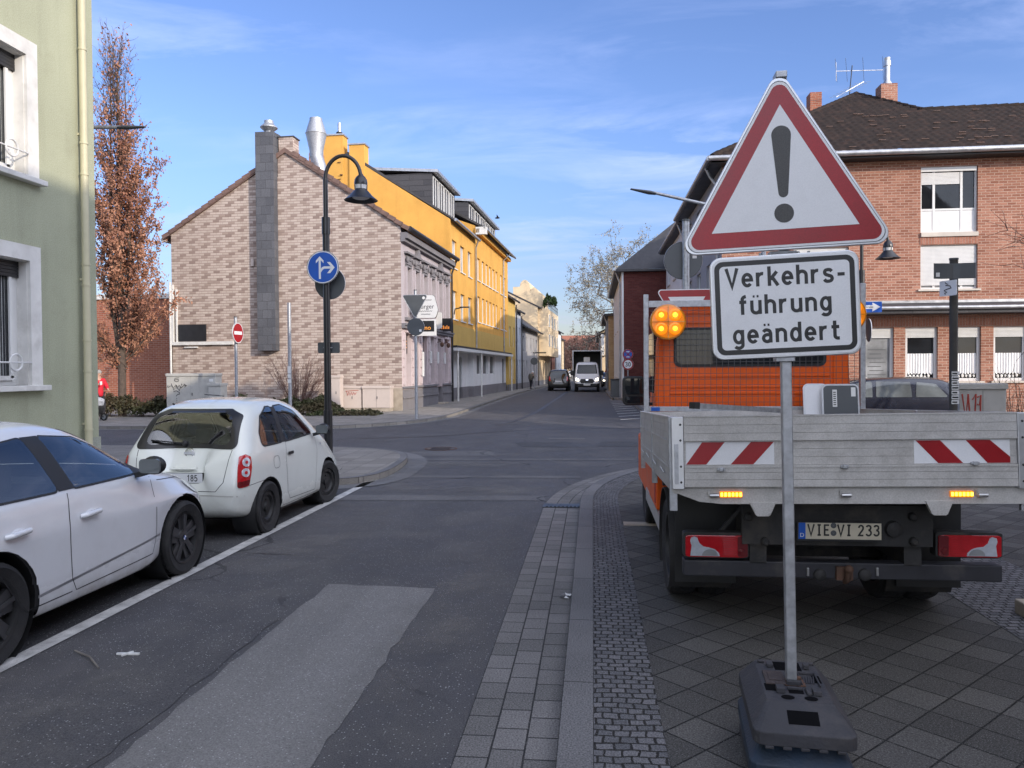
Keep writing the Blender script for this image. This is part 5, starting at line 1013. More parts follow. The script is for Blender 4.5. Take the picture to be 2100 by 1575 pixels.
def wheel(parent, x, y, z, r, w, side, style, name='wheel', steer=0):
    """tyre with a rim child; side = outward y sign"""
    Mx = Matrix.Translation((x, y, z)) @ Matrix.Rotation(steer, 4, 'Z') @ Matrix.Rotation(-side * pi / 2, 4, 'X')
    h = w / 2; ri = r * .68
    m = MB(); m.lathe([(ri, -h * .8), (r * .90, -h), (r * .975, -h * .86), (r, -h * .55), (r, h * .55), (r * .975, h * .86), (r * .90, h), (ri * 1.03, h * .82), (ri, h * .7)], 44, Mx)
    for k in range(44 if r > .25 else 0):
        a = 2 * pi * k / 44
        for zz in (-.45, 0, .45):
            c = Vector((r * cos(a), r * sin(a), zz * h)); d = Vector((cos(a), sin(a), 0)); tt = Vector((-sin(a), cos(a), 0))
            m.bar(Mx @ (c - tt * .016), Mx @ (c + tt * .016), .03 if True else 0, .006, up=(Mx.to_3x3() @ d))
    ty = m.build(name, M['rubber'], parent, 1)
    m = MB(); m.lathe([(ri * 1.02, h * .86), (ri * .94, h * .80), (ri * .90, h * .2), (.02, h * .1)], 40, Mx)
    if style == 'spoke':
        brl = m.build('rim', M['black_plastic'], ty, 1); m = MB()
        for k in range(5):
            a = 2 * pi * k / 5 + .3
            for tw in (0,):
                pts = [(.045, -.052), (ri * .55, -.062), (ri * .95, -.082), (ri * .95, .082), (ri * .55, .062), (.045, .052)]
                m.prism(pts, lambda p, q, hh: Mx @ Vector((p * cos(a) - q * sin(a), p * sin(a) + q * cos(a), hh + h * .10 * (p / ri) - .012 * abs(q) / .08)), h * .34, h * .66)
                m.prism([(ri * .2, -.010), (ri * .93, -.016), (ri * .93, .016), (ri * .2, .010)], lambda p, q, hh: Mx @ Vector((p * cos(a) - q * sin(a), p * sin(a) + q * cos(a), hh + h * .10 * (p / ri))), h * .66, h * .72)
        m.lathe([(.075, h * .3), (.07, h * .70), (.04, h * .76), (.001, h * .77)], 24, Mx)
        for k in range(5): a = 2 * pi * k / 5 + .93; m.lathe([(.012, h * .5), (.012, h * .72), (.001, h * .73)], 8, Mx @ Matrix.Translation((.055 * cos(a), .055 * sin(a), 0)))
    else:
        m.lathe([(ri * .92, h * .55), (ri * .72, h * .62), (ri * .62, h * .3), (ri * .3, h * .35), (ri * .26, h * .62), (.001, h * .66)], 36, Mx)
        for k in range(10):
            a = 2 * pi * k / 10; m.lathe([(.022, h * .60), (.001, h * .61)], 10, Mx @ Matrix.Translation((ri * .80 * cos(a), ri * .80 * sin(a), .004)))
        for k in range(4): a = 2 * pi * k / 4; m.lathe([(.011, h * .3), (.011, h * .5), (.001, h * .5)], 8, Mx @ Matrix.Translation((ri * .42 * cos(a), ri * .42 * sin(a), 0)))
    rim = m.build('spokes', M['rim_grey'], brl, 1) if style == 'spoke' else m.build('rim', M['black_plastic'], ty, 1)
    return ty, rim
def arch_lining(parent, x, z, r, y, side):
    m = MB(); Mx = Matrix.Translation((x, y, z)) @ Matrix.Rotation(-side * pi / 2, 4, 'X')
    m.lathe([(r, .0), (r * .99, -.30), (.02, -.30)], 30, Mx); m.build('wheel_arch', M['black_plastic'], parent, 1)
def mirror(parent, x, y, z, side, mat, heading=1):
    m = MB(); m.ball((x, y + side * .11, z + .05), .092, (.62, 1.05, .80), 16, 10); m.bar((x + .01, y - side * .04, z - .03), (x, y + side * .07, z + .0), .06, .04); o = m.build('wing_mirror', mat, parent, 1)
    m = MB(); m.prism(rrect(-.085, .085, -.055, .055, .03), lambda a, b, h: Vector((x - h, y + side * .11 + a, z + .05 + b)), .050, .066); m.build('mirror_glass', M['glass_grey'], o)
    return o
def oval(cx, cz, rx, rz, n=24): return [(cx + rx * cos(2 * pi * k / n), cz + rz * sin(2 * pi * k / n)) for k in range(n)]
# ---------------------------------------------------------------- small white hatchback (rear towards us)
def hatchback():
    k = .86
    t = thing('parked_hatchback', 'small white hatchback parked rear towards us, number plate ending 185', 'car', (-4.20, 7.44, 0), pi / 2); t.scale = (.97, .88, .935)
    rear = lambda z: max(0, (z - .62)) * .22 + max(0, z - .95) * .42 + max(0, .34 - z) * .25
    front = lambda z: max(0, z - .62) * .9 + max(0, .35 - z) * .3
    #      x    zb   ws   zm   wm   zbelt wb   ztop  wt
    st = [(0, .30, .62, .58, .72, .93, .70, 1.32, .52), (.10, .24, .72, .56, .79, .94, .765, 1.43, .56), (.42, .19, .79, .56, .825, .95, .79, 1.515, .575), (.95, .17, .81, .56, .83, .955, .79, 1.545, .575), (1.5, .17, .81, .55, .83, .945, .785, 1.54, .57), (1.95, .17, .81, .55, .83, .93, .775, 1.46, .54),
          (2.35, .17, .80, .55, .825, .91, .75, 1.21, .56), (2.62, .19, .75, .55, .815, .875, .72, .985, .58), (2.95, .20, .73, .54, .79, .78, .66, .86, .50), (3.17, .24, .66, .5, .72, .66, .60, .73, .42)]
    AR = [(.62 * k + .02, .30, .345), (.62 * k + .02 + 2.43 * .80, .30, .345)]
    sh = Shell(st, rear, front, .8, .5, AR)
    QW = rpoly([(.50, 1.01), (.53, 1.15), (.68, 1.33), (.92, 1.43), (1.05, 1.43), (1.02, 1.01)], .04); DW = rpoly([(1.09, 1.01), (1.13, 1.43), (1.36, 1.435), (1.70, 1.34), (2.1, 1.03)], .025); RW = rpoly([(-.53, 1.05), (.53, 1.05), (.47, 1.34), (.35, 1.395), (-.35, 1.395), (-.47, 1.34)], .06); FW = rpoly([(-.58, 1.0), (.58, 1.0), (.50, 1.36), (-.50, 1.36)], .05)
    for sd in (-1, 1): sh.cut(QW, 'y', sd); sh.cut(DW, 'y', sd)
    sh.cut(RW, 'x-'); sh.cut(FW, 'x+'); sh.body(M['car_cream'], t); sh.interior(t, 1.55, .95, .34, 2.15)
    W_ = [(.30, 1.03), (.52, 1.40), (.80, 1.475), (1.35, 1.475), (1.75, 1.38), (2.12, 1.12), (2.2, 1.02), (1.2, .985)]
    for sd in (-1, 1):
        sh.line('window_trim', QW, 'y', .035, .004, M['black_plastic'], t, sd, True); sh.line('window_trim', DW, 'y', .035, .004, M['black_plastic'], t, sd, True); sh.decal('window_pillar', [(1.0, 1.0), (1.03, 1.43), (1.15, 1.43), (1.11, 1.0)], 'y', .001, M['black_plastic'], t, .06, sd)
        a = sh.decal('side_window', rpoly([(.50, 1.01), (.53, 1.15), (.68, 1.33), (.92, 1.43), (1.05, 1.43), (1.02, 1.01)], .04), 'y', .0, M['clear_glass'], t, .06, sd)
        sh.decal('door_window', rpoly([(1.09, 1.01), (1.13, 1.43), (1.36, 1.435), (1.70, 1.34), (2.1, 1.03)], .025), 'y', .0, M['clear_glass'], t, .06, sd)
        sh.line('door_seam', [(1.12, 1.0), (1.05, .80), (1.05, .40), (1.12, .30), (1.95, .28)] + [(2.0, .55), (2.12, .80), (2.14, .98)], 'y', .007, .0015, M['tar'], t, sd)
        sh.decal('door_handle', rrect(1.10, 1.27, .835, .872, .015), 'y', .014, M['black_plastic'], t, .05, sd)
        sh.line('sill_line', [(.95, .245), (2.1, .245)], 'y', .006, .0015, M['tar'], t, sd)
        sh.line('bumper_seam', [(.02, .60), (.30, .62), (.62, .63)], 'y', .006, .0015, M['tar'], t, sd)
    sh.line('flap_seam', rpoly([(.70, .72), (.70, .86), (.86, .86), (.86, .72)], .05), 'y', .005, .003, M['tar'], t, -1, True)
    sh.decal('side_repeater', oval(2.28, .86, .03, .018), 'y', .006, M['tail_clear'], t, .05, -1)
    rw = rpoly([(-.625, 1.02), (.625, 1.02), (.545, 1.37), (.40, 1.425), (-.40, 1.425), (-.545, 1.37)], .06)
    RO = rpoly([(-.635, 1.005), (.635, 1.005), (.565, 1.365), (.40, 1.435), (-.40, 1.435), (-.565, 1.365)], .06)
    sh.decal('rear_window_trim', [[RO[i], RO[(i + 1) % len(RO)], RW[(i + 1) % len(RW)], RW[i]] for i in range(len(RO))], 'x-', .001, M['black_paint'], t, .05)
    rg = sh.decal('rear_window', RW, 'x-', .0, M['clear_glass'], t, .06); sh.decal('windscreen', FW, 'x+', .0, M['clear_glass'], t, .06)
    m = MB(); h = sh.cast(Vector((-3, .08, 1.06)), Vector((1, 0, 0)))[0]; h2 = sh.cast(Vector((-3, .46, 1.10)), Vector((1, 0, 0)))[0]
    m.bar(h - Vector((.03, 0, 0)), h2 - Vector((.025, 0, 0)), .022, .012); m.ball(h - Vector((.02, 0, 0)), .035); m.build('rear_wiper', M['black_plastic'], rg, 1)
    sh.line('tailgate_seam', [(-.58, 1.0), (-.56, .85), (-.53, .66), (-.44, .56), (.44, .56), (.53, .66), (.56, .85), (.58, 1.0)], 'x-', .007, .0015, M['tar'], t)
    for sd in (-1, 1):
        P = rpoly([(-.085, .59), (.055, .61), (.10, .80), (.095, .92), (.03, .95), (-.045, .93), (-.07, .8)], .025)
        tl = sh.decal('tail_light', P, 'd', .008, M['tail_red'], t, .03, sd)
        for za, zc in ((.030, .865), (.015, .755)): sh.decal('lamp', oval(za, zc, .048, .048), 'd', .012, M['tail_clear'], tl, .03, sd); sh.decal('bulb', oval(za, zc, .018, .018), 'd', .016, M['tail_red'], tl, .03, sd)
        sh.decal('reflector', rpoly([(-.078, .60), (.052, .62), (.065, .675), (-.075, .66)], .008), 'd', .012, M['tail_dark'], tl, .03, sd)
        continue
        P = rpoly([(sd * .655, .60), (sd * .595, .60), (sd * .60, .95), (sd * .665, .93), (sd * .715, .78), (sd * .715, .66)], .02) if sd > 0 else rpoly([(sd * .655, .60), (sd * .715, .66), (sd * .715, .78), (sd * .665, .93), (sd * .60, .95), (sd * .595, .60)], .02)
        tl = sh.decal('tail_light', P, 'x-', .012, M['tail_red'], t, .03)
        P2 = [(.20, .57), (.14, .62), (.08, .66), (.10, .88), (.17, .95), (.21, .88), (.22, .7)]
        for zc in (.865, .775): sh.decal('lamp', oval(sd * .652, zc, .038, .040), 'x-', .017, M['tail_clear'], tl, .03); sh.decal('bulb', oval(sd * .652, zc, .014, .015), 'x-', .022, M['tail_red'], tl, .03)
    # side wrap of the right tail light
    m = MB(); Mx = Matrix.Translation((sh.cast(Vector((-3, 0, .955)), Vector((1, 0, 0)))[0] - Vector((.012, 0, 0)))) @ Matrix.Rotation(-pi / 2, 4, 'Y')
    m.lathe([(.058, -.006), (.058, .006), (.044, .009), (.044, .0)], 28, Mx); m.fbox(XY, 0, 0, 0, 0, 0, 0)
    m.bm.free(); m = MB(); m.lathe([(.058, -.008), (.058, .005), (.044, .008), (.044, -.008)], 28, Mx); m.prism(rrect(-.014, .014, -.066, .066, .005), lambda a, b, hh: Mx @ Vector((a, b, hh)), -.004, .011); m.build('badge', M['chrome'], t, 1)
    hp = sh.cast(Vector((-3, 0, .72)), Vector((1, 0, 0)))[0]
    m = MB(); m.box(hp.x - .035, hp.x + .05, -.29, .29, .635, .765); m.build('plate_recess', M['car_cream'], t, bevel=.01)
    m = MB(); m.box(hp.x - .046, hp.x - .036, -.27, .27, .642, .758); pl = m.build('number_plate', M['black_plastic'], t)
    PF = FR((hp.x - .046, 0, 0), (0, -1, 0), (-1, 0, 0)); m = MB(); m.fbox(PF, -.26, .26, .0, .003, .648, .752); m.build('plate_face', M['plate_white'], pl)
    m = MB(); letters(m, '185', .075, .664, .072, lambda a, b, hh: PF.P(a, hh, b), .0036, gap=.12, w=.15); letters(m, '.', .05, .664, .072, lambda a, b, hh: PF.P(a, hh, b), .0036); m.build('plate_text', M['sign_black'], pl)
    m = MB(); m.box(hp.x - .03, hp.x + .02, -.16, .16, .79, .80); m.build('boot_handle', M['car_cream'], t, bevel=.004); sh.decal('boot_handle_recess', oval(0, .805, .14, .04), 'x-', .003, M['car_cream'], t, .05); sh.line('recess_seam', arc(0, .79, .15, .05, 0, 180, 16), 'x-', .005, .004, M['cabinet'], t)
    PM = lambda a, b, hh: Vector((hp.x + .0 - hh, -a, b))
    m = MB(); m.prism([(.34, .70), (.44, .715), (.44, .727), (.36, .722)], PM, .0, .035); m.build('emblem', M['chrome'], t); m = MB(); m.prism([(.325, .693), (.36, .70), (.37, .722), (.345, .72)], PM, .0, .034); m.build('emblem', M['sign_blue'], t)
    sh.line('bumper_line', [(-.74, .50), (-.4, .515), (.4, .515), (.74, .50)], 'x-', .012, .002, M['cabinet'], t)
    m = MB(); m.tube([(1.0, 0, 1.565), (.55, .0, 1.60)], .006, 6); m.tube([(.42, .32, 1.49), (.40, .32, 1.50)], .012, 6); m.build('aerial', M['black_plastic'], t, 1)
    for i, (ax, az, ar) in enumerate(AR):
        for sd in (-1, 1):
            wheel(t, ax, sd * .735, .297, .297, .175, sd, 'steel', steer=R(-14) if i else 0); arch_lining(t, ax, az, ar, sd * .80, sd)
    mirror(t, 2.06, -.80, 1.03, -1, M['black_plastic']); mirror(t, 2.06, .80, 1.03, 1, M['black_plastic'])
    MB().box(.5, 2.7, -.7, .7, .16, .3).build('floor_pan', M['chassis'], t)
    m = MB(); m.tube([(.12, .45, .26), (-.0, .45, .25)], .028, 10); m.build('exhaust', M['rust'], t, 1)
hatchback()
# ---------------------------------------------------------------- near white compact car (cut by the picture edge)
def compact():
    k = .84; wbse = 2.69 * .80
    t = thing('parked_compact', 'white compact car with black five spoke wheels, cut off by the left picture edge', 'car', (-4.36, 6.27 - .72 - wbse, 0), pi / 2)
    rear = lambda z: max(0, z - .75) * .5; front = lambda z: max(0, z - .66) * .55 + max(0, .35 - z) * .3
    x0 = .72; fx = x0 + wbse
    st = [(0, .30, .66, .6, .76, .88, .74, 1.12, .50), (.14, .24, .74, .58, .83, .90, .80, 1.26, .54), (.55, .18, .86, .58, .875, .93, .83, 1.36, .565), (1.0, .15, .87, .56, .88, .925, .84, 1.415, .57), (1.5, .15, .87, .55, .88, .915, .845, 1.42, .57), (1.85, .15, .87, .55, .88, .905, .84, 1.37, .56),
          (2.15, .15, .87, .55, .88, .895, .83, 1.22, .57), (2.42, .16, .865, .55, .878, .88, .81, 1.03, .61), (2.6, .19, .795, .55, .875, .86, .80, .955, .63), (3.0, .20, .78, .55, .86, .80, .76, .895, .58), (3.3, .22, .73, .54, .81, .72, .68, .81, .50), (3.52, .26, .62, .5, .68, .64, .58, .70, .4)]
    AR = [(x0, .32, .372), (fx, .32, .372)]
    st = [(r_[0], r_[1], r_[2], r_[3] + (.14 if .1 < r_[0] < 3.2 else .08), *r_[4:]) for r_ in st]; sh = Shell(st, rear, front, .7, .5, AR, 4)
    QW = rpoly([(.62, .96), (.80, 1.18), (1.0, 1.285), (1.28, 1.31), (1.36, .955)], .03); DW = rpoly([(1.52, .955), (1.44, 1.31), (1.82, 1.27), (2.10, 1.145), (2.30, 1.0), (2.32, .95)], .02); FW = rpoly([(-.60, .985), (.60, .985), (.50, 1.33), (-.50, 1.33)], .06)
    for sd in (-1, 1): sh.cut(QW, 'y', sd); sh.cut(DW, 'y', sd)
    sh.cut(FW, 'x+'); sh.body(M['car_white'], t); sh.interior(t, 1.75, 1.0, .38, 2.45, .40, 1.13)
    for sd in (-1, 1):
        sh.line('window_trim', QW, 'y', .024, .004, M['black_plastic'], t, sd, True); sh.line('window_trim', DW, 'y', .024, .004, M['black_plastic'], t, sd, True); sh.decal('window_pillar', [(1.36, .95), (1.28, 1.315), (1.44, 1.315), (1.52, .95)], 'y', .001, M['black_plastic'], t, .06, sd); sh.decal('mirror_base', [(2.28, .945), (2.30, 1.03), (2.50, .945)], 'y', .001, M['black_plastic'], t, .06, sd)
        sh.decal('rear_side_window', rpoly([(.62, .96), (.80, 1.18), (1.0, 1.285), (1.28, 1.31), (1.36, .955)], .03), 'y', .0, M['clear_glass'], t, .06, sd)
        sh.decal('door_window', rpoly([(1.52, .955), (1.44, 1.31), (1.82, 1.27), (2.10, 1.145), (2.30, 1.0), (2.32, .95)], .02), 'y', .0, M['clear_glass'], t, .06, sd)
        sh.line('door_seam', smooth_line([(2.47, .90), (2.42, .75), (2.42, .45), (2.36, .30)], 3) + [(1.44, .275)] + smooth_line([(1.40, .36), (1.39, .6), (1.40, .78), (1.43, .93)], 3), 'y', .007, .0015, M['tar'], t, sd)
        sh.line('door_seam', [(1.40, .275), (.98, .27), (.86, .42), (.68, .68), (.60, .80), (.62, .95)], 'y', .007, .0015, M['tar'], t, sd)
        sh.line('sill_crease', [(x0 + .36, .33), (fx - .38, .43)], 'y', .018, .001, M['zinc'], t, sd)  # flat grey strip paints the shading along the sill crease
        for hx in (1.60, .92):
            q = sh.cast(Vector((hx, sd * 3, .765)), Vector((0, -sd, 0)))[0]; m = MB(); m.tube([(hx - .085, q.y + sd * .004, .757), (hx - .07, q.y + sd * .035, .763), (hx + .07, q.y + sd * .035, .772), (hx + .085, q.y + sd * .004, .768)], [.016, .019, .019, .014], 10)
            m.ball((hx + .02, q.y - sd * .005, .758), .06, (1.1, .12, .55)); m.build('door_handle', M['car_white'], t, 1)
    sh.decal('headlight', rpoly([(3.08, .68), (3.38, .60), (3.42, .66), (3.28, .74), (3.0, .80)], .02), 'y', .006, M['tail_clear'], t, .04, -1)
    sh.decal('windscreen', FW, 'x+', .0, M['clear_glass'], t, .06)
    sh.decal('rear_window', rpoly([(-.58, 1.0), (.58, 1.0), (.46, 1.24), (-.46, 1.24)], .05), 'x-', .004, M['car_glass'], t, .06)
    for sd in (-1, 1): sh.decal('tail_light', rpoly([(sd * .42, .76), (sd * .72, .74), (sd * .76, .86), (sd * .42, .88)][::sd], .03), 'x-', .006, M['tail_red'], t, .05)
    sh.line('tailgate_seam', [(-.60, .98), (-.56, .72), (-.50, .60), (.50, .60), (.56, .72), (.60, .98)], 'x-', .008, .002, M['tar'], t); sh.decal('rear_diffuser', rpoly([(-.6, .28), (.6, .28), (.55, .40), (-.55, .40)], .03), 'x-', .006, M['black_plastic'], t, .06)
    sh.decal('number_plate', rpoly([(-.26, .63), (.26, .63), (.26, .74), (-.26, .74)], .01), 'x-', .012, M['plate_white'], t, .1)
    sh.line('bonnet_seam', [(2.55, .86), (2.95, .83), (3.2, .75)], 'y', .006, .002, M['tar'], t, -1)
    for (ax, az, ar) in AR:
        for sd in (-1, 1):
            ty, rim = wheel(t, ax, sd * .775, .316, .316, .205, sd, 'spoke'); arch_lining(t, ax, az, ar, sd * .85, sd)
            m = MB(); Mx = Matrix.Translation((ax, sd * .775, .316)) @ Matrix.Rotation(-sd * pi / 2, 4, 'X')
            m.lathe([(.03, .08), (.03, .0835), (.001, .084)], 20, Mx); hub = m.build('hub_badge', M['sign_black'], ty, 1)
            for q in range(4):
                m = MB(); m.lathe([(.021, .0845), (.001, .0850)], 8, Mx, q * pi / 2, (q + 1) * pi / 2); m.build('badge_quarter', M['sign_blue'] if q % 2 else M['white'], ty)
    mirror(t, 2.27, -.84, .965, -1, M['black_plastic']); mirror(t, 2.27, .84, .965, 1, M['black_plastic'])
    MB().box(.5, 3.2, -.74, .74, .15, .3).build('floor_pan', M['chassis'], t)
compact()
# ---------------------------------------------------------------- simpler cars further away
def plain_car(name, label, loc, rz, mat, L, wd, H, belt, profile, wheels, r, side_win, extras=None, rearw=None, pane='car_glass'):
    t = thing(name, label, 'car', loc, rz); sh = Shell(profile, lambda z: max(0, z - .8) * .35, lambda z: max(0, z - .6) * .5, .6, .5, [(x, r, r + .06) for x in wheels]); sh.body(mat, t)
    for sd in (-1, 1):
        for w in side_win: sh.decal('side_window', rpoly(w, .03), 'y', .005, M[pane], t, .1, sd)
        for x in wheels: wheel(t, x, sd * (wd / 2 - .1), r, r, .2, sd, 'steel'); arch_lining(t, x, r, r + .06, sd * (wd / 2 - .03), sd)
        mirror(t, extras, sd * (wd / 2 - .04), belt + .06, sd, M['black_plastic'])
    if rearw: sh.decal('rear_window', rpoly(rearw, .05), 'x-', .006, M[pane], t, .1)
    return t, sh
prof = lambda L, H, hw, zb: [(0, .32, hw - .2, .6, hw - .08, zb, hw - .1, H - .18, hw - .3), (.12, .25, hw - .1, .6, hw - .02, zb, hw - .04, H - .07, hw - .26), (.6, .2, hw - .08, .6, hw, zb, hw - .04, H, hw - .24), (L * .45, .2, hw - .08, .6, hw, zb, hw - .04, H, hw - .24), (L * .58, .2, hw - .08, .6, hw, zb, hw - .04, H - .09, hw - .27), (L * .70, .2, hw - .08, .6, hw, zb - .02, hw - .06, zb + .22, hw - .24), (L * .76, .2, hw - .09, .6, hw - .01, zb - .05, hw - .09, zb + .05, hw - .26), (L * .92, .22, hw - .12, .58, hw - .05, zb - .14, hw - .16, zb - .05, hw - .32), (L, .28, hw - .2, .5, hw - .15, zb - .26, hw - .22, zb - .18, hw - .4)]
# dark estate beside the brick house, heading left
plain_car('parked_estate', 'dark blue estate car parked in front of the brick house beyond the truck', (9.0, 20.6, .0), pi, M['car_dark'], 4.5, 1.8, 1.5, .95, prof(4.5, 1.5, .9, .95), (.85, 3.5), .31, [[(.35, 1.0), (.6, 1.32), (1.05, 1.37), (1.12, 1.0)], [(1.2, 1.0), (1.2, 1.37), (2.0, 1.39), (2.05, 1.0)], [(2.13, 1.0), (2.1, 1.39), (2.45, 1.34), (3.05, 1.0)]], 3.0, pane='glass_grey')
# dark people carrier driving away
t, sh = plain_car('people_carrier', 'dark people carrier with red tail lights driving away along the far street', (-2.75, 62.5, 0), pi / 2, M['car_grey'], 4.2, 1.8, 1.72, 1.0, prof(4.2, 1.76, .94, 1.02), (.8, 3.3), .33, [[(.4, 1.08), (.6, 1.55), (2.4, 1.55), (2.9, 1.08)]], 2.8, rearw=[(-.66, 1.02), (.66, 1.02), (.56, 1.58), (-.56, 1.58)])
for sd in (-1, 1): sh.decal('tail_light', [(sd * .78, .82), (sd * .64, .82), (sd * .66, 1.15), (sd * .76, 1.2)][::sd], 'x-', .012, M['tail_red'], t, .1)
hp = sh.cast(Vector((-3, 0, .78)), Vector((1, 0, 0)))[0]; MB().box(hp.x - .02, hp.x + .02, -.27, .27, .72, .84).build('number_plate', M['plate_white'], t)
sh.decal('bumper', [(-.8, .34), (.8, .34), (.8, .52), (-.8, .52)], 'x-', .01, M['black_plastic'], t, .1)
# black car half hidden behind the van
t, sh = plain_car('oncoming_car', 'black oncoming car with a lit headlight, half hidden behind the white van', (1.75, 78.5, 0), -pi / 2, M['car_dark'], 4.2, 1.8, 1.5, .95, prof(4.2, 1.52, .92, .97), (.8, 3.3), .32, [[(.4, 1.05), (.6, 1.35), (2.4, 1.35), (2.9, 1.05)]], 2.8)
for sd in (-1, 1): sh.decal('headlight', oval(sd * .62, .66, .12, .07), 'x+', .02, M['headlight'], t, .1)
sh.decal('windscreen', rpoly([(-.62, 1.05), (.62, 1.05), (.54, 1.38), (-.54, 1.38)], .05), 'x+', .006, M['car_glass'], t, .1)
# parked cars far down the street
for i, (x, y, c, lb) in enumerate(((-4.3, 96, 'car_grey', 'dark parked car far down the left kerb before the white house'), (-3.3, 128, 'white', 'pale parked car at the far end of the street'))):
    plain_car('distant_car', lb, (x, y, 0), pi / 2, M[c], 4.2, 1.8, 1.5, .95, prof(4.2, 1.5, .9, .95), (.8, 3.3), .31, [[(.5, 1.0), (.65, 1.33), (2.4, 1.35), (2.9, 1.0)]], 2.8, rearw=[(-.6, 1.0), (.6, 1.0), (.5, 1.36), (-.5, 1.36)])
# ---------------------------------------------------------------- white van with a dark open box, driving towards us
def van():
    t = thing('delivery_van', 'white cab van with dark open load box driving towards us', 'van', (-.42, 59.5, 0), -pi / 2)
    # local: x forward (towards viewer). origin at the front bumper
    st = [(-2.3, .45, .85, .8, 1.0, 1.2, 1.0, 2.25, .82), (-1.9, .40, .9, .8, 1.02, 1.2, 1.0, 2.35, .84), (-1.3, .38, .9, .8, 1.02, 1.2, 1.0, 2.32, .84), (-1.0, .38, .9, .8, 1.02, 1.2, 1.0, 2.12, .84), (-.62, .38, .9, .8, 1.02, 1.18, .99, 1.55, .86), (-.42, .38, .9, .8, 1.01, 1.14, .97, 1.30, .84), (-.12, .36, .88, .75, .97, 1.0, .92, 1.12, .74), (0, .36, .8, .7, .88, .9, .84, .99, .66)]
    st = [(r_[0] + 2.3, *r_[1:]) for r_ in st]
    sh = Shell(st, lambda z: 0, lambda z: max(0, z - .8) * .3, .2, .4, [(1.5, .36, .42)]); b = sh.body(M['car_white'], t); t.location.y += 0
    for o in (b,): o.location.x = -2.3
    def D(*a, **k): o = sh.decal(*a, **k); o.location.x = -2.3; return o
    D('windscreen', rpoly([(-.80, 1.40), (.80, 1.40), (.70, 2.10), (-.70, 2.10)], .06), 'x+', .008, M['car_glass'], t)
    D('grille', rpoly([(-.46, .68), (.46, .68), (.56, .82), (.44, 1.0), (-.44, 1.0), (-.56, .82)], .04), 'x+', .015, M['black_plastic'], t); D('badge', oval(0, .93, .11, .045), 'x+', .022, M['chrome'], t)
    D('front_bumper', rpoly([(-.93, .38), (.93, .38), (.93, .66), (.52, .64), (-.52, .64), (-.93, .66)], .03), 'x+', .02, M['black_plastic'], t)
    for sd in (-1, 1):
        D('headlight', rpoly([(.60, .84), (.86, .88), (.87, 1.10), (.66, 1.0)], .03) if sd > 0 else rpoly([(-.60, .84), (-.66, 1.0), (-.87, 1.10), (-.86, .88)], .03), 'x+', .02, M['headlight'], t)
        D('side_window', rpoly([(.5, 1.3), (.5, 1.95), (1.2, 1.95), (1.6, 1.35)], .05), 'y', .008, M['car_glass'], t, side=sd)
        wheel(t, -.8, sd * .86, .35, .35, .22, sd, 'steel'); wheel(t, -3.9, sd * .86, .35, .35, .22, sd, 'steel')
        m = MB(); m.box(-1.02, -.88, sd * 1.02, sd * 1.30, 1.25, 1.65); m.build('wing_mirror', M['black_plastic'], t, bevel=.04)
    MB().box(.02, .05, -.26, .26, .50, .61).build('number_plate', M['plate_white'], t)
    m = MB(); X0, X1 = -6.2, -2.35; m.box(X0, X1, 1.10, 1.16, .9, 3.25); m.box(X0, X1, -1.16, -1.10, .9, 3.25); m.box(X0, X1, -1.1, 1.1, 3.17, 3.23); m.box(X0, X0 + .06, -1.1, 1.1, .9, 3.17); m.box(X0, X1, -1.1, 1.1, .8, .9); m.build('load_box', M['grey_back'], t)
    m = MB(); m.box(-2.35, -2.30, -1.18, -1.08, .9, 3.28); m.box(-2.35, -2.30, 1.08, 1.18, .9, 3.28); m.box(-2.35, -2.30, -1.08, 1.08, 3.18, 3.28); m.build('box_frame', M['galv'], t)
    m = MB(); m.box(-3.2, -2.6, -.27, .22, 2.0, 2.72); m.build('crate', M['white_dirty'], t)
    MB().box(-6, -1, -.7, .7, .4, .8).build('chassis', M['chassis'], t)
van()
# ---------------------------------------------------------------- orange municipal truck with aluminium tray (rear towards us)
TK = Vector((1.45, 4.45, .1)); tk = thing('works_truck', 'orange works truck with aluminium drop side tray seen from behind on the pavement', 'truck', TK)
TR = FR(-TK, (1, 0, 0), (0, 1, 0))               # write in street coordinates
def Z5(zx, zy, Y): p = PY(1280 + zx / 2.561, 800 + zy / 2.561, Y); return p.x, p.z
BT = -.043                                        # the tray sits higher at the back
def bed(o): o.rotation_euler = (BT, -.012, 0); return o
gl, grr = .475, 2.39
m = MB()
for (z0, z1, y) in ((1.072, 1.196, 4.43), (1.196, 1.332, 4.44), (1.332, 1.472, 4.43)):
    n = 3; h = (z1 - z0) / n
    for k in range(n): m.fbox(TR, gl + .06, grr - .055, y, 4.47, z0 + k * h + .0008, z0 + (k + 1) * h - .0008)
m.fbox(TR, gl + .061, grr - .056, 4.445, 4.465, 1.07, 1.47)
m.fbox(TR, gl + .06, grr - .055, 4.426, 4.43, 1.335, 1.345); m.fbox(TR, gl + .06, grr - .055, 4.426, 4.43, 1.182, 1.192); m.fbox(TR, gl + .06, grr - .055, 4.427, 4.475, 1.472, 1.480)
gate = bed(m.build('tailgate', M['alu_dropside'], tk))
m = MB(); m.fbox(TR, gl - .01, gl + .058, 4.425, 4.47, 1.06, 1.474); bed(m.build('corner_post', M['alu'], tk, bevel=.003)); m = MB(); m.fbox(TR, grr - .053, grr + .012, 4.425, 4.47, 1.06, 1.476)
bed(m.build('corner_post', M['alu'], tk, bevel=.003))
m = MB()
for x in (gl + .04, grr - .03):
    for z in (1.10, 1.19, 1.34, 1.43): m.lathe([(.007, 0), (.006, .004), (.001, .006)], 8, Matrix.Translation(TR.P(x, 4.425, z)) @ Matrix.Rotation(pi / 2, 4, 'X'))
m.build('rivet', M['dark_metal'], gate, 1)
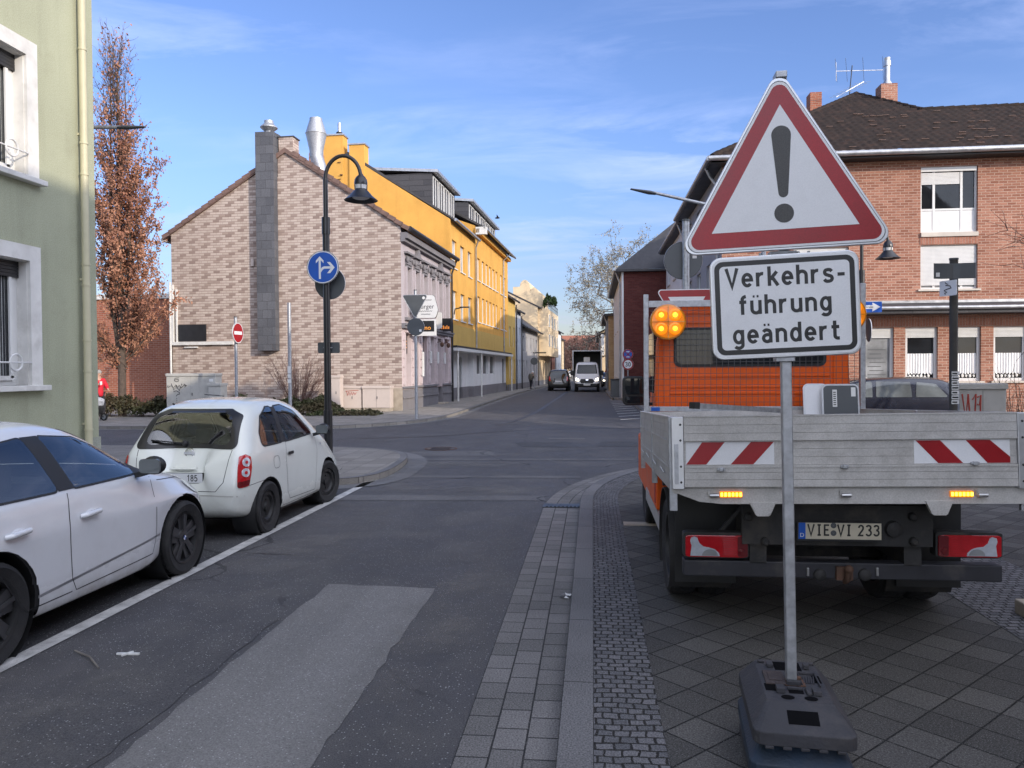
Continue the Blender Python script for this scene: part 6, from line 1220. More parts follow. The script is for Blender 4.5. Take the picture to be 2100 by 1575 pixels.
m = MB(); m.fbox(TR, gl + .004, gl + .026, 4.418, 4.424, 1.09, 1.32); bed(m.build('latch', M['galv'], tk))
def chev(pts, mat, name, h0=4.4395, h1=4.4375):
    q = [(Z5(a, 300, 4.44)[0], 1.199 + .130 * b) for a, b in pts]; return MB().prism(q[::-1], lambda a, b, hh: TR.P(a, hh, b), h0, h1).build(name, mat, gate)
chev([(343, 1), (812, 1), (812, 0), (343, 0)], M['sign_white'], 'warning_foil', 4.4397, 4.4388); chev([(1556, 1), (2066, 1), (2066, 0), (1556, 0)], M['sign_white'], 'warning_foil', 4.4397, 4.4388)
for p in ([(430, .99), (550, .99), (450, .01), (343, .01)], [(690, .99), (812, .99), (700, .01), (580, .01)], [(1565, .99), (1695, .99), (1815, .01), (1683, .01)], [(1832, .99), (1960, .99), (2066, .27), (2066, .01), (1945, .01)]): chev(p, M['sign_red'], 'warning_stripe')
for zx, zy in ((527, 414), (1183, 406), (1875, 396)):
    x, z = Z5(zx, zy, 4.43); m = MB(); m.fbox(TR, x - .022, x + .022, 4.414, 4.43, z - .008, z + .008); m.fbox(TR, x - .012, x + .012, 4.406, 4.43, z - .011, z + .011); m.build('hinge_lug', M['galv'], gate, bevel=.003)
# sides and headboard panel of the tray
for sx, x in ((-1, gl), (1, grr)):
    m = MB()
    for a, b in ((4.50, 5.83), (5.87, 7.18)):
        for k in range(9): m.fbox(TR, x - .012, x + .012, a, b, 1.075 + k * .0435, 1.075 + (k + 1) * .0435 - .0012)
        m.fbox(TR, x - .009, x + .009, a + .001, b - .001, 1.075, 1.465); m.fbox(TR, x + sx * .001 - .016, x + sx * .001 + .016, a, b, 1.466, 1.476)
        for z in (1.17, 1.325): m.fbox(TR, x - .018, x + .018, a, b, z, z + .008)
    bed(m.build('drop_side', M['alu_dropside'], tk))
    m = MB(); m.fbox(TR, x - .022, x + .022, 4.472, 4.5, .93, 1.475); m.fbox(TR, x - .02, x + .02, 5.832, 5.868, .95, 1.47); m.fbox(TR, x - .02, x + .02, 7.16, 7.2, .95, 1.48); bed(m.build('side_post', M['galv'], tk, bevel=.003))
    m = MB()
    for y in (4.9, 5.5, 6.2, 6.8): m.tube([TR.P(x + sx * .02, y - .04, 1.12), TR.P(x + sx * .035, y - .03, 1.15), TR.P(x + sx * .035, y + .03, 1.15), TR.P(x + sx * .02, y + .04, 1.12)], .006, 6)
    bed(m.build('lashing_ring', M['galv'], tk, 1))
m = MB(); m.fbox(TR, gl, grr, 4.47, 7.2, 1.03, 1.068); bed(m.build('tray_floor', M['alu_dropside'], tk))
m = MB(); m.fbox(TR, gl, grr, 7.16, 7.19, 1.07, 1.47); bed(m.build('front_panel', M['alu_dropside'], tk))
# rear channel with flashing light bars
m = MB(); m.prism([(gl - .01, 1.06), (gl - .01, 1.045), (.62, .985), (.75, .972), (grr + .01, .972), (grr + .01, 1.06)][::-1], lambda a, b, h: TR.P(a, h, b), 4.46, 4.56); bed(m.build('rear_channel', M['alu_dropside'], tk))
for (a, b, c, d) in ((520, 508, 640, 541), (1745, 494, 1868, 530)):
    x0, z1 = Z5(a, b, 4.44); x1, z0 = Z5(c, d, 4.44); z0, z1 = 1.010, 1.046; m = MB(); m.fbox(TR, x0, x1, 4.444, 4.459, z0, z1); lb = bed(m.build('light_bar', M['amber'], tk, bevel=.004))
    m = MB()
    for k in range(6): u = x0 + (x1 - x0) * (k + .5) / 6; m.fbox(TR, u - .006, u + .006, 4.441, 4.4435, z0 + .008, z1 - .008)
    m.build('led', M['led'], lb)
for a, b in ((490, 527), (1190, 522), (1915, 514)):
    x, z = Z5(a, b, 4.44)[0], 1.022; m = MB(); m.tube([TR.P(x - .025, 4.44, z), TR.P(x + .025, 4.44, z)], .012, 12); m.bar(TR.P(x - .03, 4.445, z), TR.P(x - .03, 4.445, z + .03), .008); bed(m.build('gate_hinge', M['steel'], tk, 1))
for pts in ([(655, 588), (797, 588), (768, 655), (758, 662), (700, 662), (690, 655)], [(1580, 580), (1727, 580), (1697, 650), (1687, 657), (1625, 657), (1614, 650)]):
    q = [Z5(a, b, 4.5) for a, b in pts]; m = MB(); m.prism(q[::-1], lambda a, b, hh: TR.P(a, hh, b), 4.49, 4.52); m.build('stake_pocket', M['alu_dropside'], tk, bevel=.002)
# chassis, bumper, lights
x0, zt = Z5(312, 892, 4.8); x1, zb = Z5(1988, 1010, 4.8)
m = MB(); m.fbox(TR, x0, x1, 4.8, 4.9, zb, zt); bp = m.build('rear_bumper', M['bumper_steel'], tk, bevel=.008)
m = MB(); cx, cz = Z5(1165, 955, 4.78); m.fbox(TR, cx - .055, cx + .04, 4.775, 4.8, cz - .05, cz + .03); m.ball(TR.P(cx + .005, 4.74, cz + .025), .026); m.tube([TR.P(cx, 4.79, cz - .06), TR.P(cx, 4.75, cz - .04), TR.P(cx + .004, 4.74, cz + .01)], .018, 10); m.build('tow_coupling', M['rust'], tk, 1)
for a in (1028, 1264):
    x, z = Z5(a, 970, 4.79); m = MB(); m.lathe([(.036, 0), (.036, .02), (.025, .03), (.001, .032)], 16, Matrix.Translation(TR.P(x, 4.8, z)) @ Matrix.Rotation(pi / 2, 4, 'X')); m.build('socket', M['chassis'], bp, 1)
for a in (965, 1330):
    x, z = Z5(a, 955, 4.79); m = MB(); m.fbox(TR, x - .007, x + .007, 4.785, 4.8, z - .025, z + .025); m.build('tie_eye', M['steel'], bp, bevel=.002)
def taillamp(za, zb_, mirror):
    xa, z1 = Z5(za, 747, 4.78); xb, z0 = Z5(zb_, 888, 4.78); w, h = xb - xa, z1 - z0
    U = lambda u, v: ((xb - u * w) if mirror else (xa + u * w), z0 + v * h)
    def pr(name, pts, h0, h1, mat, par, bev=0):
        q = [U(*p) for p in pts]; q = q if mirror else q[::-1]
        return MB().prism(q, lambda a, b, hh: TR.P(a, hh, b), h0, h1).build(name, M[mat], par, bevel=bev)
    L = pr('tail_lamp', rrect(0, 1, 0, 1, .09, 4), 4.79, 4.87, 'chassis', tk, .004)
    pr('lens', rrect(.03, .97, .05, .90, .08, 4), 4.778, 4.79, 'tail_red', L, .004)
    pr('clear_lens', [(.10, .10), (.55, .10), (.54, .22), (.48, .36), (.40, .43), (.30, .47), (.24, .60), (.21, .80), (.17, .85), (.11, .80), (.10, .66), (.12, .5), (.11, .3)], 4.774, 4.7775, 'tail_clear', L)
    pr('reverse_lens', arc(.40, .12, .12, .25, 0, 180, 12), 4.772, 4.7738, 'glass_light', L)
    m = MB()
    for k in range(8):
        a, b = U(.60, .14 + k * .088), U(.80, .19 + k * .088); m.fbox(TR, a[0], b[0], 4.774, 4.778, a[1], b[1])
    m.build('reflector_ribs', M['tail_red'], L)
    pr('dark_lens', rrect(.82, .97, .08, .88, .05, 3), 4.7745, 4.778, 'tail_dark', L)
    c = U(.875, .28); m = MB(); m.lathe([(.022, 0), (.02, .004), (.001, .006)], 20, Matrix.Translation(TR.P(c[0], 4.7744, c[1])) @ Matrix.Rotation(pi / 2, 4, 'X')); m.build('reflector', M['tail_dark'], L, 1)
taillamp(312, 658, False); taillamp(1640, 1993, True)
xa, z1 = Z5(905, 688, 4.7); xb, z0 = Z5(1352, 797, 4.7)
m = MB(); m.fbox(TR, xa, xb, 4.69, 4.705, z0, z1); pl = m.build('number_plate', M['black_plastic'], tk, bevel=.003)
m = MB(); m.fbox(TR, xa + .008, xb - .006, 4.686, 4.69, z0 + .014, z1 - .006); m.build('plate_face', M['plate_yellow'], pl)
m = MB(); m.fbox(TR, xa + .008, xa + .048, 4.684, 4.686, z0 + .014, z1 - .006); m.build('country_band', M['sign_blue'], pl)
TF = lambda a, b, h: TR.P(a, 4.6858 - h, b)
font_text('plate_text', 'D', .034, Matrix.Translation(TR.P(xa + .028, 4.683, z0 + .036)) @ Matrix.Rotation(pi / 2, 4, 'X'), M['white'], pl, .0005)
m = MB(); ch = .068; letters(m, 'VIE', xa + .058, z0 + .034, ch, TF, .0005, gap=.16, w=.15, xs=1.02); letters(m, 'VI', xa + .228, z0 + .034, ch, TF, .0005, gap=.16, w=.15); letters(m, '233', xa + .346, z0 + .034, ch, TF, .0005, gap=.12, w=.15, xs=.97)
m.build('plate_text', M['sign_black'], pl)
m = MB()
for dz in (.05, .095): m.lathe([(.017, 0), (.016, .002), (.001, .0025)], 18, Matrix.Translation(TR.P(xa + .208, 4.686, z0 + dz)) @ Matrix.Rotation(pi / 2, 4, 'X'))
m.build('registration_seal', M['grey_back'], pl, 1)
m = MB(); a, b = Z5(620, 600, 4.76), Z5(1622, 825, 4.76); m.fbox(TR, a[0], b[0], 4.76, 4.8, b[1], a[1]); m.fbox(TR, .95, 1.05, 4.8, 8.6, .55, .85); m.fbox(TR, 1.85, 1.95, 4.8, 8.6, .55, .85); m.fbox(TR, .6, 2.3, 5.72, 5.82, .38, .5)
for y in (4.95, 5.6, 6.4): m.fbox(TR, .5, 2.36, y, y + .06, .9, 1.02)
m.bar(TR.P(.72, 4.95, .62), TR.P(.98, 4.9, .95), .07, .02); m.build('chassis', M['chassis'], tk)
for zx, zy in ((652, 665), (740, 795), (1515, 665), (1520, 795), (1415, 730)):
    x, z = Z5(zx, zy, 4.75); m = MB(); r_ = .05 if zx == 1415 else .026; m.lathe([(r_, 0), (r_ * .9, .03), (r_ * .5, .04), (.001, .04)], 14, Matrix.Translation(TR.P(x, 4.76, z)) @ Matrix.Rotation(pi / 2, 4, 'X')); m.build('bolt_cap', M['chassis'], tk, 1)
for sd, xs in ((-1, (.63, .84)), (1, (2.06, 2.27))):
    for x in xs:
        ty = wheel(tk, x - TK.x, 5.74 - TK.y, .345, .345, .2, sd, 'steel')[0]
        for q in [ty] + list(ty.children): pass
    xo = (.52, .95) if sd < 0 else (1.95, 2.38)
    m = MB(); m.lathe([(.41, 0), (.42, 0), (.42, .42), (.41, .42)], 26, Matrix.Translation(TR.P(xo[0], 5.74, .445)) @ Matrix.Rotation(pi / 2, 4, 'Y') , R(60), R(300)); m.build('mudguard', M['chassis'], tk, 1)
    m = MB(); m.fbox(TR, xo[0] + .03, xo[1], 5.26, 5.275, .30, .98); fl = m.build('mud_flap', M['black_plastic'], tk)
    if sd < 0:
        font_text('flap_text', 'Sc', .075, Matrix.Translation(TR.P(.655, 5.255, .455)) @ Matrix.Rotation(pi / 2, 4, 'X'), M['cabinet'], fl, .001)
# wheels built along y axis need turning: truck heading is +Y, so rotate the wheel meshes about their own axle
for ch in list(tk.children):
    if ch.name.startswith('wheel'):
        me = ch.data; cs = [v.co for v in me.vertices]; c = sum(cs, Vector()) / len(cs); c.z = .345; Mr = Matrix.Translation(c) @ Matrix.Rotation(-pi / 2, 4, 'Z') @ Matrix.Translation(-c); me.transform(Mr)
        for g in ch.children: g.data.transform(Mr)
fw0 = len(tk.children)
for sd, x in ((-1, .64), (1, 2.26)):
    ty, rim = wheel(tk, 0, 0, .33, .33, .19, sd, 'steel'); Mr = Matrix.Translation((x - TK.x, 8.3 - TK.y, 0)) @ Matrix.Rotation(-pi / 2, 4, 'Z'); ty.data.transform(Mr); rim.data.transform(Mr)
# cab
CB = [(.595, .98), (.585, 1.5), (.605, 2.0), (.67, 2.27), (.8, 2.36), (1.45, 2.40), (2.1, 2.36), (2.27, 2.27), (2.34, 2.0), (2.365, 1.5), (2.355, .98)]
m = MB(); m.prism(CB[::-1], lambda a, b, h: TR.P(1.5 + (a - 1.5) * (1 - .085 * (h - 7.34) / 1.36), h, b), 7.34, 8.7); m.prism([(.545, .45), (2.355, .45), (2.355, .979), (.545, .979)], lambda a, b, h: TR.P(a, h, b), 7.5, 9.35); m.prism([(8.701, .98), (9.36, .98), (9.30, 1.3), (8.90, 2.3), (8.701, 2.34)], lambda a, b, h: TR.P(h, a, b), .68, 2.28)
cab = m.build('cab', M['orange'], tk, bevel=.03)
m = MB()
for z in (1.50, 1.56, 1.66): m.fbox(TR, .72, 2.18, 7.328, 7.339, z, z + .022)
m.fbox(TR, .66, .72, 7.325, 7.339, 1.0, 2.2); m.fbox(TR, 2.2, 2.28, 7.325, 7.339, 1.0, 2.2)
for z in (2.16, 2.25): m.fbox(TR, .75, 2.15, 7.328, 7.339, z, z + .02)
m.build('cab_rib', M['orange'], cab, bevel=.004)
m = MB(); m.prism(rrect(.76, 2.14, 1.755, 2.125, .06)[::-1], lambda a, b, h: TR.P(a, h, b), 7.330, 7.338); rg = m.build('window_seal', M['black_plastic'], cab)
m = MB(); m.prism(rrect(.785, 2.115, 1.78, 2.10, .05)[::-1], lambda a, b, h: TR.P(a, h, b), 7.324, 7.329); m.build('rear_window', M['glass'], cab)
m = MB(); m.prism([(.95, 1.78), (.93, 1.9), (.97, 2.0), (1.05, 2.05), (1.2, 2.055), (1.26, 2.0), (1.30, 1.78), (1.24, 1.78), (1.2, 1.92), (1.13, 2.0), (1.06, 2.0), (1.0, 1.95), (.99, 1.78)][::-1], lambda a, b, h: TR.P(a, h, b), 7.318, 7.3235); m.build('interior_reflection', M['orange'], cab) if False else m.bm.free()
m = MB(); m.fbox(TR, .60, .66, 7.7, 8.5, 1.5, 2.1); m.build('side_window', M['car_glass'], cab)
for sd, xo in ((-1, .66), (1, 2.34)):
    m = MB(); m.prism(rrect(-.125, .125, -.16, .16, .05)[::-1], lambda a, b, h: TR.P((.455 if sd < 0 else 2.62) + a, 8.62 + h, 1.50 + b), -.04, .05); mm = m.build('wing_mirror', M['black_plastic'], tk, bevel=.012)
    m = MB(); m.prism(rrect(-.10, .10, -.04, .135, .03)[::-1], lambda a, b, h: TR.P((.455 if sd < 0 else 2.62) + a, 8.58 + h, 1.50 + b), -.006, -.001); m.prism(rrect(-.10, .10, -.135, -.06, .03)[::-1], lambda a, b, h: TR.P((.455 if sd < 0 else 2.62) + a, 8.58 + h, 1.50 + b), -.006, -.001); m.build('mirror_glass', M['car_glass'], mm)
    m = MB(); m.bar(TR.P(xo, 8.65, 1.35), TR.P(.455 if sd < 0 else 2.62, 8.65, 1.36), .03); m.bar(TR.P(xo, 8.65, 1.64), TR.P(.455 if sd < 0 else 2.62, 8.65, 1.62), .03); m.build('mirror_arm', M['black_plastic'], mm)
m = MB(); m.fbox(TR, .53, .62, 6.55, 7.35, .55, .98); st = m.build('side_locker', M['orange'], tk, bevel=.012)
m = MB(); m.fbox(TR, .522, .53, 6.6, 6.68, .6, .92); m.ball(TR.P(.518, 6.64, .86), .016); m.build('locker_latch', M['graffiti_red'], st)
m = MB(); m.fbox(TR, .535, .6, 6.2, 7.9, .42, .54); m.build('side_skirt', M['alu_dropside'], tk)
# headboard frame with wire mesh
HY = 7.22; m = MB(); zl = 1.33
m.fbox(TR, .475, .52, HY, HY + .045, .98, 2.43); m.fbox(TR, 2.405, 2.45, HY, HY + .045, .98, 2.50)
m.fbox(TR, .52, 2.405, HY + .003, HY + .042, 2.31, 2.37); m.fbox(TR, .52, 2.405, HY + .003, HY + .042, 1.345, 1.39); m.build('headboard_frame', M['galv'], tk, bevel=.003)
m = MB(); n = 0
x = .555
while x < 2.39: m.fbox(TR, x - .0017, x + .0017, HY + .016, HY + .0195, 1.39, 2.31); x += .053
z = 1.43
while z < 2.30: m.fbox(TR, .52, 2.405, HY + .0205, HY + .0245, z - .0017, z + .0017); z += .053
m.build('wire_mesh', M['wire'], tk)
m = MB(); m.fbox(TR, .54, .62, HY - .004, HY + .002, 1.35, 1.385); m.build('blue_tag', M['sign_blue'], tk)
for px, py in ((1370, 660), (1739, 645)):
    c = PY(px, py, 7.12) - TK; Mx = Matrix.Translation(c + Vector((0, .05, 0))) @ Matrix.Rotation(pi / 2, 4, 'X')
    m = MB(); m.lathe([(.001, -.05), (.13, -.04), (.163, -.005), (.166, .03), (.160, .045), (.148, .05)], 40, Mx); bl = m.build('warning_beacon', M['amber_rim'], tk, 1)
    m = MB(); m.lathe([(.149, .046), (.145, .053), (.10, .057), (.001, .058)], 40, Mx); m.build('lens', M['amber_lens'], bl, 1)
    for sx in (-1, 1):
        for sy in (-1, 1):
            m = MB(); M2 = Mx @ Matrix.Translation((sx * .062, sy * .062, .058)); m.lathe([(.058, .0), (.054, .010), (.040, .012), (.034, .006), (.026, .006), (.024, .012)], 24, M2); q_ = m.build('led_ring', M['amber'], bl, 1); m = MB(); m.lathe([(.024, .006), (.018, .014), (.001, .018)], 20, M2); m.build('led', M['amber_hot'], q_, 1)
    m = MB()
    for k in (0, 1): m.bar(Mx @ Vector(((-.146, 0, .066) if k else (0, -.146, .066))), Mx @ Vector(((.146, 0, .066) if k else (0, .146, .066))), .008)
    m.build('lens_cross', M['amber_rim'], bl)
# things lying in the tray
def tray_sign(name, label, px0, py0, px1, py1, Y, mat, tilt):
    a = PY(px0, py1, Y); b = PY(px1, py0, Y); w, h = b.x - a.x, b.z - a.z; h += .12
    t = thing(name, label, 'sign', (a.x + w / 2, Y, a.z - .12)); t.rotation_euler = (R(tilt), 0, 0)
    f = lambda p, q, hh: Vector((p, hh, q))
    MB().prism(rrect(-w / 2, w / 2, 0, h, .045)[::-1], f, 0, .02).build('rim', M['alu'], t); MB().prism(rrect(-w / 2 + .014, w / 2 - .014, .014, h - .014, .035)[::-1], f, -.003, -.0005).build('back_plate', M[mat], t); return t, w, h
t1, w, h = tray_sign('spare_sign', 'dark back of a rounded sign plate with paper stickers standing in the truck tray', 1687, 787, 1764, 833, 6.95, 'grey_back', -6)
m = MB(); m.box(-.15, -.11, -.005, -.0035, .16, .33) if False else m.box(-w * .22, -w * .10, -.005, -.0035, h - .20, h - .05); m.box(w * .28, w * .40, -.005, -.0035, h - .11, h - .03); m.build('sticker', M['sticker'], t1)
m = MB()
for k in range(7): m.box(-w * .2, -w * .13, -.006, -.0052, h - .185 + k * .018, h - .177 + k * .018)
m.build('sticker_print', M['sign_black'], t1)
tray_sign('spare_sign', 'white faced sign plate standing half hidden behind the dark sign in the tray', 1649, 786, 1700, 835, 7.03, 'sign_white', -8)
def tray_bar(name, label, p, q, w, mat):
    a = PY(*p); b = PY(*q); c = (a + b) / 2; o = thing(name, label, 'post', c); m = MB(); m.bar(a - c, b - c, w); m.build('tube', M[mat], o); m = MB(); d = (a - b).normalized(); m.bar(a - c + d * .001, a - c + d * .07, w * 1.25); m.build('end_cap', M['black_plastic'], o)
tray_bar('spare_post', 'square steel sign post with black end cap lying in the truck tray', (1430, 832, 6.0), (1600, 842, 6.9), .04, 'galv')
# ---------------------------------------------------------------- big temporary warning sign in front
sg = thing('warning_sign', 'large red warning triangle with exclamation mark above a text plate in the foreground', 'road sign', (.812, 3.26, .425)); sg.rotation_euler = (0, -.016, R(-1.5))
m = MB(); m.box(-.02, .02, -.02, .02, 0, 2.50); m.box(-.021, .021, -.021, .021, 2.5, 2.515); m.build('post', M['galv'], sg, bevel=.004)
SF_ = lambda a, b, h: Vector((a - .008, -.024 - h, b))
def spl(name, pts, h0, h1, mat, parent, bevel=0): return MB().prism(pts, SF_, h0, h1).build(name, M[mat], parent, bevel=bevel)
tb, th, hw = 1.795, .738, .432
def tri(ins, r):                                  # rounded triangle inset by ins
    b = tb + ins; k = ins * math.sqrt(3); top = tb + th - ins * 2.0
    return rpoly([(-hw + k, b), (hw - k, b), (0, top)], r, 6)
tp = spl('triangle_plate', tri(0, .045), 0, .018, 'alu', sg, .003)
spl('rim_groove', tri(.0085, .041), .0182, .0186, 'grey_back', tp); spl('white_edge', tri(.011, .040), .0188, .0192, 'sign_white', tp)
spl('red_field', tri(.020, .034), .0194, .0198, 'sign_red', tp)
wt = [(-.288, tb + .083), (.288, tb + .083), (0, tb + .083 + .502)]
spl('white_field', wt, .020, .0204, 'sign_white', tp)
e0 = tb + .50; ex = arc(0, e0 - .038, .0385, .038, 0, 180, 12) + [(-.0195, tb + .230)] + arc(0, tb + .230, .0195, .0195, 180, 360, 8)[1:]
spl('exclamation_bar', ex, .0206, .0210, 'excl', tp); spl('exclamation_dot', oval(0, tb + .147, .0385, .0385, 28), .0206, .0210, 'excl', tp)
sb, shh, sw2 = 1.36, .418, .292
sp_ = spl('text_plate', rrect(-sw2, sw2, sb, sb + shh, .045, 6), 0, .018, 'alu', sg, .003)
spl('white_edge', rrect(-sw2 + .009, sw2 - .009, sb + .009, sb + shh - .009, .038, 6), .0184, .0188, 'sign_white', sp_)
spl('black_border', rrect(-sw2 + .018, sw2 - .018, sb + .018, sb + shh - .018, .034, 6), .0190, .0194, 'sign_black', sp_)
spl('white_field', rrect(-sw2 + .038, sw2 - .038, sb + .038, sb + shh - .038, .018, 6), .0196, .0200, 'sign_white', sp_)
G_ = .135; XS = 1.09; SZ = .079
for txt, z in (('Verkehrs-', sb + .292), ('führung', sb + .180), ('geändert', sb + .062)):
    m = MB(); wdt = text_width(txt, G_) * SZ * XS; letters(m, txt, -wdt / 2 + (.004 if txt[0] == 'V' else 0), z, SZ, SF_, .0203, gap=G_, w=.172, xs=XS, dh=.00008)
    m.build('lettering', M['sign_black'], sp_)
for o, zc in ((tp, tb + .25), (sp_, sb + .2)): o.rotation_euler.y = -.022; o.location = (.022 * zc, 0, 0)
m = MB()
for z in (tb - .012, sb + shh + .006): m.box(-.06, .045, -.03, .03, z - .008, z + .008)
for z in (sb - .008,): m.box(-.045, .03, -.035, .025, z - .010, z + .008)
for x in (-.1, -.06, .05, .09): m.tube([(x, -.03, tb - .008), (x, -.03, tb - .018)], .006, 8)
m.build('clamp', M['galv'], sg, bevel=.002)
m = MB(); m.box(-.028, .016, -.045, .025, tb + th - .045, tb + th - .018); m.build('top_clamp', M['galv'], sg, bevel=.003)
# stacked foot plates
def foot(name, label, z, mat, dy, dx, rz, top):
    t = thing(name, label, 'sign base', (.815 + dx, 3.25 + dy, z), rz); t.scale = (.92, .76, 1); m = MB()
    lo = rrect(-.205, .205, -.40, .40, .05, 3); mid = [(x * 1.0, y * 1.0) for x, y in lo]; hi = rrect(-.135, .135, -.245, .33, .03, 3); n = len(lo)
    rings = [[m.bm.verts.new((x, y, zz)) for x, y in pp] for pp, zz in ((lo, 0), (mid, .05), (hi, .125))]
    for a, b in zip(rings, rings[1:]):
        for k in range(n): j = (k + 1) % n; m.bm.faces.new((a[k], a[j], b[j], b[k]))
    m.bm.faces.new(rings[0][::-1]); m.bm.faces.new(rings[-1])
    for k in range(5): m.box(-.16 + k * .07, -.125 + k * .07, -.402, -.36, -.012, .001)
    m.build('body', M[mat], t, bevel=.006)
    if not top:
        m = MB(); m.box(-.004, .004, -.4012, -.39, .002, .05); m.build('split_line', M['tar'], t); return t
    # front slope pocket, openings and raised blocks on the top
    sl = lambda a, b, h: Vector((a, -.40 + .155 * b, .05 + .075 * b)) + Vector((0, -.44, .9)) * h
    m = MB(); m.prism([(-.062, .30), (.062, .30), (.062, .72), (-.062, .72)], sl, .0005, .0015); m.build('grip_hole', M['hole'], t)
    m = MB()
    for x0, x1, y0, y1 in ((-.055, .065, .175, .30), (-.03, .022, -.075, -.045), (-.032, .03, -.14, -.095), (.095, .128, .02, .12), (-.127, -.08, -.12, -.03)): m.box(x0, x1, y0, y1, .1245, .1262)
    for x in (-.045, .05): m.lathe([(.028, .1265), (.001, .1268)], 16, Matrix.Translation((x, -.195, 0)))
    m.build('opening', M['hole'], t)
    m = MB(); m.box(-.118, -.03, -.04, .14, .126, .132); m.box(-.10, -.045, 0, .10, .132, .135); m.build('brown_insert', M['base_brown'], t, bevel=.003)
    for x0, x1, y0, y1, hh in ((-.085, -.05, -.15, -.09, .02), (.065, .10, -.16, -.10, .018), (-.09, -.06, .2, .25, .015), (.075, .10, .2, .245, .02), (-.035, .03, -.10, -.085, .012), (.034, .115, .125, .135, .012), (.034, .04, -.04, .125, .010), (.108, .115, -.04, .125, .010), (-.125, -.095, .27, .29, .01), (.1, .13, .27, .29, .01), (-.03, .03, -.045, -.02, .02), (.04, .06, -.16, -.08, .012)): MB().box(x0, x1, y0, y1, .126, .126 + hh).build('raised_block', M['base_rubber'], t, bevel=.003)
    m = MB()
    for k in range(5): m.bar((.05 + k * .010, .0, .128), (.058 + k * .011, .10, .128), .005, .006)
    m.build('rib', M['base_rubber'], t, bevel=.001)
    m = MB(); m.box(-.036, .052, -.045, .05, .125, .130); m.tube([(.012, .03, .13), (.012, .03, .145)], .03, 4); m.build('socket', M['rust'], t, bevel=.002)
    return t
foot('foot_plate', 'top dark rubber foot plate that holds the warning sign post', .315, 'base_rubber', 0, 0, R(-5), True)
foot('foot_plate', 'worn blue plastic foot plate lying under the dark one', .190, 'base_blue', .0, -.008, R(-5.8), False)
foot('foot_plate', 'lowest grey foot plate resting on the paving slabs', .100, 'base_rubber', .0, .004, R(-4.5), False).scale = (.92, .76, .7)
# ---------------------------------------------------------------- lamp posts
def bell_lamp(name, label, loc, rz, H, signpart=None, scale=1):
    """H = height of the lowest point of the bell; local x = arm direction"""
    t = thing(name, label, 'street lamp', loc, rz); k = scale
    m = MB(); m.tube([(0, 0, 0), (0, 0, .9)], .083, 16); m.tube([(0, 0, .9), (0, 0, H - .62)], .066, 16); m.tube([(0, 0, H - .62), (0, 0, H - .30)], .078, 16); m.tube([(0, 0, H - .30), (0, 0, H - .1), (0, 0, H + .42)], .045, 14)
    a = .345; m.tube([(0, 0, H + .42)] + [(a - a * cos(R(q)), 0, H + .42 + a * 1.25 * sin(R(q))) for q in range(10, 181, 10)] + [(2 * a, 0, H + .34)], .036, 12); m.build('post', M['black_paint'], t, 1)
    Mx = Matrix.Translation((2 * a, 0, H))
    m = MB(); m.lathe([(.315, 0), (.30, .012), (.225, .075), (.15, .16), (.115, .20), (.112, .21)], 32, Mx); m.lathe([(.30, .004), (.22, .06), (.11, .18)], 32, Mx); m.build('shade', M['black_paint'], t, 1)
    m = MB(); m.lathe([(.105, .20), (.118, .285), (.10, .285)], 24, Mx); m.build('lens', M['white'], t, 1)
    m = MB(); m.lathe([(.122, .285), (.125, .33), (.115, .39), (.085, .44), (.05, .47), (.036, .5)], 24, Mx)
    for q in range(5): b = 2 * pi * q / 5; m.bar(Mx @ Vector((.118 * cos(b), .118 * sin(b), .2)), Mx @ Vector((.121 * cos(b), .121 * sin(b), .29)), .012)
    m.build('cap', M['black_paint'], t, 1)
    m = MB(); m.lathe([(.001, .02), (.12, .03), (.16, .05)], 24, Mx); m.build('reflector', M['white_dirty'], t, 1)
    return t
bell_lamp('street_lamp', 'black bell shaped street lamp with curved arm carrying the blue arrow sign', (-5.02, 14.2, .1), 0, 4.86)
bell_lamp('street_lamp', 'bell shaped street lamp before the brick house, mostly hidden by the warning sign', (7.12, 21.3, .0), R(5), 4.62)
def disc_sign(name, label, c, r, yaw, front, back='grey_back', parts=(), th=.012):
    t = thing(name, label, 'road sign', c, yaw); Mx = Matrix.Rotation(pi / 2, 4, 'X')
    m = MB(); m.lathe([(.001, -th), (r, -th), (r + .006, -th * .5), (r + .006, th * .5), (r, th)], 44, Mx); m.lathe([(r, th), (r - .02, th), (.001, th)], 44, Mx); m.build('plate', M[back], t, 1)
    m = MB(); m.lathe([(r + .007, -th * .8), (r + .010, 0), (r + .007, th * .8)], 44, Mx); m.build('rim', M['sign_white'], t, 1)
    f = lambda a, b, h: Vector((a, -th - h, b)); P = MB().prism(oval(0, 0, r - .004, r - .004, 44), f, .0005, .0012).build('face', M[front], t)
    return t, f
t, f = disc_sign('direction_sign', 'round blue sign with white arrows ahead and right on the black lamp post', (-5.045, 14.08, 3.70), .305, 0, 'sign_white')
MB().prism(oval(0, 0, .283, .283, 44), f, .0016, .0022).build('blue_field', M['sign_blue'], t)
m = MB(); A = [(-.075, -.22), (-.035, -.22), (-.035, .13), (.02, .075), (.02, .125), (-.055, .205), (-.13, .125), (-.13, .075), (-.075, .13)]; m.prism(A, f, .0026, .0032); m.build('ahead_arrow', M['sign_white'], t)
m = MB(); B = [(-.0345, -.10)] + [(.0 + .0, -.05)] + [(.03, -.03), (.155, -.03), (.085, -.115), (.145, -.115), (.235, -.008), (.145, .095), (.085, .095), (.155, .015), (.03, .015), (-.01, .0), (-.0345, -.03)]; m.prism(B, f, .0026, .0032); m.build('right_arrow', M['sign_white'], t)
t, f = disc_sign('round_sign_back', 'round sign seen from its dark back just below the blue arrow sign', (-4.985, 14.30, 3.42), .30, pi, 'sign_white')
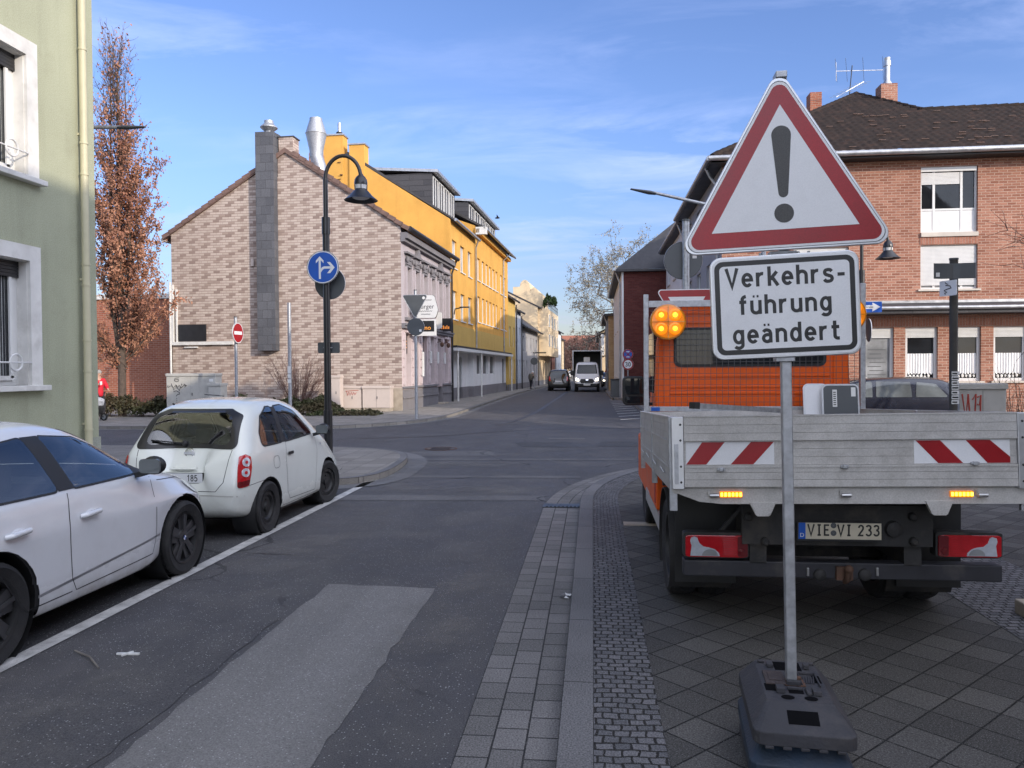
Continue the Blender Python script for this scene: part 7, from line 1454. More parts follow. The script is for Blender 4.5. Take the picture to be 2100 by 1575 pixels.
m = MB(); m.box(.06, .13, -.0145, -.0125, -.02, .1) if False else m.box(.12, .19, .0125, .014, .02, .12); m.build('sticker', M['sticker'], t); t.rotation_euler.z = R(176)
def plate_back(name, label, c, w, h, yaw=0, r=.03):
    t = thing(name, label, 'sign', c, yaw); MB().prism(rrect(-w / 2, w / 2, -h / 2, h / 2, r), lambda a, b, hh: Vector((a, -hh, b)), -.008, .008).build('plate', M['grey_back'], t); return t
t = plate_back('small_sign_back', 'small grey back of a plate on the black lamp post below the round signs', (-5.02, 14.29, 2.19), .43, .21); MB().box(-.08, .08, -.095, -.02, -.01, .01).build('clamp', M['galv'], t)
# no entry sign on its post
def gpost(name, label, loc, H, r=.038, cap=True):
    t = thing(name, label, 'post', loc); m = MB(); m.tube([(0, 0, 0), (0, 0, H)], r, 14); m.build('tube', M['galv'], t, 1)
    if cap: m = MB(); m.tube([(0, 0, H), (0, 0, H + .03)], r * 1.12, 14); m.build('cap', M['grey_back'], t, 1)
    return t
NP = PY(485, 800, 24.5)
gpost('sign_post', 'grey steel post carrying the no entry sign before the brick gable', (NP.x, 24.5, .1), 3.45, .05)
t, f = disc_sign('no_entry_sign', 'red no entry sign with white bar turned to the side before the brick gable', (NP.x + .09, 24.46, 3.03), .34, R(86), 'sign_white')
MB().prism(oval(0, 0, .315, .315, 40), f, .0016, .0022).build('red_field', M['sign_red'], t); MB().prism([(-.24, -.055), (.24, -.055), (.24, .055), (-.24, .055)], f, .0026, .0032).build('white_bar', M['sign_white'], t)
t = gpost('lamp_column', 'plain grey post with stickers standing in the hedge before the gable', (-10.35, 25.5, .1), 4.0, .06, False)
m = MB()
for k, z in enumerate((1.25, 1.42, 1.58, 1.7)): m.box(-.055, .055, -.066, -.062, z, z + .12)
m.build('sticker', M['sticker'], t)
# yield sign post left of the street (seen from the back)
gpost('sign_post', 'grey post at the kerb carrying backs of a yield sign and a round sign', (-5.95, 25.6, .1), 4.35, .05)
t = thing('triangle_back', 'inverted triangle sign seen from its dark back above a round sign', 'road sign', (-5.95, 25.52, 4.05))
MB().prism(rpoly([(-.44, .24), (.44, .24), (0, -.55)][::-1], .05), lambda a, b, h: Vector((a, -h, b)), -.01, .01).build('plate', M['grey_back'], t); m = MB(); P = rpoly([(-.44, .24), (.44, .24), (0, -.55)][::-1], .05); m.tube([(a, 0, b) for a, b in P + [P[0]]], .014, 6); m.build('rim', M['galv'], t, 1)
m = MB(); m.lathe([(.05, 0), (.001, .002)], 14, Matrix.Translation((.3, -.0125, .14)) @ Matrix.Rotation(pi / 2, 4, 'X')); m.build('sticker', M['sticker'], t)
t, f = disc_sign('round_sign_back', 'round sign seen from its dark back below the inverted triangle on the pub corner', (-5.93, 25.53, 3.22), .29, pi, 'sign_white'); m = MB(); m.box(-.2, -.12, .0125, .0135, -.17, -.09); m.build('sticker', M['sticker'], t)
t.rotation_euler.z = pi
# yield sign and round sign back on the near right corner, behind the truck
gpost('sign_post', 'galvanised round post behind the truck headboard carrying round and yield signs', (1.55, 13.0, .1), 4.08, .058)
t, f = disc_sign('round_sign_back', 'large round sign seen from its grey back behind the left corner of the warning triangle', (1.52, 13.12, 3.55), .31, pi, 'sign_white'); m = MB(); m.box(-.22, -.15, .0125, .0135, .03, .11); m.build('sticker', M['sticker'], t)
t = thing('yield_sign', 'red and white inverted yield triangle half hidden behind the truck headboard', 'road sign', (1.55, 12.92, 2.58))
f = lambda a, b, h: Vector((a, -h, b)); IT = lambda w, top, bot: [(-w, top), (0, bot), (w, top)]
MB().prism(rpoly(IT(.50, .47, -.40), .05), f, -.008, .008).build('plate', M['sign_white'], t); MB().prism(rpoly(IT(.475, .455, -.365), .04), f, .0085, .009).build('red_field', M['sign_red'], t); MB().prism(IT(.30, .345, -.17), f, .0095, .010).build('white_field', M['sign_white'], t)
# cantilever street lights
def mast_lamp(name, label, base, H, tip, hang):
    t = thing(name, label, 'street lamp', base); tp = Vector(tip) - Vector(base); d = Vector((tp.x, tp.y, 0)).normalized()
    m = MB(); m.tube([(0, 0, 0), (0, 0, H - .5)], [.075, .05], 12); q = [Vector((0, 0, H - .5)), Vector((0, 0, H - .12)) + d * .08, Vector((0, 0, H + .02)) + d * .3, tp - d * .5 - Vector((0, 0, (tp.z - H - .02) * .25))]; m.tube(q, [.05, .045, .04, .035], 12); m.build('post', M['galv'], t, 1)
    m = MB(); a = tp - d * .55 - Vector((0, 0, (tp.z - H) * .28)); s = d.cross(Vector((0, 0, 1)))
    m.tube([a, a + (tp - a) * .25, a + (tp - a) * .45, tp], [.045, .07, .06, .03], 10); bmesh.ops.scale(m.bm, vec=(1, 1, .6), space=Matrix.Translation(-a), verts=m.bm.verts); m.build('lamp_head', M['grey_back'], t, 1)
tp = PY(298, 261, 14); mast_lamp('street_light', 'slim street light arm reaching out from behind the green house', (tp.x - 2.0, 14.0, .1), tp.z - .05, tp, 0)
tp = PY(1293, 380, 17); bs = PY(1566, 500, 17); mast_lamp('street_light', 'slim street light with long rising arm left of the warning triangle', (bs.x, 17, 0), PY(1450, 415, 17).z - .3, tp, 0)
# no stopping and 30 signs
gpost('sign_post', 'thin post with speed limit and no stopping signs by the dark brick gable', (1.92, 42.2, .1), 2.6, .035)
t, f = disc_sign('speed_sign', 'round speed limit 30 sign below the no stopping sign', (1.92, 42.08, 2.0), .30, 0, 'sign_red'); MB().prism(oval(0, 0, .225, .225, 36), f, .0016, .003).build('white_field', M['sign_white'], t)
m = MB(); letters(m, '30', -.16, -.125, .25, f, .0045, gap=.10, w=.16, xs=1.05); m.build('digits', M['sign_black'], t)
t, f = disc_sign('no_stopping_sign', 'round blue and red no stopping sign with arrows above the speed limit sign', (1.92, 42.08, 2.54), .28, 0, 'sign_red'); MB().prism(oval(0, 0, .22, .22, 36), f, .0016, .003).build('blue_field', M['sign_blue'], t)
for a in (1, -1): MB().prism([(-.17 * a - .03, -.17), (-.17 * a + .03, -.17), (.17 * a + .03, .17), (.17 * a - .03, .17)], f, .0035 + .001 * (a > 0), .005).build('red_cross', M['sign_red'], t)
for z in (.14, -.14): MB().prism([(-.09, z - .02), (.03, z - .02), (.03, z - .04), (.10, z), (.03, z + .04), (.03, z + .02), (-.09, z + .02)], f, .0062, .007).build('arrow', M['sign_white'], t)
t = thing('roadworks_sign', 'small red and white triangular sign far down the right pavement', 'road sign', (1.35, 62, .1)); m = MB(); m.tube([(0, 0, 0), (0, 0, 2.2)], .03, 8); m.build('post', M['galv'], t, 1); MB().prism([(-.4, 1.4), (.4, 1.4), (0, 2.1)], lambda a, b, h: Vector((a, -h, b)), .03, .05).build('plate', M['sign_red'], t); MB().prism([(-.24, 1.49), (.24, 1.49), (0, 1.9)], lambda a, b, h: Vector((a, -h, b)), .051, .054).build('white_field', M['sign_white'], t)
# one way sign and edge-on disc on the right lamp
t = thing('one_way_sign', 'blue one way sign with white arrow on the lamp before the brick house', 'road sign', (7.22, 21.16, 3.33)); f = lambda a, b, h: Vector((a, -h, b))
MB().prism(rrect(-.42, .36, -.14, .14, .02), f, 0, .015).build('plate', M['sign_blue'], t); MB().prism([(-.36, -.05), (.12, -.05), (.12, -.12), (.32, 0), (.12, .12), (.12, .05), (-.36, .05)], f, .016, .018).build('arrow', M['sign_white'], t); font_text('sign_text', 'Einbahnstraße', .085, Matrix.Translation((-.10, -.0195, 0)) @ Matrix.Rotation(pi / 2, 4, 'X'), M['sign_black'], t, .0005)
disc_sign('edge_on_sign', 'round sign seen edge on beside the one way sign on the lamp', (7.27, 21.2, 2.72), .30, R(84), 'sign_white')
# post with street sign backs, right
b = PY(1955, 848, 14); gpost('sign_post', 'dark weathered post with stickers carrying a bent plate back at the right', (b.x, 14, .1), PY(1955, 533, 14).z - .1, .068)
for ch in S.objects:
    if ch.name.startswith('tube') and ch.parent and ch.parent['label'].startswith('dark weathered'): ch.data.materials[0] = M['post_grey']
    if ch.parent and ch.name.startswith('tube') and ch.parent['label'].startswith('dark weathered'): PT = ch.parent
m = MB()
for k in range(7): m.box(-.06, .06, -.074, -.070, 1.0 + k * .082, 1.068 + k * .082)
m.build('sticker', M['sticker'], PT)
m = MB()
for k in range(7): m.box(-.05, .03 + .02 * (k % 2), -.0755, -.0742, 1.02 + k * .082, 1.045 + k * .082)
m.build('sticker_print', M['sign_black'], PT)
c = PY(1951, 557, 13.9); t = thing('plate_back', 'dark bent back of a wide plate near the top of the weathered post', 'sign', c)
m = MB(); m.prism([(-.34, -.02), (-.1, .03), (.0, .06), (.1, .03), (.34, .0), (.34, .014), (.1, .045), (0, .075), (-.1, .045), (-.34, -.006)], lambda a, b, h: Vector((a, b - .12, h)), -.13, .13); m.build('plate', M['grey_back'], t)
m = MB(); m.box(-.31, -.25, -.144, -.1425, -.1, -.03); m.build('sticker', M['sticker'], t)
c = PY(1945, 591, 13.8); t = thing('small_street_plate', 'small white plate with dark scribble turned sideways on the weathered post', 'sign', c, R(-62)); MB().prism(rrect(-.16, .16, -.13, .13, .015), f, 0, .012).build('plate', M['sign_white'], t)
m = MB(); r = random.Random(4); m.tube([(-.08 + .16 * r.random(), -.014, -.1 + .2 * k / 12) for k in range(13)], .008, 4); m.build('scribble', M['graffiti_black'], t)
# ---------------------------------------------------------------- cabinets
def cabinet(name, label, px0, px1, pytop, Y, depth, mat, rz=0, roof=True, zb=.1, doors=2):
    a = PY(px0, pytop, Y); b = PY(px1, pytop, Y); w = b.x - a.x; h = a.z - zb
    t = thing(name, label, 'utility cabinet', ((a.x + b.x) / 2, Y, zb), rz); m = MB(); m.box(-w / 2, w / 2, 0, depth, .14, h - .1); m.build('body', M[mat], t, bevel=.008)
    m = MB(); m.box(-w / 2 + .02, w / 2 - .02, .02, depth - .02, 0, .139); m.build('plinth', M['concrete'], t)
    if roof: m = MB(); m.box(-w / 2 - .02, w / 2 + .02, -.03, depth + .02, h - .1, h); m.build('lid', M[mat], t, bevel=.01)
    m = MB()
    for k in range(1, doors): x = -w / 2 + w * k / doors; m.box(x - .003, x + .003, -.003, .002, .16, h - .12)
    if doors: m.box(-w / 2 + .02, w / 2 - .02, -.003, .002, .15, .156); m.build('door_gap', M['tar'], t)
    else: m.bm.free()
    m = MB(); m.box(w * .02, w * .02 + .025, -.014, -.002, h * .5, h * .5 + .1); m.build('handle', M['grey_back'], t)
    return t, w, h
t, w, h = cabinet('junction_cabinet', 'large grey utility cabinet with black marker scrawl before the gable', 341, 441, 766, 26.2, .5, 'cabinet')
m = MB(); r = random.Random(9); X0 = -w * .29; zz = h - .22
def scr(pts, rad=.010): m.tube([(X0 + a, -.006, zz + b) for a, b in pts], rad, 4)
scr([(.1, .06), (-.06, .05), (-.08, -.04), (.0, -.08), (.09, -.05), (.08, 0), (-.06, -.01)]); scr([(-.30, -.25), (-.2, -.22), (-.12, -.3), (-.02, -.18), (.02, -.32), (.1, -.2), (.16, -.3), (.3, -.2), (.36, -.22)]); scr([(-.32, -.2), (-.36, -.27), (-.28, -.28)]); scr([(.28, -.16), (.38, -.22), (.3, -.27)])
scr([(-.2, -.14), (-.1, -.38), (0, -.2), (.1, -.4), (.2, -.15)]); scr([(-.12, -.44), (-.02, -.4), (.1, -.46), (.12, -.52), (.02, -.54), (-.02, -.6)]); scr([(0, -.66), (0, -.70)]); scr([(0, -.74), (0, -.78)]); scr([(0, -.82), (.0, -1.0)]); scr([(-.07, -.9), (0, -1.02), (.07, -.9)])
m.build('scrawl', M['graffiti_black'], t)
m = MB(); m.box(w * .38, w * .46, -.005, -.003, h - .3, h - .2); m.build('sticker', M['sticker'], t)
m = MB()
for k in range(40): m.box(-w / 2 + .03 + k * (w - .06) / 40, -w / 2 + .035 + k * (w - .06) / 40, -.004, .001, .18, h - .14)
m.build('rib', M['cabinet'], t)
cabinet('small_cabinet', 'smaller pale cabinet standing against the right end of the large scrawled cabinet', 427, 452, 786, 26.0, .5, 'cabinet', doors=0)
cabinet('meter_box', 'narrow grey box beside the black lamp post before the gable', 679, 697, 770, 29.6, .4, 'cabinet_pink', doors=0)
t, w, h = cabinet('beige_cabinet', 'beige utility box with red scrawl at the foot of the gable', 700, 741, 792, 30.3, .5, 'cabinet_pink', doors=0)
m = MB(); m.tube([(-.2 + .05 * k, -.006, h - .3 + .09 * (-1) ** k * (1 - k * .06)) for k in range(9)], .012, 4); m.tube([(-.25, -.006, h - .2), (.3, -.006, h - .17)], .010, 4); m.build('scrawl', M['graffiti_red'], t)
cabinet('beige_cabinet', 'wider beige utility box right of the one with red scrawl', 743, 800, 792, 30.25, .5, 'cabinet_pink', doors=2)
t, w, h = cabinet('grey_cabinet', 'grey utility cabinet with red graffiti beside the weathered post', 1968, 2064, 787, 14.2, .4, 'cabinet')
m = MB(); x0 = -w / 2 + .04
for pts in ([(0, .40), (.06, -.05), (.10, .40)], [(.10, .40), (.13, .02)], [(.17, .30), (.23, .40), (.21, 0)], [(.25, .34), (.31, .38), (.29, .2), (.25, .22)], [(.31, .38), (.30, -.02)], [(0, -.08), (.08, -.05), (.16, -.1), (.3, -.04), (.35, -.1)]): m.tube([(x0 + a, -.006, h - .58 + b) for a, b in pts], .014, 4)
m.build('graffiti', M['graffiti_red'], t)
# waste bin / clutter before far right houses
t = thing('waste_bin', 'dark wheeled bin on the right pavement beside the dark brick house', 'bin', (1.35, 45.8, .1)); MB().box(-.28, .28, -.3, .3, 0, 1.0).build('body', M['grey_back'], t, bevel=.03); MB().box(-.3, .3, -.34, .3, 1.0, 1.07).build('lid', M['black_plastic'], t, bevel=.02)
# traffic sign post at left far kerb, seen from behind
t = thing('sign_cluster', 'post with dark sign back on the far left kerb beside the walking person', 'road sign', (*lf_world(1.55, 33.0).xy, .1)); m = MB(); m.tube([(0, 0, 0), (0, 0, 3.1)], .04, 8); m.build('post', M['galv'], t, 1); m = MB(); m.lathe([(.001, -.01), (.31, -.01), (.31, .01), (.001, .01)], 24, Matrix.Translation((0, -.05, 2.35)) @ Matrix.Rotation(pi / 2, 4, 'X')); m.build('disc', M['grey_back'], t, 1); m = MB(); m.box(-.1, 1.0, -.03, .0, 3.0, 3.1); m.build('arm', M['dark_metal'], t)
# small bird in the sky
t = thing('bird', 'tiny dark bird flying in the sky above the street', 'bird', PY(1020, 447, 45)); m = MB(); m.ball((0, 0, 0), .07, (2.2, .8, .7)); m.face([(-.05, 0, .02), (.1, 0, .02), (.02, .5, .12)]); m.face([(-.05, 0, .02), (.02, -.5, .12), (.1, 0, .02)]); m.build('body', M['dark_cloth'], t)
# ---------------------------------------------------------------- trees, hedges, shrubs
def rvec(r, s=1): return Vector((r.gauss(0, s), r.gauss(0, s), r.gauss(0, s)))
def limb(m, r, p, d, L, rad, seg=4, wob=.12, lift=0, tips=None, n=5, end=.35):
    pts = [Vector(p)]; d = Vector(d).normalized()
    for k in range(seg):
        d = (d + rvec(r, wob) + Vector((0, 0, lift))).normalized(); pts.append(pts[-1] + d * L / seg)
    m.tube(pts, [rad * (1 - (1 - end) * k / seg) for k in range(seg + 1)], n, False)
    return pts, d
def leaf(m, r, p, s):
    a = rvec(r).normalized(); b = a.cross(rvec(r)).normalized(); q = a * s * .5; w = b * s * .32
    m.face([p - q, p + w, p + q, p - w])
# columnar oak with dry leaves behind the green house
def oak():
    r = random.Random(3); t = thing('columnar_oak', 'tall narrow oak keeping its dry brown leaves beside the brick hall', 'tree', (-17.85, 27.6, .1)); t.scale = (.80, .9, 1)
    m = MB(); H = 14.3; m.tube([(0, 0, 0), (.03, 0, 3), (-.02, .05, 7), (.05, 0, 11), (.02, 0, 13.2)], [.19, .16, .11, .06, .025], 10); m.tube([(.05, 0, 2.2), (.35, .1, 4.5), (.45, .1, 8), (.38, 0, 12.6)], [.12, .10, .07, .02], 8); m.tube([(0, 0, 1.8), (-.4, -.1, 4.5), (-.42, 0, 8), (-.3, 0, 13.6)], [.12, .10, .06, .015], 8)
    trunk = m.build('trunk', M['bark'], t, 1); m = MB(); lv = MB()
    env = lambda z: 2.05 * min(1, .45 + z / 4.5 * .55) if z < 4.5 else 2.05 * max(.10, 1 - (z - 4.5) / 10.3) ** .85
    for k in range(150):
        z0 = 1.6 + 11.4 * (k / 150) ** 1.0; a = r.random() * 2 * pi; o = Vector((cos(a), sin(a), 0)); e = env(z0 + 1.2); L = (1.3 + e * 1.05) * r.uniform(.8, 1.2)
        pts, d = limb(m, r, (r.uniform(-.35, .35) * (1 - z0 / 15), 0, z0), o * .44 * min(1, e / 1.4 + .25) + Vector((0, 0, 1)) * (.75 if z0 > 3 else .25), L, .032 * (1 - z0 / 18), 5, .10, .06)
        for q in pts[1:]:
            for j in range(3):
                tp, _ = limb(m, r, q, o * .35 + rvec(r, .40) + Vector((0, 0, 1.0)), r.uniform(.3, .65), .009, 3, .2, .05, n=3)
                dens = (24 if z0 < 4.5 else 17 if z0 < 7.5 else 8 if z0 < 9.5 else 1.2) * (1.15 if q.x > -.2 else .8)
                for _ in range(int(dens + r.random())):
                    w = r.choice(tp) + rvec(r, .08); leaf(lv, r, w, r.uniform(.08, .15))
    m.build('branches', M['bark'], t); lv.build('crown', M['oakleaf'], t)
oak()
def bare_tree(name, label, loc, H, spread, seed, mat, levels=5, leafmat_=None, nl=0, group=None, r0=.22, lean=(0, 0, 0), kids=(3, 4), first=.3, twigmin=.008, droop=.0, ls=.12):
    r = random.Random(seed); t = thing(name, label, 'tree', loc, 0, group); m = MB(); lv = MB() if leafmat_ else None
    pts, d = limb(m, r, (0, 0, 0), Vector((0, 0, 1)) + Vector(lean), H * first, r0, 5, .03, 0, n=9, end=.72); m.build('trunk', M[mat], t, 1); m = MB()
    def grow(p, d, L, rad, lev):
        pts, dd = limb(m, r, p, d, L, rad, 4, .14, .04 - droop * (levels - lev) * .02, n=5 if lev > 2 else 3)
        if lev <= 1 and lv:
            for _ in range(nl): leaf(lv, r, r.choice(pts) + rvec(r, .1), r.uniform(.6, 1.3) * ls)
        if lev == 0: return
        for k in range(r.choice(kids)):
            o = dd.cross(rvec(r)).normalized(); grow(pts[r.choice((2, 3, 4, 4))], dd * .75 + o * spread + Vector((0, 0, .10 - droop)), L * r.uniform(.62, .82), max(rad * .6, twigmin), lev - 1)
    for k in range(5):
        a = 2 * pi * k / 5 + r.random(); grow(pts[-1 - k % 2], Vector((cos(a) * spread, sin(a) * spread, .8)) + Vector(lean) * .4, H * .24, r0 * .55, levels)
    m.build('crown', M[mat], t)
    if lv: lv.build('buds', M[leafmat_], t)
    return t
bare_tree('plane_tree', 'bare plane tree with pale seed balls over the far right houses', (3.9, 78, .1), 17.5, 1.0, 11, 'bark_grey', 6, 'bud', 4, r0=.36, first=.30, twigmin=.013, droop=.07, ls=.17, kids=(2, 3, 3))
bare_tree('bare_tree', 'leafless tree beyond the right picture edge, its thin twigs reaching into view', (12.4, 15.0, .1), 8.5, .75, 21, 'twig', 4, r0=.12, lean=(-.12, 0, 0), twigmin=.006)
ft = bare_tree('distant_tree', 'bare brown tree in the row closing the far end of the street', (-6, 175, 0), 11.5, .8, 31, 'twig', 5, group='bare trees at the end of the street', r0=.25, first=.16, twigmin=.06)
for k, (x, y, rz, sc) in enumerate(((-10.5, 190, 1, 1.05), (-1.5, 185, 2, 1.0), (2.5, 170, 3, 1.05), (6.5, 182, 4, 1.1), (-4, 205, 5, 1.1), (1.5, 210, 2.5, 1.15), (10, 195, 1.4, 1.1), (-8, 215, .4, 1.1), (-14, 200, 2.2, 1.1), (5, 225, 3.3, 1.2))):
    c = dup(ft); c.location = (x, y, 0); c.rotation_euler.z = rz; c.scale = (sc * 1.15,) * 3
bare_tree('bare_tree', 'small bare tree standing just before the right row of far houses', (-3.6, 150, 0), 9.5, .8, 41, 'twig', 5, r0=.16, first=.2, twigmin=.045)
def hedge(name, label, c, size, n, mat, ls=.09, seed=1):
    r = random.Random(seed); t = thing(name, label, 'hedge', c); m = MB(); sx, sy, sz = size
    for k in range(26):
        x = r.uniform(-.9, .9) * sx; y = r.uniform(-.6, .6) * sy; m.tube([(x, y, 0), (x + r.gauss(0, .15), y + r.gauss(0, .1), sz * .5), (x + r.gauss(0, .3), y + r.gauss(0, .15), sz * .8)], [.014, .01, .005], 4)
    m.build('stems', M['bark'], t); m = MB(); ph = [r.random() * 6 for _ in range(6)]
    for k in range(n):
        x = r.uniform(-1, 1); y = r.uniform(-1, 1); top = (1 - abs(x) ** 4 * .6) * (1 - abs(y) ** 3 * .75) * (.78 + .16 * sin(x * 5 + ph[0]) + .10 * sin(x * 13 + ph[1]) + .08 * sin(y * 7 + ph[2])); z = top * (1 - abs(r.gauss(0, .22)))
        leaf(m, r, Vector((x * sx, y * sy, max(.03, z * sz))) + rvec(r, .03), r.uniform(.7, 1.4) * ls)
    m.build('leaves', M[mat], t); return t
def at(px, Y, z=.1): p = PY(px, 800, Y); return (p.x, Y, z)
hedge('hedge', 'dark brown winter hedge in front of the brick hall under the oak', at(282, 27.2), (2.1, .6, .85), 5200, 'dryhedge', .10, 1)
hedge('ivy_hedge', 'low green ivy hedge between the scrawled cabinet and the grey column', at(512, 28.6), (1.35, .7, .72), 5200, 'ivy', .10, 2)
hedge('ivy_mound', 'rounded green ivy mound under the bare shrub left of the lamp post', at(628, 28.4), (1.25, .8, .72), 5200, 'ivy', .10, 3)
hedge('ivy_carpet', 'flat ivy growth creeping along the gable foot behind the lamp post', at(706, 27.8), (1.3, .5, .22), 2200, 'ivy', .09, 4)
def shrub(name, label, c, n, H, sp, seed, mat='twig', rad=.008):
    r = random.Random(seed); t = thing(name, label, 'shrub', c); m = MB()
    for k in range(n):
        a = r.random() * 2 * pi; s = r.random() ** .6 * sp
        pts, d = limb(m, r, (cos(a) * .12, sin(a) * .12, 0), (cos(a) * s, sin(a) * s, 1), H * r.uniform(.6, 1), rad, 5, .07, .0, n=4)
        for q in pts[2:]:
            if r.random() < .75: limb(m, r, q, d + rvec(r, .4), H * .28, rad * .55, 3, .1, n=3)
    m.build('stems', M[mat], t); return t
shrub('bare_shrub', 'leafless reddish shrub fanning out before the gable, left of the black lamp post', at(612, 29.6), 85, 2.35, .62, 5, 'twig', .011)
shrub('bare_shrub', 'leafless dark shrub at the right picture edge behind the truck', at(2085, 16.5), 60, 1.5, .6, 6, 'bark', .009)
p = lf_world(.9, 53.2); hedge('balcony_plant', 'green plant growing over the roof terrace of the cream house', (p.x, p.y, 8.6), (.7, .7, 1.4), 700, 'plantgreen', .32, 7)
r = random.Random(8); m = MB()
for k in range(260):
    p = Vector((-4.55 + r.gauss(0, .16), 12.2 + r.gauss(0, .12), .1)); d = Vector((r.gauss(0, .05), r.gauss(0, .05), r.uniform(.04, .11))); m.face([p, p + Vector((.006, 0, 0)), p + d])
stuff(m.build('grass_tuft', M['dryhedge']))
# ---------------------------------------------------------------- people
def skin_mesh(V, E, rad, levels=2):
    me = bpy.data.meshes.new('tmp'); me.from_pydata(V, E, []); o = bpy.data.objects.new('tmp', me); COL.objects.link(o)
    md = o.modifiers.new('skin', 'SKIN'); md.use_smooth_shade = True; md.branch_smoothing = .3
    for i, q in enumerate(me.skin_vertices[0].data): q.radius = rad[i] if hasattr(rad[i], '__len__') else (rad[i], rad[i])
    me.skin_vertices[0].data[0].use_root = True
    sb = o.modifiers.new('sub', 'SUBSURF'); sb.levels = sb.render_levels = levels
    bpy.context.view_layer.update(); out = bpy.data.meshes.new_from_object(o.evaluated_get(bpy.context.evaluated_depsgraph_get())); bpy.data.objects.remove(o); return out
def person(label, loc, rz, J, coat, legs, hair, coat_len=.62, bulk=1.0):
    """J: joint dict in local metres, facing +x; body is one skinned surface, clothes are children"""
    t = thing('person', label, 'person', loc, rz); names = list(J); V = [J[n] for n in names]; ix = {n: i for i, n in enumerate(names)}
    E = [(ix[a], ix[b]) for a, b in (('pelvis', 'waist'), ('waist', 'chest'), ('chest', 'neck'), ('neck', 'head'), ('head', 'crown'), ('chest', 'shl'), ('shl', 'ell'), ('ell', 'hal'), ('chest', 'shr'), ('shr', 'elr'), ('elr', 'har'), ('pelvis', 'hil'), ('hil', 'knl'), ('knl', 'anl'), ('anl', 'tol'), ('pelvis', 'hir'), ('hir', 'knr'), ('knr', 'anr'), ('anr', 'tor'))]
    R_ = dict(pelvis=(.14, .11), waist=(.13, .10), chest=(.16, .11), neck=.055, head=(.085, .10), crown=(.07, .085), shl=.062, ell=.045, hal=.028, shr=.062, elr=.045, har=.028, hil=.085, knl=.06, anl=.042, tol=.035, hir=.085, knr=.06, anr=.042, tor=.035)
    rad = [R_[n] for n in names]
    for s in 'lr':                                # five fingers of unequal length, slightly curled
        h = Vector(J['ha' + s]); f = (h - Vector(J['el' + s])).normalized(); side = f.cross(Vector((1, 0, .2))).normalized()
        for k, (off, L) in enumerate(((-.03, .055), (-.014, .08), (.002, .088), (.018, .08), (.032, .064))):
            a = h + f * (.03 if k else .0) + side * off; b = a + f * L * .55 + side * off * (.6 if k == 0 else .1); c = b + f * L * .35 + Vector((.018, 0, -.012)); i0 = len(V); V = V + [tuple(a), tuple(b), tuple(c)]; E += [(ix['ha' + s], i0), (i0, i0 + 1), (i0 + 1, i0 + 2)]; rad += [.011, .0095, .008]
    from_mesh(skin_mesh([tuple(v) for v in V], E, rad), 'body', M['skin'], t)
    hd = Vector(J['head']); up = (Vector(J['crown']) - hd).normalized()
    m = MB(); m.ball(hd + Vector((.092, 0, -.005)), .017, (1, .8, 1.3), 8, 6)
    m.build('nose', M['skin'], t, 1); m = MB()
    for sy in (-.034, .034): m.ball(hd + Vector((.082, sy, .03)), .011, (1, 1, .7), 8, 6)
    m.box(hd.x + .08, hd.x + .09, hd.y - .022, hd.y + .022, hd.z - .055, hd.z - .047); m.build('face_features', M['dark_cloth'], t, 1)
    m = MB(); m.ball(hd + up * .055 - Vector((.018, 0, 0)), .115, (.95, .88, .82), 16, 10); m.build('hair', M[hair], t, 1)
    sub = lambda keys: ([tuple(J[k]) for k in keys])
    ck = ['pelvis', 'waist', 'chest', 'neck', 'shl', 'ell', 'hal', 'shr', 'elr', 'har']; P = {k: Vector(J[k]) for k in ck}; P['neck'] = P['chest'].lerp(P['neck'], .75)
    for s in 'lr': P['ha' + s] = P['el' + s].lerp(P['ha' + s], .85)
    hem = P['pelvis'] + Vector((0, 0, -.16)); cv = [tuple(hem)] + [tuple(P[k]) for k in ck]; ce = [(0, 1), (1, 2), (2, 3), (3, 4), (3, 5), (5, 6), (6, 7), (3, 8), (8, 9), (9, 10)]; b = bulk
    from_mesh(skin_mesh(cv, ce, [(.20 * b, .16 * b), (.20 * b, .16 * b), (.19 * b, .15 * b), (.21 * b, .155 * b), .085, .085 * b, .072 * b, .058, .085 * b, .072 * b, .058]), 'jacket', M[coat], t)
    lk = ['pelvis', 'hil', 'knl', 'anl', 'hir', 'knr', 'anr']; from_mesh(skin_mesh([tuple(J[k]) for k in lk], [(0, 1), (1, 2), (2, 3), (0, 4), (4, 5), (5, 6)], [(.155, .125), .105, .080, .062, .105, .08, .062]), 'trousers', M[legs], t)
    m = MB()
    for s in 'lr': a, b_ = Vector(J['an' + s]), Vector(J['to' + s]); m.tube([a + Vector((-.06, 0, -.04)), a + Vector((.02, 0, -.035)), b_ + Vector((.04, 0, 0))], [.05, .055, .04], 10)
    m.build('shoes', M['black_plastic'], t, 1); return t
J1 = dict(pelvis=(0, 0, .93), waist=(0, 0, 1.08), chest=(.0, 0, 1.33), neck=(.02, 0, 1.49), head=(.05, 0, 1.60), crown=(.045, 0, 1.68), shl=(0, .19, 1.40), ell=(.06, .26, 1.14), hal=(.30, .17, 1.06), shr=(0, -.19, 1.40), elr=(.08, -.24, 1.15), har=(.30, -.13, 1.25), hil=(0, .10, .88), knl=(.12, .11, .49), anl=(.02, .11, .09), tol=(.16, .12, .04), hir=(0, -.10, .88), knr=(-.02, -.11, .49), anr=(-.18, -.11, .10), tor=(-.05, -.12, .04))
pp = PY(211, 860, 25.2); t = person('woman in a red jacket holding a cup and pushing a covered pram past the brick hall', (pp.x - .15, 25.2, .1), R(-25), J1, 'red_cloth', 'dark_cloth', 'grey_hair')
t['label'] = 'person in a red jacket holding a cup beside a pram'
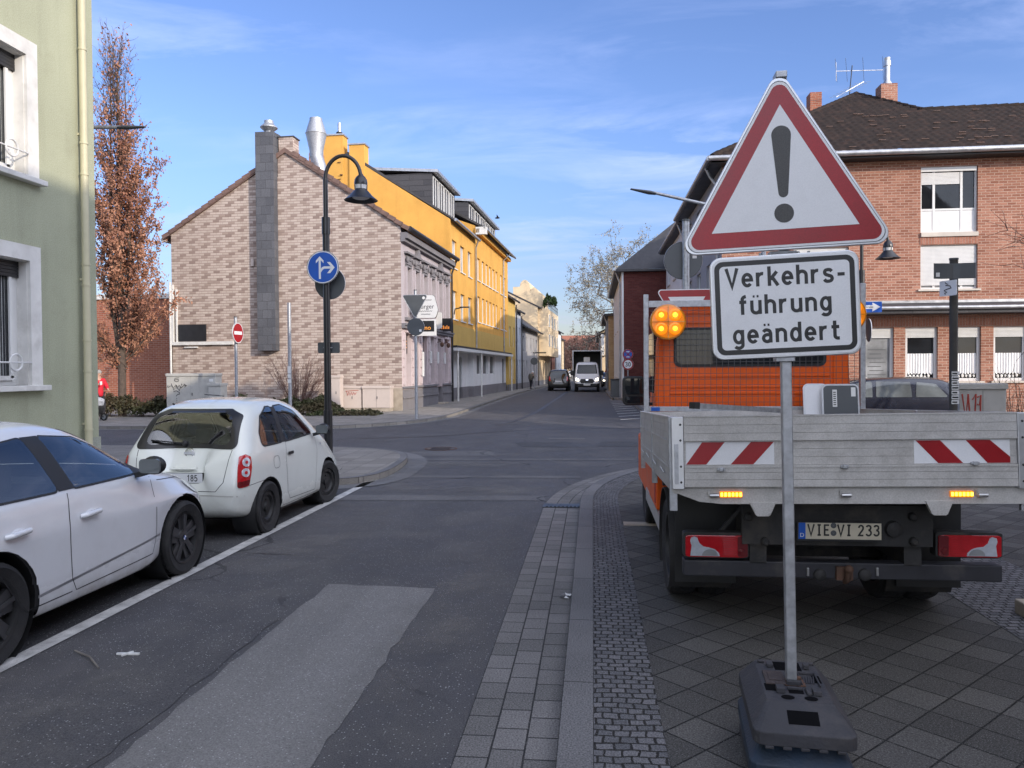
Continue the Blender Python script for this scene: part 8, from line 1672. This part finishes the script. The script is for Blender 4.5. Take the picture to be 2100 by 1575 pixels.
hand = (Matrix.Translation((pp.x - .15, 25.2, .1)) @ Matrix.Rotation(R(-25), 4, 'Z')) @ Vector((.375, -.13, 1.27))
c = thing('paper_cup', 'pale paper cup in the hand of the person in the red jacket', 'cup', hand); m = MB(); m.tube([(0, 0, -.05), (0, 0, .06)], [.03, .042], 14); m.build('cup', M['sticker'], c, 1); m = MB(); m.tube([(0, 0, .06), (0, 0, .075)], .044, 14); m.build('lid', M['white'], c, 1)
# pram
t = thing('pram', 'black pram with grey checked cover beside the person in red', 'pram', (pp.x - .02, 24.55, .1), R(-10))
m = MB(); m.prism([(-.42, .52), (.40, .50), (.46, .74), (.30, .80), (-.30, .72), (-.46, .66)], lambda a, b, h: Vector((a, h, b)), -.2, .2); m.build('cover', M['plaid'], t, bevel=.05)
m = MB(); m.lathe([(.34, -.21), (.34, .21)], 14, Matrix.Translation((-.12, 0, .62)) @ Matrix.Rotation(pi / 2, 4, 'X'), R(20), R(160)); m.lathe([(.002, -.21), (.34, -.21)], 14, Matrix.Translation((-.12, 0, .62)) @ Matrix.Rotation(pi / 2, 4, 'X'), R(20), R(160)); m.build('hood', M['plaid'], t, 1)
m = MB(); m.prism([(-.4, .28), (.36, .26), (.44, .49), (-.44, .5)], lambda a, b, h: Vector((a, h, b)), -.19, .19); m.build('basket', M['black_plastic'], t, bevel=.03)
m = MB()
for y in (-.2, .2): m.tube([(.36, y, .12), (-.1, y, .5), (-.62, y, 1.0)], .014, 8); m.tube([(-.36, y, .12), (.2, y, .5)], .014, 8)
m.tube([(-.62, -.2, 1.0), (-.62, .2, 1.0)], .018, 8); m.build('frame', M['black_plastic'], t, 1)
for x, y in ((.36, -.23), (.36, .23), (-.36, -.23), (-.36, .23)):
    Mx = Matrix.Translation((x, y, .13)) @ Matrix.Rotation(pi / 2, 4, 'X'); m = MB(); m.lathe([(.09, -.025), (.13, -.02), (.13, .02), (.09, .025)], 22, Mx); wv = m.build('wheel', M['rubber'], t, 1); m = MB(); m.lathe([(.09, -.01), (.02, -.012), (.02, .012), (.09, .01)], 18, Mx); m.build('hub', M['galv'], wv, 1)
J2 = dict(pelvis=(-.05, 0, .86), waist=(.0, 0, 1.0), chest=(.14, 0, 1.20), neck=(.24, 0, 1.32), head=(.33, 0, 1.40), crown=(.36, 0, 1.48), shl=(.13, .19, 1.24), ell=(.12, .25, .98), hal=(.26, .2, .80), shr=(.13, -.19, 1.24), elr=(.10, -.25, .98), har=(.22, -.22, .78), hil=(-.05, .10, .83), knl=(.14, .11, .47), anl=(.10, .11, .09), tol=(.24, .12, .04), hir=(-.05, -.10, .83), knr=(-.08, -.11, .46), anr=(-.30, -.11, .13), tor=(-.18, -.12, .05))
q = lf_world(1.0, 35.2); person('person in a brown coat walking bent forward along the far left pavement', (q.x, q.y, .1), R(70), J2, 'olive_cloth', 'dark_cloth', 'sticker', bulk=1.25)
